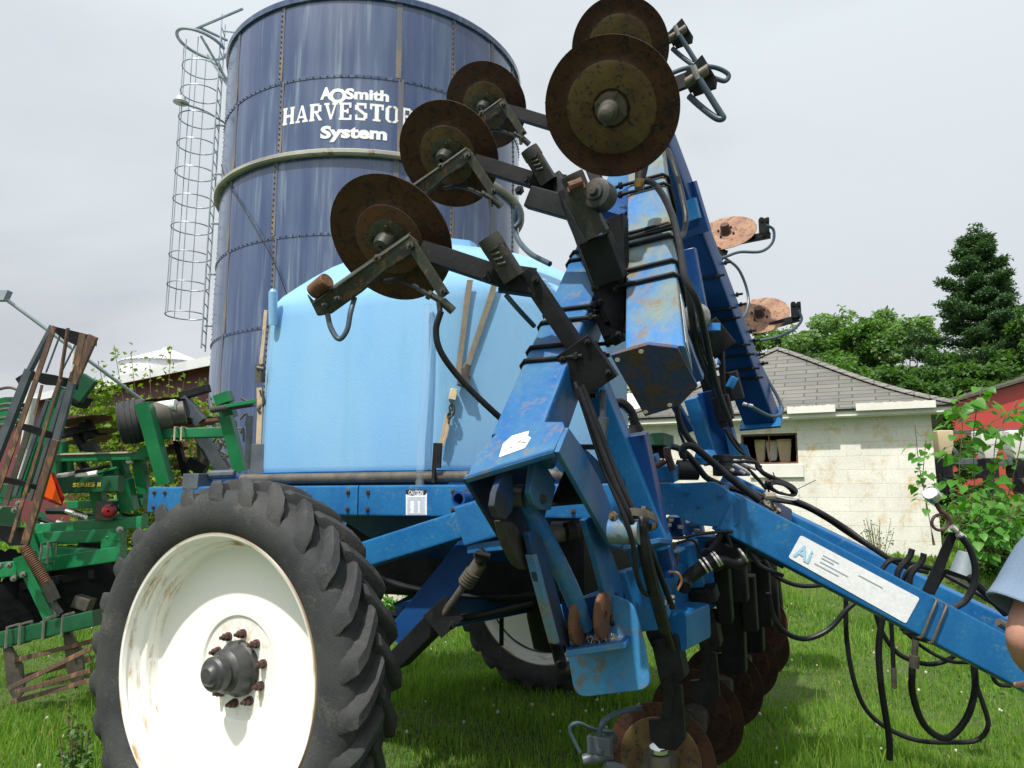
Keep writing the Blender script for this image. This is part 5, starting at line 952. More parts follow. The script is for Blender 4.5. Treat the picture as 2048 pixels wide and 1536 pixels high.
# black coulter gear hanging between the wings
def gear(name, mat, L, par=AP, bevel=.004):
    m_ = MB()
    for p0, p1, w, h in L: m_.beam(P(*p0), P(*p1), w, h, -SV)
    return m_.build(name, mat, par, bevel=bevel)
gear('shank', 'arm', [((1382, 600, 5.0), (1400, 720, 5.0), .14, .1), ((1400, 700, 4.9), (1426, 790, 4.9), .10, .1), ((1425, 720, 4.6), (1436, 800, 4.6), .05, .06)])
gear('shank', 'arm', [((1438, 700, 4.7), (1442, 800, 4.7), .06, .06), ((1440, 792, 4.6), (1452, 840, 4.6), .10, .09), ((1448, 836, 4.6), (1452, 852, 4.6), .07, .07)])
gear('clamp_plate', 'arm', [((1455, 745, 4.8), (1470, 800, 4.8), .12, .08), ((1410, 650, 4.6), (1450, 700, 4.6), .16, .05)])
m = MB(); m.lathe(P(1392, 634, 4.4), -SV, [(-.03, .08), (.0, .085), (.03, .07), (.04, .03), (.045, .001)], 20); m.build('hub', 'steel', AP)
gear('cross_link', 'blue', [((1385, 655, 4.4), (1440, 655, 4.4), .05, .04), ((1395, 745, 4.3), (1438, 722, 4.3), .04, .03), ((1458, 762, 4.3), (1470, 768, 4.3), .07, .05)])
gear('cross_link', 'blue_dark', [((1372, 500, 4.6), (1398, 640, 4.6), .12, .08), ((1330, 600, 3.6), (1392, 760, 3.7), .08, .08)])
m = MB(); m.cyl(P(1428, 720, 4.3), P(1432, 735, 4.3), .02, n=8); m.cyl(P(1430, 742, 4.3), P(1432, 752, 4.3), .022, n=8); m.build('hose_fitting', 'clamp', AP)
# posts of the centre frame
gear('post', 'blue', [((1383, 796, 4.7), (1420, 912, 4.7), .085, .10)])
gear('post', 'blue_dark', [((1420, 780, 4.85), (1455, 912, 4.85), .16, .1), ((1345, 800, 4.2), (1380, 860, 4.3), .05, .05)])
m = MB(); m.plate([P(1448, 855, 4.75), P(1472, 885, 4.75), P(1492, 890, 4.75), P(1502, 918, 4.75), P(1462, 922, 4.75)], SV*.02); m.build('gusset', 'blue', AP)
m = MB(); m.lathe(P(1412, 910, 4.65), ZV, [(-.06, .06), (-.02, .075), (.02, .06), (.03, .05)], 18, cap=True); m.build('post_foot', 'blue', AP)
# green control tray with ribbed hose
tr = MB(); tr.box(P(1287, 882, 4.4), TV*.15, SV*.12, ZV*.036); tray = tr.build('control_tray', 'green_dark', AP, bevel=.004)
m = MB(); m.cyl(P(1268, 866, 4.35), P(1268, 850, 4.35), .035, .03, 14); m.cyl(P(1266, 850, 4.35), P(1265, 832, 4.35), .018, n=10); m.lathe(P(1258, 868, 4.35), ZV, [(0, .06), (.03, .05), (.035, .01)], 14); m.build('valve', 'arm', tray)
m = MB(); pts = [P(1222, 806, 4.35), P(1245, 806, 4.35), P(1262, 822, 4.35), P(1272, 850, 4.35), P(1280, 864, 4.35)]; m.tube(pts, .024, 10)
for k in range(22):
    i = k/22*(len(pts)-1); j = int(i); c = pts[j].lerp(pts[j+1], i-j); d_ = (pts[j+1]-pts[j]).normalized(); m.cyl(c, c+d_*.006, .029, n=10)
m.build('ribbed_hose', 'hose', tray)
gear('pump_body', 'arm', [((1262, 898, 4.4), (1330, 902, 4.4), .09, .06), ((1250, 905, 4.4), (1262, 950, 4.4), .06, .05)], tray)
# centre section under the tongue ----------------------------------------
tb0 = P(1262, 1195, 2.98); bb('toolbar', 'blue', tb0, tb0+SV*3.9, .19, .19, ZV); tb1 = P(1352, 1262, 3.05); bb('toolbar', 'blue', tb1-TV*.03, tb1+SV*.32, .15, .15, ZV)
bb('toolbar', 'blue_dark', tb1+SV*.45-TV*.16, tb1+SV*3.7-TV*.16, .15, .15, ZV)
m = MB(); m.plate(PD([(1230, 1150), (1300, 1128), (1325, 1150), (1334, 1210), (1322, 1260), (1270, 1265), (1255, 1210)], 2.93), SV*.02); m.build('toolbar_end', 'blue', AP, bevel=.004)
gear('blue_box', 'blue', [((1372, 1085, 3.5), (1390, 1170, 3.5), .10, .1), ((1405, 1068, 3.7), (1410, 1130, 3.7), .11, .1), ((1336, 1112, 3.3), (1346, 1180, 3.3), .06, .05), ((1425, 1160, 3.8), (1440, 1200, 3.8), .08, .08)])
gear('blue_box', 'blue_dark', [((1352, 1030, 3.7), (1356, 1070, 3.7), .07, .1), ((1385, 1040, 3.9), (1392, 1075, 3.9), .09, .1), ((1325, 1040, 3.6), (1330, 1075, 3.6), .05, .1)])
m = MB(); 
for u_, v_, d_ in ((1341, 1040, 3.5), (1337, 1050, 3.5), (1361, 1054, 3.5), (1386, 1048, 3.6), (1393, 1062, 3.6), (1317, 1060, 3.4)): m.box(P(u_, v_, d_), (.014, 0, 0), (0, .01, 0), (0, 0, .010))
m.build('fitting', 'steel', AP, bevel=.003)
m = MB(); m.tube([P(1336, 1085, 3.25), P(1350, 1110, 3.25), P(1345, 1145, 3.25)], .016, 10); m.tube([P(1350, 1085, 3.2), P(1338, 1125, 3.2), P(1334, 1160, 3.2)], .008, 8); m.cyl(P(1338, 1088, 3.25), P(1340, 1098, 3.25), .03, n=8); m.build('elbow_fitting', 'nut', AP)
m = MB(); m.beam(P(1318, 1104, 3.15), P(1345, 1102, 3.2), .06, .012); m.beam(P(1345, 1103, 3.2), P(1358, 1096, 3.25), .06, .012); m.build('valve_shelf', 'blue_bleach', AP, bevel=.003)
Z4 = lambda L, d: ZM(1220, 1020, .1823, L, d)
m = MB(); m.tube(Z4([(810, 850, 3.15), (840, 770), (930, 690), (1030, 620), (1130, 560)], 3.2), .030, 12); m.tube(Z4([(1130, 560), (1250, 560), (1350, 590), (1450, 570), (1480, 520)], 3.3), .026, 12); m.build('manifold_hose', 'hose', AP)
m = MB()
for (x0, y0), (x1, y1) in (((1010, 600), (1040, 625)), ((1050, 575), (1085, 605)), ((1145, 530), (1165, 560)), ((1175, 515), (1190, 545)), ((1435, 480), (1480, 510))):
    a_, b_ = Z4([(x0, y0), (x1, y1)], 3.18); dn = (Z4([(1130, 560)], 3.2)[0]-Z4([(930, 690)], 3.2)[0]).normalized(); c = (a_+b_)/2; m.cyl(c-dn*.004, c+dn*.004, .034, n=16)
for y in (950, 1000, 1030): c = Z4([(655, y)], 2.75)[0]; m.cyl(c-ZV*.004, c+ZV*.004, .018, n=12)
m.build('hose_clamp', 'clamp', AP)
m = MB(); m.lathe(Z4([(1270, 440)], 3.45)[0], (.6, -.2, .5), [(-.10, .05), (.0, .065), (.02, .075), (.06, .07), (.10, .04), (.11, .01)], 18, cap=True); m.lathe(Z4([(1180, 400)], 3.5)[0], (.3, -.8, .2), [(-.04, .045), (.0, .05), (.06, .04)], 14, cap=True)
for k in range(3): m.beam(*Z4([(1200+60*k, 260), (1230+70*k, 330)], 3.4), .03, .03)
m.build('pump', 'arm', AP)
m = MB(); m.tube(Z4([(640, 680), (740, 690), (785, 780), (740, 880)], 2.95), .005, 6); m.build('copper_wire', 'wire', AP)
m = MB()
for L, d, r in (([(500, 200), (600, 130), (640, 100)], 3.3, .007), ([(540, 280), (750, 310), (950, 270), (1200, 240), (1350, 230)], 3.3, .007), ([(560, 350), (700, 370), (900, 330), (1000, 470)], 3.3, .006), ([(1330, 240), (1500, 400), (1720, 520), (1900, 620)], 3.6, .012), ([(1440, 330), (1600, 560), (1700, 640), (1900, 720)], 3.6, .010), ([(1000, 530), (980, 470), (1040, 430), (1100, 440)], 3.2, .004), ([(1100, 430), (1180, 330), (1220, 260)], 3.3, .012), ([(1280, 260), (1330, 400), (1260, 380)], 3.3, .008)): m.tube(Z4(L, d), r, 8)
m.build('hose_bundle', 'hose', AP)
# centre coulters: one, then translated repeats along the bar
def center_coulter(o, first):
    f = lambda u, v, d=3.1: P(u, v, d)+o; m_ = MB()
    m_.plate([f(u, v, 3.03) for u, v in rc([(1284, 1252, 26), (1318, 1228, 20), (1337, 1250, 10), (1345, 1290, 0), (1304, 1295, 0)])], SV*.025); m_.plate([f(u, v, 3.00) for u, v in rc([(1302, 1282, 8), (1352, 1270, 8), (1370, 1355, 8), (1346, 1376, 6), (1322, 1374, 6)])], SV*.09)
    m_.bolt(f(1307, 1245, 3.02), -SV, .010, .006)
    for u, v in ((1340, 1288), (1352, 1352), (1312, 1294), (1332, 1366)): m_.bolt(f(u, v, 2.995), -SV, .014, .008)
    s_ = m_.build('coulter', 'arm', AP, bevel=.003)
    m_ = MB(); m_.plate([f(u, v, 3.12) for u, v in ((1328, 1370), (1362, 1372), (1370, 1478), (1352, 1502), (1318, 1498), (1300, 1480), (1296, 1440), (1322, 1438))], SV*.035); m_.build('shank', 'arm', s_, bevel=.004)
    m_ = MB(); m_.beam(f(1345, 1300, 3.14), f(1336, 1430, 3.14), .04, .06, -SV); m_.build('shank_bar', 'arm', s_)
    c = f(1322, 1520, 3.42); m_ = MB(); disc_mesh(m_, c, -SV, .25); m_.build('disc', 'disc' if first else 'disc_shade', s_, sharp=60)
    m_ = MB(); m_.lathe(c, -SV, [(.012, .19), (.016, .185), (.014, .06)], 40); m_.build('disc_face', 'disc_yellow' if first else 'disc_shade', s_)
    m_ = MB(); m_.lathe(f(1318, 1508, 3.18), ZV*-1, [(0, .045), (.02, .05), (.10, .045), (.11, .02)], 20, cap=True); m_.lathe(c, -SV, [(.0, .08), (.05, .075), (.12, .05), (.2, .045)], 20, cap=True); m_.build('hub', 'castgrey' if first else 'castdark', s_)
    if first:
        m_ = MB(); m_.tube([f(1318, 1494, 3.16), f(1318, 1502, 3.16)], .04, 20, False); m_.build('collar', 'chrome', s_)
        m_ = MB(); m_.tube([f(1282, 1416, 3.2), f(1240, 1424, 3.15), f(1206, 1445, 3.1), f(1198, 1475, 3.1), f(1200, 1500, 3.1)], .012, 10); m_.tube([f(1226, 1464, 3.2), f(1190, 1460, 3.15), f(1155, 1446, 3.1), f(1140, 1460, 3.1), f(1160, 1505, 3.1)], .008, 8); m_.build('drip_hose', 'hosegrey', s_)
        m_ = MB(); m_.box(f(1200, 1490, 3.1), TV*.05, SV*.02, ZV*.035); m_.tube([f(1165, 1520, 3.1), f(1225, 1508, 3.1)], .022, 12, False); m_.cyl(f(1200, 1505, 3.08), f(1202, 1495, 3.08), .018, n=8); m_.tube([f(1210, 1530, 3.08), f(1250, 1540, 3.1)], .02, 10, False); m_.build('spray_valve', 'greyblue', s_, bevel=.003)
        m_ = MB(); m_.beam(f(1180, 1486, 3.25), f(1235, 1474, 3.25), .03, .05); m_.build('knife_plate', 'armgreen', s_)
    return s_
for i in range(5): center_coulter(SV*.74*i, i == 0)
gear('shank', 'arm', [((1405, 1175, 3.45), (1412, 1200, 3.45), .12, .1), ((1440, 1080, 3.6), (1452, 1240, 3.7), .07, .08), ((1470, 1080, 4.0), (1478, 1200, 4.0), .10, .1), ((1495, 1150, 4.2), (1502, 1260, 4.2), .08, .08), ((1520, 1120, 4.5), (1528, 1250, 4.5), .10, .08), ((1462, 1120, 4.3), (1470, 1340, 4.3), .13, .1), ((1500, 1100, 4.9), (1508, 1300, 4.9), .13, .1), ((1480, 1100, 4.6), (1484, 1180, 4.6), .3, .1)])
gear('shank', 'arm', [((1530, 1100, 5.4), (1540, 1240, 5.4), .14, .1), ((1545, 1150, 5.6), (1552, 1215, 5.6), .10, .1)])
m = MB(); m.lathe(P(1505, 1245, 5.6), -SV, [(-.004, .02), (.004, .25), (-.004, .25)], 40); m.build('disc', 'disc', AP)
# near hose bundle beside the wing
m = MB()
for L, r, mt in ((((1158, 775, 2.60), (1185, 850, 2.58), (1222, 950, 2.55), (1262, 1040, 2.53), (1290, 1110, 2.6), (1325, 1230, 2.75), (1345, 1300, 2.9)), .0115, 0), (((1164, 770, 2.62), (1194, 850, 2.60), (1233, 950, 2.57), (1275, 1040, 2.55), (1305, 1110, 2.62), (1345, 1215, 2.75)), .0115, 0), (((1150, 765, 2.64), (1172, 830, 2.6), (1205, 930, 2.57), (1248, 1030, 2.52), (1266, 1090, 2.52), (1274, 1150, 2.55), (1288, 1185, 2.6), (1312, 1190, 2.7)), .009, 0), (((1290, 1020, 2.6), (1284, 1060, 2.56), (1300, 1150, 2.6), (1330, 1260, 2.8)), .024, 0)): m.tube([P(*q) for q in L], r, 10)
m.build('hydraulic_hose', 'hose', AP)
m = MB(); m.tube([P(1206, 780, 2.7), P(1204, 900, 2.7)], .011, 8, False); m.tube([P(1200, 895, 2.68), P(1208, 835, 2.68)], .020, 10, False); m.build('hose_coupler', 'greyblue', AP)
bb('cross_rod', 'hose', P(1140, 894, 2.9), P(1190, 894, 2.9), .02, .02)
# ball fitting on the riser
# tongue ------------------------------------------------------------------
g0 = PB(1440, 1036, 1.0)
NB = P(2075, 1345, 3.42); na0 = PB(1440, 1018, 1.06)
np_ = lambda u, v: PPL(u, v, PB(1480, 1035, .99), (NB-na0).cross(ZV))
m = MB(); p_lo = np_(1474, 1030); p_hi = np_(2070, 1345); nS = (NB-na0).cross(ZV).normalized(); nS = nS if nS.y > 0 else -nS; m.beam(np_(1455, 1022)+nS*.05, np_(2140, 1382)+nS*.05, .10, .186, ZV, r=.012); tg = m.build('tongue_beam', 'blue', AP)
tip1 = np_(2140, 1382); fb0 = P(1572, 1062, 4.35)
fa = P(1570, 1050, 4.5); fbn = P(2100, 1312, 3.75); m = MB(); m.beam(fa, fbn, .12, .17, ZV, r=.012); m.build('tongue_beam', 'blue', AP)
m = MB(); m.lathe(fa+SV*.0, (fbn-fa).cross(ZV), [(-.06, .084), (.06, .084)], 24, cap=True); m.build('tongue_end', 'blue', AP)
m = MB(); m.plate([PB(u, v, .975) for u, v in rc([(1283, 966, 0), (1372, 966, 6), (1428, 963, 6), (1484, 1000, 0), (1478, 1058, 22), (1392, 1050, 8), (1352, 1030, 0), (1290, 1030, 0)])], SV*.02); m.build('tongue_gusset', 'blue', AP, bevel=.003)
bb('frame_rail', 'blue', PB(1290, 999, 1.06), PB(1455, 1000, 1.06), .10, rh*.8)
bb('frame_cross', 'blue_dark', P(1460, 990, 3.9), P(1560, 1040, 4.4), .14, .14); bb('frame_cross', 'blue', P(1440, 965, 4.6), P(1530, 1010, 4.5), .12, .16)
bb('hitch', 'arm', tip1, tip1+TV*.35-SV*-.1, .12, .06); m = MB(); m.tube([tip1+SV*.02, fbn+TV*.1], .05, 12, False); m.build('hitch_tube', 'blue', AP)
bb('hitch_stand', 'arm', P(2180, 1400, 3.4), P(2180, 1400, 3.4)-ZV*.78, .07, .07)
nT = -((NB-na0).cross(ZV)).normalized(); nT = nT if nT.y < 0 else -nT
def td(u, v, o=.004): return PPL(u, v, np_(1700, 1100)+nT*o, nT)
dl = decal('maker_decal', [td(u, v, .0) for u, v in rc([(1601, 1070, 5), (1839, 1196, 5), (1811, 1247, 5), (1576, 1115, 5)])], nT, off=.003)
ux = (td(1830, 1240)-td(1590, 1112)).normalized(); uy = nT.cross(ux); uy = uy if uy.z > 0 else -uy
m = MB(); lay_text(m, 'Ai', td(1586, 1110, .0065), ux, uy*.062, nT, .02); m.build('decal_letters', 'inkblue', dl)
m = MB()
for k, (x0, x1, y0) in enumerate(((.12, .20, .062), (.12, .18, .048), (.12, .26, .030), (.10, .22, .012), (.30, .42, .058))):
    a_ = td(1586, 1110, .006)+ux*x0+uy*y0; m.plate([a_, a_+ux*(x1-x0), a_+ux*(x1-x0)+uy*.004, a_+uy*.004], nT*-.001)
m.build('decal_lines', 'inkgrey', dl)
m = MB()
def tbf(s, t=0, n=0): return np_(1839, 1228)+ux*s+nT*t+uy*n
for s in (.04, .09):
    m = MB(); m.tube([tbf(s, -.12, .092), tbf(s, .008, .092), tbf(s, .012, .085), tbf(s, .012, -.085), tbf(s, .008, -.092), tbf(s, -.12, -.092)], .0065, 8, False); m.build('u_bolt', 'castgrey', tg)
Z5 = lambda L, d: ZM(1400, 900, .414, L, d)
gb_ = MB(); gb_.plate(Z5([(1200, 395), (1248, 400), (1135, 700), (1065, 695)], 3.45), SV*.012); gb_.plate(Z5([(1110, 650), (1150, 590), (1190, 575), (1300, 615), (1300, 635), (1190, 600), (1165, 640), (1130, 705)], 3.5), SV*.02); gbo = gb_.build('gauge_bracket', 'hosegrey' if False else 'arm', AP, bevel=.003)
gp = Z5([(1120, 215)], 3.45)[0]; m = MB(); gd = Vector((-.55, -.35, .45)).normalized(); m.lathe(gp, gd, [(-.025, .01), (-.025, .034), (.012, .036), (.016, .033), (.014, .030)], 28); m.build('pressure_gauge', 'chrome', gbo); m = MB(); m.lathe(gp, gd, [(.013, .030), (.0135, .001)], 24); m.build('gauge_face', 'decal', gbo)
m = MB(); m.tube(Z5([(1138, 250), (1160, 290), (1195, 320), (1225, 375)], 3.45), .011, 10); m.tube([Z5([(1160+40*math.cos(a), 350+38*math.sin(a))], 3.45)[0] for a in np.linspace(-.8, 5.4, 18)], .007, 8, False); m.build('gauge_line', 'nut', gbo)
m = MB(); m.cyl(*Z5([(1215, 370), (1238, 390)], 3.43), .014, n=8); m.cyl(*Z5([(1245, 405), (1275, 425)], 3.43), .016, n=8); m.build('hose_fitting', 'clamp', AP)
m = MB(); m.tube(Z5([(1262, 418), (1305, 480), (1330, 570), (1320, 660), (1280, 730), (1210, 772)], 3.42), .015, 10); m.build('gauge_hose', 'hose', gbo)
for L, d, r in (([(330, 690), (355, 800), (410, 880), (510, 912), (620, 868), (710, 770), (760, 728)], 3.75, .013), ([(230, 440), (300, 520), (370, 610), (480, 655), (610, 652)], 3.7, .011), ([(705, 715), (708, 900), (740, 1100), (800, 1250), (900, 1340), (1050, 1402), (1230, 1412), (1340, 1400), (1392, 1330), (1365, 1220), (1338, 1140), (1325, 1030)], 3.8, .012), ([(885, 780), (864, 950), (873, 1120), (898, 1290), (915, 1400), (916, 1495)], 3.65, .0155), ([(922, 800), (930, 950), (935, 1060)], 3.72, .0105), ([(842, 760), (880, 880), (960, 985), (1080, 1032), (1170, 1025), (1245, 985)], 3.75, .012), ([(1025, 1050), (1028, 1180), (1085, 1330), (1190, 1392), (1285, 1300), (1328, 1160), (1322, 1020)], 3.6, .016), ([(970, 860), (1080, 955), (1200, 1018), (1300, 1028)], 3.7, .009), ([(1410, 1090), (1440, 1130), (1500, 1140)], 3.6, .010),
                ([(300, 215, 4.2), (380, 232, 4.2), (460, 245, 4.1), (560, 290, 4.0), (700, 375, 3.95), (820, 462, 3.85), (960, 548, 3.8), (1110, 570, 3.8), (1300, 665, 3.7), (1480, 780, 3.6), (1600, 850, 3.6)], 3.8, .014), ([(300, 235, 4.2), (470, 262, 4.1), (600, 325, 4.0), (720, 405, 3.95), (850, 485, 3.85), (980, 560, 3.8), (1100, 590, 3.8)], 3.8, .012), ([(870, 590), (910, 540), (960, 530), (1010, 545), (1080, 560)], 3.7, .012), ([(1025, 478), (1010, 520), (960, 580), (950, 640)], 3.55, .014), ([(1082, 500), (1070, 540), (1020, 600), (1010, 665)], 3.55, .014), ([(1060, 560), (1020, 570), (985, 620), (990, 660)], 3.6, .010), ([(1300, 615), (1380, 690), (1480, 790)], 3.5, .02)):
    m = MB(); m.tube(Z5(L, d), r, 10); m.build('tongue_hose', 'hose', AP)
m = MB(); m.tube(Z5([(1042, 905), (1036, 1000)], 3.6), .015, 10, False); m.tube(Z5([(1036, 990), (1034, 1050)], 3.6), .023, 12, False); m.tube(Z5([(935, 1050), (937, 1110), (938, 1150)], 3.72), .013, 10, False); m.tube(Z5([(1440, 830), (1490, 860)], 3.4), .02, 10, False); m.build('quick_coupler', 'castgrey', AP)
m = MB(); m.lathe(Z5([(1262, 600)], 4.4)[0], ZV*1+TV*.25, [(0, .062), (.13, .04), (.132, .032), (.13, .001)], 20); m.build('white_cup', 'galv', AP)
# wiring and valve cluster on the frame
Z6 = lambda L, d: ZM(1350, 780, .2083, L, d)
m = MB(); m.box(Z6([(540, 730)], 4.2)[0], TV*.09, SV*.07, ZV*.055); m.box(Z6([(470, 660)], 4.2)[0], TV*.05, SV*.05, ZV*.02); m.beam(*Z6([(420, 750), (640, 800)], 4.1), .08, .03); mani = m.build('valve_manifold', 'arm', AP, bevel=.006)
m = MB()
for a, b_ in (((560, 680), (640, 690)), ((640, 680), (760, 700)), ((560, 710), (720, 800)), ((640, 700), (780, 760)), ((620, 770), (670, 800)), ((540, 760), (560, 775))): m.tube(Z6([a, b_], 4.0), .010, 8, False)
m.build('pipe_fitting', 'clamp', mani)
m = MB(); m.tube([P(1355, 940, 4.1), P(1395, 940, 4.1)], .055, 16, False); m.tube(Z6([(90, 640), (110, 740)], 4.1), .014, 10, False); m.build('filter_body', 'hose', AP)
for L, d, r in (([(-40, 540), (30, 560), (120, 620), (220, 740), (330, 860), (600, 960), (850, 1030)], 3.7, .016), ([(85, 650), (68, 590), (105, 538), (200, 560), (400, 730), (600, 900), (810, 1060)], 3.6, .018), ([(10, 150), (50, 320), (120, 450), (195, 540)], 3.9, .017), ([(30, 230), (40, 380), (80, 490), (100, 530)], 4.2, .009), ([(480, 370), (600, 560), (780, 700)], 4.3, .010), ([(500, 375), (620, 540), (700, 640), (830, 740)], 4.4, .008), ([(780, 700), (850, 800), (980, 860), (1100, 940), (1150, 1010)], 4.0, .013), ([(700, 760), (800, 860), (900, 980)], 4.0, .010), ([(280, 720), (420, 690)], 4.1, .008), ([(560, 690), (760, 690), (800, 760), (960, 850)], 3.95, .009)):
    m = MB(); m.tube(Z6(L, d), r, 10); m.build('frame_hose', 'hose', AP)
m = MB()
for k in range(5): m.tube([Z6([(1020+(150-8*k)*math.cos(a)+6*k, 935+(62-5*k)*math.sin(a)+40*math.cos(a)+5*k)], 4.0-.012*k)[0] for a in np.linspace(0, 6.28, 26)], .007, 7, False)
m.build('wire_coil', 'hose', AP)
m = MB()
for L in ([(880, 960), (900, 1000), (1050, 1020), (1180, 1040), (1190, 1000)], [(930, 1010), (1100, 1050), (1170, 1050)], [(940, 930), (1000, 970), (1040, 960)]): m.tube(Z6(L, 3.95), .005, 6)
m.build('white_wire', 'wirewhite', AP)
m = MB(); rg = []
for k in range(9): cx, cy = 840+20*k, 1060+14*k; rg.append([Z6([(cx+22*math.cos(a)*rng.uniform(.7, 1.3), cy+38*math.sin(a)*rng.uniform(.7, 1.25))], 3.75+rng.uniform(-.02, .02))[0]-SV*(.015*math.cos(a)) for a in np.linspace(0, 5.6, 9)])
m.sweep(rg); m.tube(Z6([(860, 1020), (960, 1020)], 3.75), .02, 8, False); m.build('tape_wrap', 'webbing', AP)
m = MB(); m.tube(Z6([(1160, 960), (1350, 865)], 3.9), .0022, 5, False); m.tube(Z6([(960, 840), (940, 790)], 3.9), .003, 5, False); m.tube(Z6([(800, 1200), (830, 1130)], 3.4), .003, 5, False); m.build('cable_tie', 'black', AP)
gear('bracket_block', 'blue', [((1332, 930, 3.9), (1332, 962, 3.9), .11, .1), ((1300, 912, 4.0), (1318, 962, 4.0), .08, .08)])
m = MB(); m.tube([P(1334, 895, 3.8), P(1336, 912, 3.8), P(1346, 940, 3.8)], .020, 10); m.tube([P(1312, 932, 3.8), P(1330, 922, 3.8)], .016, 10, False); m.build('rusty_elbow', 'nut', AP)
# ================================================================ GREEN TILLAGE IMPLEMENT
GI = root('tillage_implement', tuple(P(150, 1300, 6.6)), 'green tillage implement with rusty rolling baskets left of the big tyre', 'farm implement')
def G2(L, d): return ZM(0, 560, .2734, L, d)
def G3(L, d): return ZM(0, 940, .3256, L, d)
def G5(L, d): return ZM(0, 640, .1693, L, d)
def gbeam(name, mat, a, b_, w, h, fn=G2, d=6.6, up=ZV, r=None):
    p, q_ = fn([a, b_], d); m_ = MB(); m_.beam(p, q_, w, h, up, r=r); return m_.build(name, mat, GI)
Yv = Vector((0, 1, 0))
gbeam('frame_post', 'green', (1052, 900, 6.2), (1215, 1490, 6.2), .11, .12, up=Yv); gbeam('frame_post', 'green', (1010, 930, 6.3), (1030, 1130, 6.3), .05, .06, up=Yv)
gbeam('frame_post', 'green', (1655, 1000, 6.3), (1760, 1400, 6.3), .10, .1, up=Yv); gbeam('frame_post', 'green', (1625, 830, 6.3), (1650, 900, 6.3), .13, .13, up=Yv); gbeam('frame_post', 'green_dark', (1640, 890, 6.4), (1680, 1010, 6.4), .12, .12, up=Yv)
gbeam('frame_tube', 'green', (1095, 1155, 6.35), (1200, 1125, 6.35), .1, .09); gbeam('frame_tube', 'green', (1190, 1125, 6.36), (1690, 1115, 6.4), .1, .085)
gbeam('frame_tube', 'green', (385, 1300, 6.4), (1085, 1285, 6.3), .09, .075); gbeam('top_strip', 'cream', (420, 1278, 6.36), (980, 1262, 6.28), .05, .012)
gbeam('pull_rod', 'green', (1650, 925, 6.2), (1880, 885, 6.1), .03, .03)
for a, b_, d in (((395, 1310, 6.5), (400, 1440, 6.5), .1), ((470, 1290, 6.6), (500, 1500, 6.6), .1), ((870, 1310, 6.5), (930, 1530, 6.5), .1), ((1010, 1300, 6.4), (1060, 1560, 6.4), .09), ((440, 1180, 6.5), (440, 1290, 6.5), .1), ((1075, 1210, 6.3), (1090, 1290, 6.3), .1), ((210, 1440, 6.7), (240, 1530, 6.7), .1)): gbeam('frame_post', 'green', a, b_, d, d, up=Yv)
g_ = gbeam('badge_beam', 'green_dark', (330, 97, 6.15), (745, 84, 6.1), .09, .13, G3)
pa, pb = G3([(446, 104), (618, 100)], 6.06); m = MB(); xx = (pb-pa).normalized(); lay_text(m, 'SERIES II', pa, xx, ZV*.032, -Yv, .03, w=(pb-pa).length); m.build('badge_lettering', 'yellow', g_)
pa, pb = G3([(4, 148), (80, 145)], 6.3); m = MB(); m.beam(*G3([(-20, 130, 6.4), (150, 128, 6.4)], 6.4), .09, .12, ZV); m.build('badge_beam', 'green_dark', GI)
for a, b_, w, h in (((590, 100, 6.4), (630, 290, 6.4), .1, .1), ((0, 130, 6.5), (30, 200, 6.5), .1, .1), ((760, 60, 6.3), (800, 250, 6.3), .12, .12), ((680, 10, 6.4), (700, 90, 6.4), .12, .12)): gbeam('frame_post', 'green', a, b_, w, h, G3, up=Yv)
for a, b_, w, h in (((440, 215, 6.8), (900, 200, 6.6), .1, .07), ((170, 372, 6.4), (890, 318, 6.2), .09, .10), ((170, 425, 6.3), (760, 395, 6.2), .1, .11), ((160, 380, 6.2), (240, 600, 6.2), .11, .11), ((250, 585, 6.15), (760, 510, 6.1), .10, .12), ((270, 500, 6.2), (580, 520, 6.2), .1, .1), ((-40, 620, 6.3), (130, 600, 6.3), .13, .13), ((620, 360, 6.3), (680, 440, 6.2), .1, .1), ((640, 455, 6.2), (760, 450, 6.2), .1, .1), ((225, 280, 6.6), (290, 360, 6.6), .1, .09), ((500, 300, 6.7), (890, 290, 6.6), .09, .07), ((-20, 330, 6.7), (60, 330, 6.7), .3, .3), ((730, 215, 6.7), (900, 180, 6.7), .12, .12)): gbeam('frame_tube', 'green', a, b_, w, h, G3)
gbeam('drop_arm', 'green', (150, 520, 5.9), (190, 640, 5.9), .16, .05, G3, up=Yv); gbeam('drop_arm', 'green', (180, 620, 5.9), (320, 915, 5.85), .085, .09, G3, up=Yv)
gbeam('lower_bar', 'green_dark', (10, 1040, 5.8), (600, 905, 5.7), .11, .12, G3)
def ring(mb, p, x, y, w, h, r=.008): mb.tube([p+x*w+y*h, p-x*w+y*h, p-x*w-y*h, p+x*w-y*h, p+x*w+y*h], r, 6, False)
for x_, y_ in ((75, 1018), (155, 1000), (300, 965), (415, 945)):
    m = MB(); ring(m, G3([(x_, y_, 5.75)], 5.75)[0], Yv, ZV, .07, .075, .009); ring(m, G3([(x_+4, y_, 5.75)], 5.75)[0], Yv, ZV, .068, .072, .008); m.build('u_bolt', 'steel', GI)
for x_, y_, f_ in ((280, 510, G3), (320, 505, G3)):
    m = MB(); ring(m, f_([(x_, y_, 6.1)], 6.1)[0], Vector((.0, .3, 0)), ZV, .2, .08, .010); m.build('u_bolt', 'steel', GI)
for x_ in (1300, 1348):
    m = MB(); p = G2([(x_, 1128, 6.33)], 6.33)[0]; ring(m, p, Yv, ZV, .06, .055, .008); m.build('u_bolt', 'cream', GI)
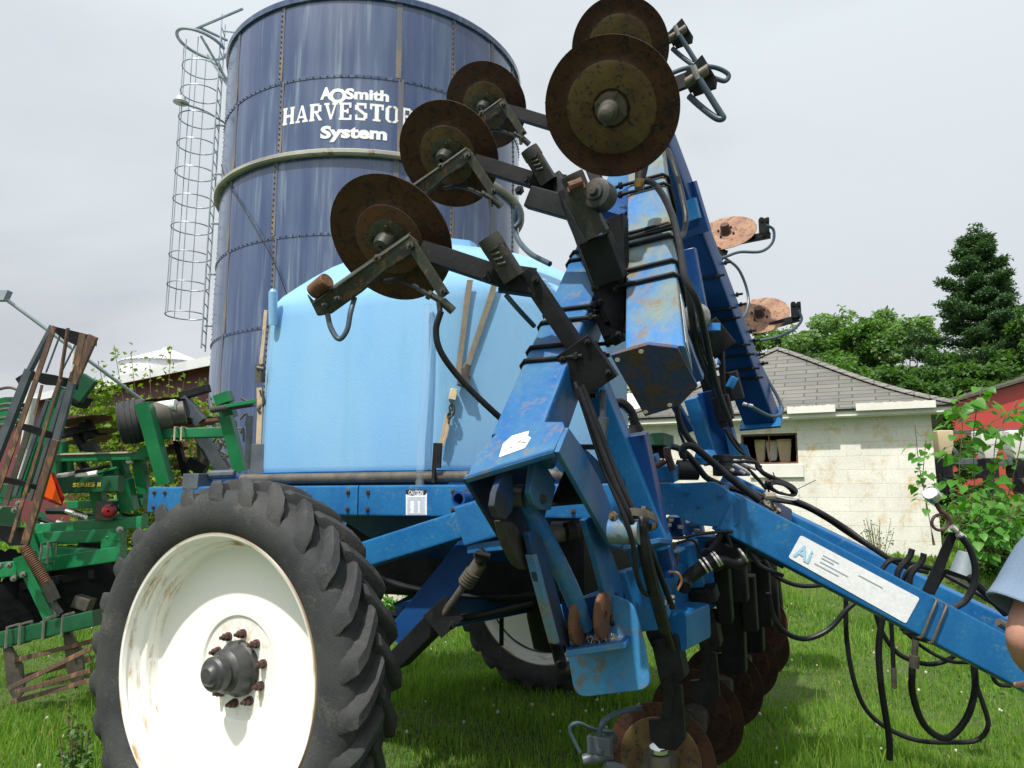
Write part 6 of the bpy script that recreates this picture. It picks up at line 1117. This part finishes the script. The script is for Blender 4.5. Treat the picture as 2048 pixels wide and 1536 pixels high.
def spring(name, a, b_, R_, turns, wire, mat, fn, d):
    p, q_ = fn([a, b_], d); ax = (q_-p); L = ax.length; ax.normalize(); x = ax.orthogonal().normalized(); y = ax.cross(x); m_ = MB(); n = turns*10
    m_.tube([p+ax*(L*k/n)+x*(R_*math.cos(k*.6283))+y*(R_*math.sin(k*.6283)) for k in range(n+1)], wire, 5, False); m_.build(name, mat, GI)
spring('coil_spring', (145, 465), (290, 700), .032, 22, .010, 'rust', G3, 5.85); spring('coil_spring', (1540, 950), (1850, 905), .022, 26, .006, 'castgrey', G2, 6.2)
m = MB(); m.tube(G3([(150, 470), (350, 830)], 5.88), .010, 8, False); m.tube(G3([(285, 690), (335, 800)], 5.83), .045, 14, False); m.tube(G3([(330, 820), (375, 880)], 5.83), .022, 10, False); m.build('spring_rod', 'castgrey', GI)
m = MB()
for x_, y_ in ((148, 640), (60, 585), (90, 665), (325, 885), (265, 945), (175, 515), (2, 590), (120, 205), (95, 245), (740, 365)): m.bolt(G3([(x_, y_, 5.85)], 5.85)[0], -Yv, .025, .02)
m.build('bolt_head', 'steel', GI)
# hydraulic cylinders with bright rods
for a, b_, r, mt in (((500, 1455), (720, 1415), .030, 'chalk'), ((720, 1412), (860, 1375), .016, 'green'), ((430, 1445), (560, 1425), .035, 'steel'), ((560, 1400), (800, 1360), .016, 'hose'), ((930, 1330), (970, 1325), .02, 'chalk')): m = MB(); m.tube(G2([a, b_], 6.3), r, 10, False); m.build('hydraulic_cylinder', mt, GI)
for L, r in (([(340, 255), (380, 240), (440, 265), (455, 285)], .015), ([(240, 300), (340, 330), (420, 345), (480, 330)], .02), ([(500, 290), (560, 270), (640, 300), (700, 330)], .014), ([(730, 240), (760, 270), (850, 290)], .012), ([(290, 250), (420, 255), (500, 280)], .03)):
    m = MB(); m.tube(G3(L, 6.5), r, 8); m.build('hydraulic_hose', 'hose', GI)
m = MB()
for x_, y_ in ((350, 318), (480, 275), (250, 335), (405, 250), (430, 262)): c = G3([(x_, y_)], 6.4)[0]; m.cyl(c, c+Vector((.07, 0, -.02)), .02, n=8)
m.build('hose_fitting', 'clamp', GI)
# warning triangle and lamp
tri = G3([(318, 18), (262, 155), (382, 208)], 5.9); cen = sum(tri, Vector())/3; m = MB(); m.plate(G3([(302, 18), (330, 14), (395, 175), (375, 222), (262, 180), (252, 150)], 5.92), Yv*.006); wt_ = m.build('warning_triangle', 'reddark', GI); m = MB(); m.plate([p-Yv*.012 for p in tri], Yv*.004); m.build('orange_centre', 'orange', wt_)
m = MB(); c = G3([(655, 250)], 6.2)[0]; m.box(c, (.07, 0, 0), (0, .05, 0), (0, 0, .08)); lmp = m.build('tail_lamp', 'castgrey', GI, bevel=.01); m = MB(); m.lathe(c+Vector((.05, -.05, 0)), (0.3, -1, 0), [(-.02, .055), (.02, .055), (.04, .04), (.045, .01)], 20); m.build('red_lens', 'redlens', lmp)
# folded rolling basket: long flat bars between star plates
def bar(a, b_, w, h, mat='rustbar', d0=5.6, d1=5.6, fn=lambda L, d: ZM(0, 0, 1, L, d)):
    p = P(a[0], a[1], d0); q_ = P(b_[0], b_[1], d1); m_ = MB(); m_.beam(p, q_, w, h, Yv, r=.003); m_.build('basket_bar', mat, GI)
for a, b_, w, h, mt, d in (((108, 655), (-5, 985), .04, .012, 'rustbar', 5.5), ((106, 652), (60, 740), .03, .05, 'greyblue', 5.75), ((60, 740), (-25, 960), .06, .05, 'greyblue', 5.75), ((136, 656), (120, 760), .014, .03, 'rustbar', 5.5), ((120, 760), (20, 1085), .026, .014, 'rustbar', 5.45), ((166, 668), (152, 730), .05, .012, 'rustbar', 5.45), ((187, 672), (146, 765), .07, .03, 'rustbar', 5.55), ((150, 745), (106, 905), .055, .03, 'greyblue', 5.6), ((112, 880), (50, 1088), .055, .03, 'rustbar', 5.55), ((128, 780), (60, 1000), .03, .02, 'greyblue', 5.8), ((96, 800), (30, 990), .03, .02, 'greyblue', 5.9), ((60, 850), (10, 1010), .05, .012, 'castgrey', 5.9), ((84, 770), (70, 830), .02, .012, 'rustbar', 5.6), ((122, 665), (92, 745), .012, .012, 'greyblue', 5.9), ((150, 690), (110, 770), .012, .012, 'greyblue', 5.9)): bar(a, b_, w, h, mt, d, d)
for pts_ in ([(105, 652), (140, 660), (188, 672), (186, 690), (166, 680), (150, 690), (128, 680), (110, 665)], [(62, 744), (110, 750), (150, 762), (148, 778), (110, 770), (84, 768), (60, 756)], [(34, 845), (60, 850), (112, 868), (110, 878), (84, 874), (50, 862), (30, 854)], [(-10, 950), (30, 958), (82, 974), (80, 982), (40, 972), (-10, 962)], [(-10, 1050), (50, 1056), (52, 1090), (20, 1092), (-10, 1070)]):
    m = MB(); m.plate(PD(pts_, 5.6), Yv*.05); m.build('star_plate', 'arm', GI)
gbeam('folded_wing', 'green', (470, 780, 6.0), (190, 1540, 6.0), .09, .09, up=Yv); gbeam('folded_wing', 'green', (330, 1000, 6.1), (420, 1110, 6.1), .1, .1, up=Yv)
m = MB(); m.tube(PD([(150, 690), (146, 745)], 6.1), .02, 10, False); m.tube(PD([(66, 795), (45, 920)], 6.2), .035, 12, False); m.tube(PD([(62, 860), (44, 965)], 6.1), .05, 12, False); m.build('rod_cylinder', 'chalk', GI)
m = MB(); m.beam(P(0, 800, 6.8), P(14, 850, 6.8), .2, .2, Yv); m.build('frame_post', 'green', GI)
m = MB()
for v_ in (775, 808, 818, 835, 848): m.tube(PD([(-10, v_+5), (20, v_), (45, v_+10)], 6.0), .012, 6)
m.build('tine', 'castgrey', GI)
gbeam('wing_latch', 'green_dark', (560, 760, 5.9), (650, 820, 5.9), .2, .06, up=Yv); gbeam('wing_latch', 'arm', (170, 700, 5.9), (200, 745, 5.9), .1, .08, up=Yv); gbeam('wing_latch', 'arm', (560, 860, 6.2), (620, 900, 6.2), .1, .2, up=Yv); gbeam('wing_latch', 'green_dark', (300, 700, 5.9), (520, 745, 5.9), .05, .05)
# gauge wheel and notched blades
gc = P(268, 843, 6.3); ga = Vector((1, .35, .25)).normalized(); m = MB(); m.lathe(gc, ga, [(-.02, .10), (-.08, .13), (-.11, .155), (-.10, .175), (-.085, .18), (-.083, .176), (-.04, .186), (-.037, .180), (.0, .189), (.003, .182), (.04, .186), (.043, .178), (.08, .18), (.10, .17), (.11, .15), (.08, .13), (.02, .10)], 40); gw = m.build('gauge_wheel', 'tyre', GI)
m = MB(); m.lathe(gc, ga, [(.07, .135), (.28, .13), (.30, .12), (.26, .08), (.2, .03)], 30); m.lathe(gc, ga, [(.11, .12), (.4, .10)], 24, cap=True); m.build('rim', 'castgrey', gw)
m = MB(); m.tube(G2([(1110, 940), (1290, 915)], 6.35), .05, 14, False); m.build('white_tube', 'chalk', gw)
def blade(c, n, r, mat='rust'):
    m_ = MB(); x = n.orthogonal().normalized(); y = n.cross(x); rg = []
    for a_, q_ in ((0, .12), (.03, .5), (.0, 1), (.004, 1), (.034, .5), (.004, .12)): rg.append([c+n*(a_*r)+(x*math.cos(t_)+y*math.sin(t_))*r*q_*(1-.09*(q_ > .9)*(k % 4 == 0)) for k, t_ in enumerate(np.linspace(0, 6.2832, 57)[:-1])])
    m_.sweep(rg, closed=True); m_.build('disc_blade', mat, GI)
for u_, v_, d_, r_ in ((172, 842, 6.7, .22), (190, 866, 6.8, .2), (310, 810, 6.6, .26), (335, 850, 6.7, .26), (320, 905, 6.8, .24), (352, 925, 6.9, .22), (180, 880, 7.0, .20), (400, 845, 6.9, .22)): blade(P(u_, v_, d_), Vector((-.22, .02, .97)).normalized(), r_)
for a, b_, w, h, mt in (((430, 1130), (660, 1090), .08, .08, 'arm'), ((620, 1040), (680, 1150), .09, .1, 'arm'), ((560, 1130), (620, 1240), .06, .08, 'arm'), ((640, 1190), (700, 1280), .1, .1, 'glassy'), ((1330, 870), (1470, 1040), .11, .1, 'greyblue'), ((1470, 1130), (1640, 1400), .11, .1, 'greyblue'), ((1320, 850), (1530, 790), .07, .07, 'arm'), ((1260, 1040), (1360, 1430), .05, .07, 'arm'), ((1130, 920), (1330, 880), .03, .05, 'rust'), ((1170, 1075), (1600, 1020), .03, .04, 'rust'), ((1200, 1010), (1290, 960), .12, .08, 'arm'), ((1480, 1180), (1490, 1370), .09, .05, 'castgrey'), ((1240, 1220), (1340, 1210), .04, .04, 'rust'), ((1270, 1380), (1480, 1310), .04, .02, 'rust'), ((1830, 990), (1810, 1380), .05, .05, 'greyblue'), ((1380, 1330), (1500, 1400), .1, .1, 'arm'), ((560, 1290), (640, 1400), .06, .06, 'arm')): gbeam('gang_bar', mt, (*a, 6.7), (*b_, 6.7), w, h, up=Yv)
m = MB()
for k in range(26):
    x_, y_ = rng.uniform(1420, 1850), rng.uniform(820, 1350); L_ = [(x_, y_), (x_+rng.uniform(-60, 60), y_+rng.uniform(-50, 50)), (x_+rng.uniform(-90, 90), y_+rng.uniform(-40, 90))]; m.tube(G2(L_, 6.7), .010, 6)
m.build('spring_tine', 'castgrey', GI)
# dark blades and trash under the frame, rolling basket on the ground
for u_, v_, d_ in ((60, 1195, 6.4), (100, 1200, 6.5), (150, 1195, 6.6), (185, 1160, 6.5), (30, 1215, 6.4), (130, 1150, 6.8), (200, 1120, 6.8), (10, 1160, 6.6)): blade(P(u_, v_, d_), Vector((.8, -.55, .1)).normalized(), .27, 'arm')
gbeam('gang_axle', 'arm', (-20, 740, 6.4), (560, 640, 6.3), .07, .07, G3); gbeam('gang_axle', 'castgrey', (470, 800, 6.2), (560, 830, 6.2), .12, .1, G3)
for a, b_, d in (((85, 1170), (590, 1045), 5.75), ((60, 1340), (560, 1095), 5.6), ((100, 1365), (560, 1230), 5.7), ((110, 1280), (560, 1160), 5.95), ((70, 1425), (560, 1290), 5.65)): gbeam('basket_bar', 'rustbar', (*a, d), (*b_, d), .03, .035, G3)
for x_ in (0, 370): m = MB(); m.plate(G3([(15+x_, 1060-x_*.23), (45+x_, 1060-x_*.23), (130+x_, 1200-x_*.23), (145+x_, 1360-x_*.23), (90+x_, 1430-x_*.23), (40+x_, 1330-x_*.23)], 5.75), Yv*.03); m.build('star_plate', 'castgrey', GI)
# ================================================================ PERSON
def skinned(name, nodes, edges, mat, parent=None, sub=2):
    me = bpy.data.meshes.new(name); me.from_pydata([n[0] for n in nodes], edges, []); o = bpy.data.objects.new(name, me); S.collection.objects.link(o)
    bm = bmesh.new(); bm.from_mesh(me); L = bm.verts.layers.skin.verify(); bm.verts.ensure_lookup_table()
    for i, n in enumerate(nodes): bm.verts[i][L].radius = n[1] if isinstance(n[1], tuple) else (n[1], n[1]); bm.verts[i][L].use_root = (i == 0)
    bm.to_mesh(me); bm.free(); sk = o.modifiers.new('skin', 'SKIN'); sk.use_smooth_shade = True; sb_ = o.modifiers.new('sub', 'SUBSURF'); sb_.levels = sub; sb_.render_levels = sub
    bpy.context.view_layer.update(); dg = bpy.context.evaluated_depsgraph_get(); me2 = bpy.data.meshes.new_from_object(o.evaluated_get(dg)); bpy.data.objects.remove(o)
    mb = MB(); mb.add([tuple(v.co) for v in me2.vertices], [tuple(p.vertices) for p in me2.polygons]); bpy.data.meshes.remove(me2)
    return mb
PX = P(2240, 1000, 2.25); px_, py_ = PX.x, PX.y
PE = P(2044, 1284, 2.1)           # elbow
SHO = Vector((PE.x+.17, PE.y+.02, 1.50)); pc = Vector((SHO.x+.19, SHO.y+.03, 0))
per = root('person', (pc.x, pc.y, 0), 'person in a blue grey short sleeved shirt at the right edge, bare elbow bent', 'person')
HD = pc+Vector((0, 0, 1.72))
fore = PE+Vector((.14, .16, -.12)); wri = PE+Vector((.17, .20, -.14))
N_ = [(pc+ZV*.98, (.15, .11)), (pc+ZV*1.2, (.14, .11)), (pc+ZV*1.42, (.15, .10)), (pc+ZV*1.53, (.06, .06)), (pc+ZV*1.60, .055), (HD-ZV*.03, (.072, .085)), (HD+ZV*.07, (.075, .092)),
      (SHO-ZV*.02, .058), (SHO.lerp(PE, .5), .064), (PE.lerp(SHO, .12), .056), (PE, .046), (PE.lerp(wri, .35), .047), (PE.lerp(wri, .75), .034), (wri, .026),
      (pc+Vector((.19, -.03, 1.48)), .058), (pc+Vector((.27, .0, 1.3)), .05), (pc+Vector((.28, .02, 1.18)), .043), (pc+Vector((.15, .17, 1.17)), .038), (pc+Vector((.05, .2, 1.19)), .028),
      (pc+Vector((-.10, 0, .90)), .09), (pc+Vector((-.11, .01, .5)), .062), (pc+Vector((-.11, .02, .12)), .042), (pc+Vector((.10, 0, .90)), .09), (pc+Vector((.12, .01, .5)), .062), (pc+Vector((.12, .02, .12)), .042)]
E_ = [(0, 1), (1, 2), (2, 3), (3, 4), (4, 5), (5, 6), (2, 7), (7, 8), (8, 9), (9, 10), (10, 11), (11, 12), (12, 13), (2, 14), (14, 15), (15, 16), (16, 17), (17, 18), (0, 19), (19, 20), (20, 21), (0, 22), (22, 23), (23, 24)]
nodes, edges = list(N_), list(E_)
def hand(w, d, up, i0):
    """palm and five curled fingers as branches from the wrist node"""
    d = d.normalized(); s_ = d.cross(up).normalized(); pm = len(nodes); nodes.append((w+d*.05, (.026, .018))); edges.append((i0, pm)); pk = len(nodes); nodes.append((w+d*.085, (.030, .014))); edges.append((pm, pk))
    for k, (o_, L) in enumerate(((-.030, .068), (-.010, .078), (.011, .073), (.030, .058))):
        b_ = w+d*.095+s_*o_; prev = pk
        for q_, (f, c_) in enumerate(((.15, 0), (.5, .012), (.8, .034), (.95, .055))): nodes.append((b_+d*(L*f)-up*c_, .0088-.0006*q_)); edges.append((prev, len(nodes)-1)); prev = len(nodes)-1
    prev = pm
    for f, r_ in ((.022, .012), (.048, .0105), (.068, .009)): nodes.append((w+d*(.03+f*.7)-s_*(f*.9+.012)-up*.01, r_)); edges.append((prev, len(nodes)-1)); prev = len(nodes)-1
hand(wri, (wri-PE), ZV, 13); hand(pc+Vector((.05, .2, 1.19)), Vector((-1, .3, 0)), ZV, 18)
mb = skinned('body', nodes, edges, 'skin'); body = mb.build('body', 'skin', per, sharp=180)
f0 = HD+Vector((0, .095, .02))
m = MB(); m.lathe(HD+Vector((0, .08, .0)), (0, 1, 0), [(-.01, .02), (.02, .014), (.032, .005), (.034, .001)], 12); m.build('nose', 'skin', body)
for s_ in (-1, 1):
    m = MB(); m.lathe(HD+Vector((s_*.082, .0, .02)), (s_, 0, 0), [(-.01, .022), (.006, .026), (.012, .018), (.008, .004)], 12); m.build('ear', 'skin', body)
    m = MB(); m.lathe(HD+Vector((s_*.032, .078, .035)), (0, 1, 0), [(-.005, .012), (.004, .010), (.009, .004), (.0095, .0005)], 12); m.build('eye', 'decal', body)
m = MB(); m.tube([HD+Vector((-.025, .088, -.035)), HD+Vector((0, .096, -.037)), HD+Vector((.025, .088, -.035))], [.003, .006, .003], 8); m.build('mouth', 'nut', body)
sh_n = [(pc+ZV*.93, (.185, .13)), (pc+ZV*1.15, (.180, .125)), (pc+ZV*1.38, (.19, .12)), (pc+ZV*1.49, (.11, .09)), (SHO-ZV*.01, .082), (SHO.lerp(PE, .15), .078), (SHO.lerp(PE, .32), .076), (SHO.lerp(PE, .45), .07), (pc+Vector((.20, -.03, 1.47)), .082), (pc+Vector((.26, -.01, 1.36)), .08), (pc+Vector((.275, 0, 1.26)), .08)]
mb = skinned('shirt', sh_n, [(0, 1), (1, 2), (2, 3), (2, 4), (4, 5), (5, 6), (6, 7), (2, 8), (8, 9), (9, 10)], 'shirt')
shirt = mb.build('shirt', 'shirt', per, sharp=180)
ax_ = (PE-SHO).normalized(); e1_ = ax_.cross(Vector((0, 1, 0))).normalized(); e2_ = ax_.cross(e1_); L_ = (PE-SHO).length; rg = []
for q_, r_ in ((.0, .085), (.2, .098), (.40, .100), (.58, .103), (.715, .110), (.72, .113), (.735, .112), (.74, .106), (.70, .100), (.40, .090)):
    rg.append([SHO+Vector((-.012, 0, 0))+ax_*(L_*q_)+e1_*(r_*(1+.07*math.sin(3*a+q_*6)+.03*math.sin(7*a+q_*9))*math.cos(a))+e2_*(r_*(1+.06*math.sin(2*a+q_*4)+.03*math.sin(5*a-q_*8))*math.sin(a)) for a in np.linspace(0, 6.2832, 41)[:-1]])
m = MB(); m.sweep(rg); m.build('sleeve', 'shirt', shirt, sharp=60)
tx_ = bpy.data.textures.new('folds', 'CLOUDS'); tx_.noise_scale = .12; dsp = shirt.modifiers.new('folds', 'DISPLACE'); dsp.texture = tx_; dsp.strength = .018; dsp.mid_level = .5
tr_n = [(pc+ZV*.96, (.165, .12)), (pc+Vector((-.10, 0, .86)), .105), (pc+Vector((-.11, .01, .5)), .085), (pc+Vector((-.11, .02, .08)), .075), (pc+Vector((.10, 0, .86)), .105), (pc+Vector((.12, .01, .5)), .085), (pc+Vector((.12, .02, .08)), .075)]
mb = skinned('trousers', tr_n, [(0, 1), (1, 2), (2, 3), (0, 4), (4, 5), (5, 6)], 'denim'); mb.build('trousers', 'denim', per, sharp=180)
for s_ in (-.11, .12):
    mb = skinned('shoe', [(pc+Vector((s_, -.02, .06)), .055), (pc+Vector((s_, .10, .045)), .05), (pc+Vector((s_, .20, .035)), .038)], [(0, 1), (1, 2)], 'arm'); mb.build('shoe', 'arm', per, sharp=180)
mb = MB(); mb.lathe(HD+ZV*.02+Vector((0, -.012, 0)), ZV, [(.0, .088), (.05, .092), (.09, .075), (.115, .04), (.122, .002)], 24); mb.build('hair', 'hair', per)
# ================================================================ GRASS
def blades(name, n, ymin, ymax, hmin, hmax, w, mat, pw=1.0, lean=.45):
    y = ymin+(ymax-ymin)*rng.random(n)**pw; x = (rng.random(n)*1.62-.80)*y*1.0; tuft = np.sin(x*3.1+1.3*np.sin(y*2.2))*np.sin(y*3.7+1.1*np.sin(x*1.7))
    keep = ~((np.abs(x+2.1) < 1.7) & (y > 9.3) & (y < 11.3)); x, y, tuft = x[keep], y[keep], tuft[keep]; n = len(x)
    t = np.clip((y-6.5)/6.5, 0, 1); z = .55*t*t*(3-2*t)+.02*np.sin(x*1.7+y)+.02*np.sin(y*2.3-x*.8)-.01
    h = rng.uniform(hmin, hmax, n)*(1+.5*tuft)*(1+.35*np.sin(x*.9+2)*np.sin(y*1.1)); a = rng.random(n)*6.283; ln = rng.random(n)*lean*h; wd = w*rng.uniform(.6, 1.3, n)*(.6+y/9)
    dx, dy = np.cos(a), np.sin(a); b_ = rng.random(n)*6.283; sx_, sy_ = np.cos(b_), np.sin(b_)
    v = np.zeros((n, 5, 3)); 
    for k, (f, ws, l_) in enumerate(((0, -1, 0), (0, 1, 0), (.6, .8, .35), (.6, -.8, .35), (1, 0, 1.0))):
        v[:, k, 0] = x+sx_*wd*.5*ws+dx*ln*l_; v[:, k, 1] = y+sy_*wd*.5*ws+dy*ln*l_; v[:, k, 2] = z+h*f*(1-.25*l_*lean)
    me = bpy.data.meshes.new(name); me.vertices.add(5*n); me.vertices.foreach_set('co', v.ravel()); i = np.arange(n)*5
    idx = np.concatenate([np.stack([i, i+1, i+2, i+3], 1), np.stack([i+3, i+2, i+4], 1)], 1).ravel(); me.loops.add(7*n); me.loops.foreach_set('vertex_index', idx)
    me.polygons.add(2*n); st_ = np.stack([np.arange(n)*7, np.arange(n)*7+4], 1).ravel(); tot = np.tile([4, 3], n); me.polygons.foreach_set('loop_start', st_); me.polygons.foreach_set('loop_total', tot); me.update(); me.materials.append(MT[mat])
    o = bpy.data.objects.new(name, me); S.collection.objects.link(o); return struct(o, 'stuff')
blades('grass', 190000, 3.6, 13.5, .045, .115, .0058, 'grass', 1.25); blades('grass', 60000, 12.5, 30, .06, .15, .02, 'grass', 1.0); blades('clover', 70000, 3.6, 10, .02, .05, .016, 'clover', 1.1, .9)
blades('dry_grass', 26000, 3.6, 13, .03, .09, .006, 'thatch', 1.2, 1.2)
blades('tall_grass', 4000, 3.8, 9, .14, .24, .005, 'grass', 1.0)
m = MB()
for k in range(330):
    y = 3.9+6.5*rng.random()**1.1; x = rng.uniform(-.72, .75)*y
    if math.sin(x*1.9+y)*math.sin(y*1.7-x) < -.25: continue
    r_ = rng.uniform(.006, .012); z = gz(x, y)+rng.uniform(.07, .12); m.lathe((x, y, z), ZV, [(-r_, .002), (-r_*.5, r_*.9), (r_*.4, r_), (r_, r_*.5), (r_*1.15, .001)], 7)
struct(m.build('clover_flowers', 'flower', sharp=10), 'stuff')
def weed(x, y, n, h, name, label, ls, mt='leaf_bright', sp=.25): shoots(Vector((x, y, gz(x, y))), n, h, sp, ls, name, label, mt, 16, 'weed')
weed(gx(190, 4.2), 4.3, 16, .55, 'weed', 'tall grassy weed beside the front of the big tyre', .03, 'leaf_mid', .12)
weed(gx(1740, 12.3), 12.3, 22, .75, 'weed', 'dry thin weed standing against the base of the block wall', .025, 'leaf_mid', .3)
weed(gx(800, 9), 9.0, 30, .35, 'weed', 'low leafy clump by the concrete pad seen behind the axle arm', .06, 'leaf_bright', .4)

m = MB()
for a in (aL+.06, aL+.16, aJ-.07, aJ+.07, .62, .70, 1.30, 1.42):
    for h_ in (rz+rh*.28, rz-rh*.28): m.bolt(M(a, .998, h_), -SV, .013, .009)
SPLIT.add('frame_bolt'); m.build('frame_fasteners', 'nut', AP)
for k, (u_, v_) in enumerate(((1372, 985), (1398, 1012), (1440, 990), (1455, 1040))):
    m = MB(); m.bolt(PB(u_, v_, .973), -SV, .012, .009); m.build('frame_bolt', 'blue', AP)
# valve stem and mud on the near wheel
wh = bpy.data.objects['wheel']; m = MB(); m.tube([Vector((.40, .16, .28)), Vector((.41, .12, .285)), Vector((.415, .10, .29))], .006, 8); m.build('valve_stem', 'hose', wh, keep=True)
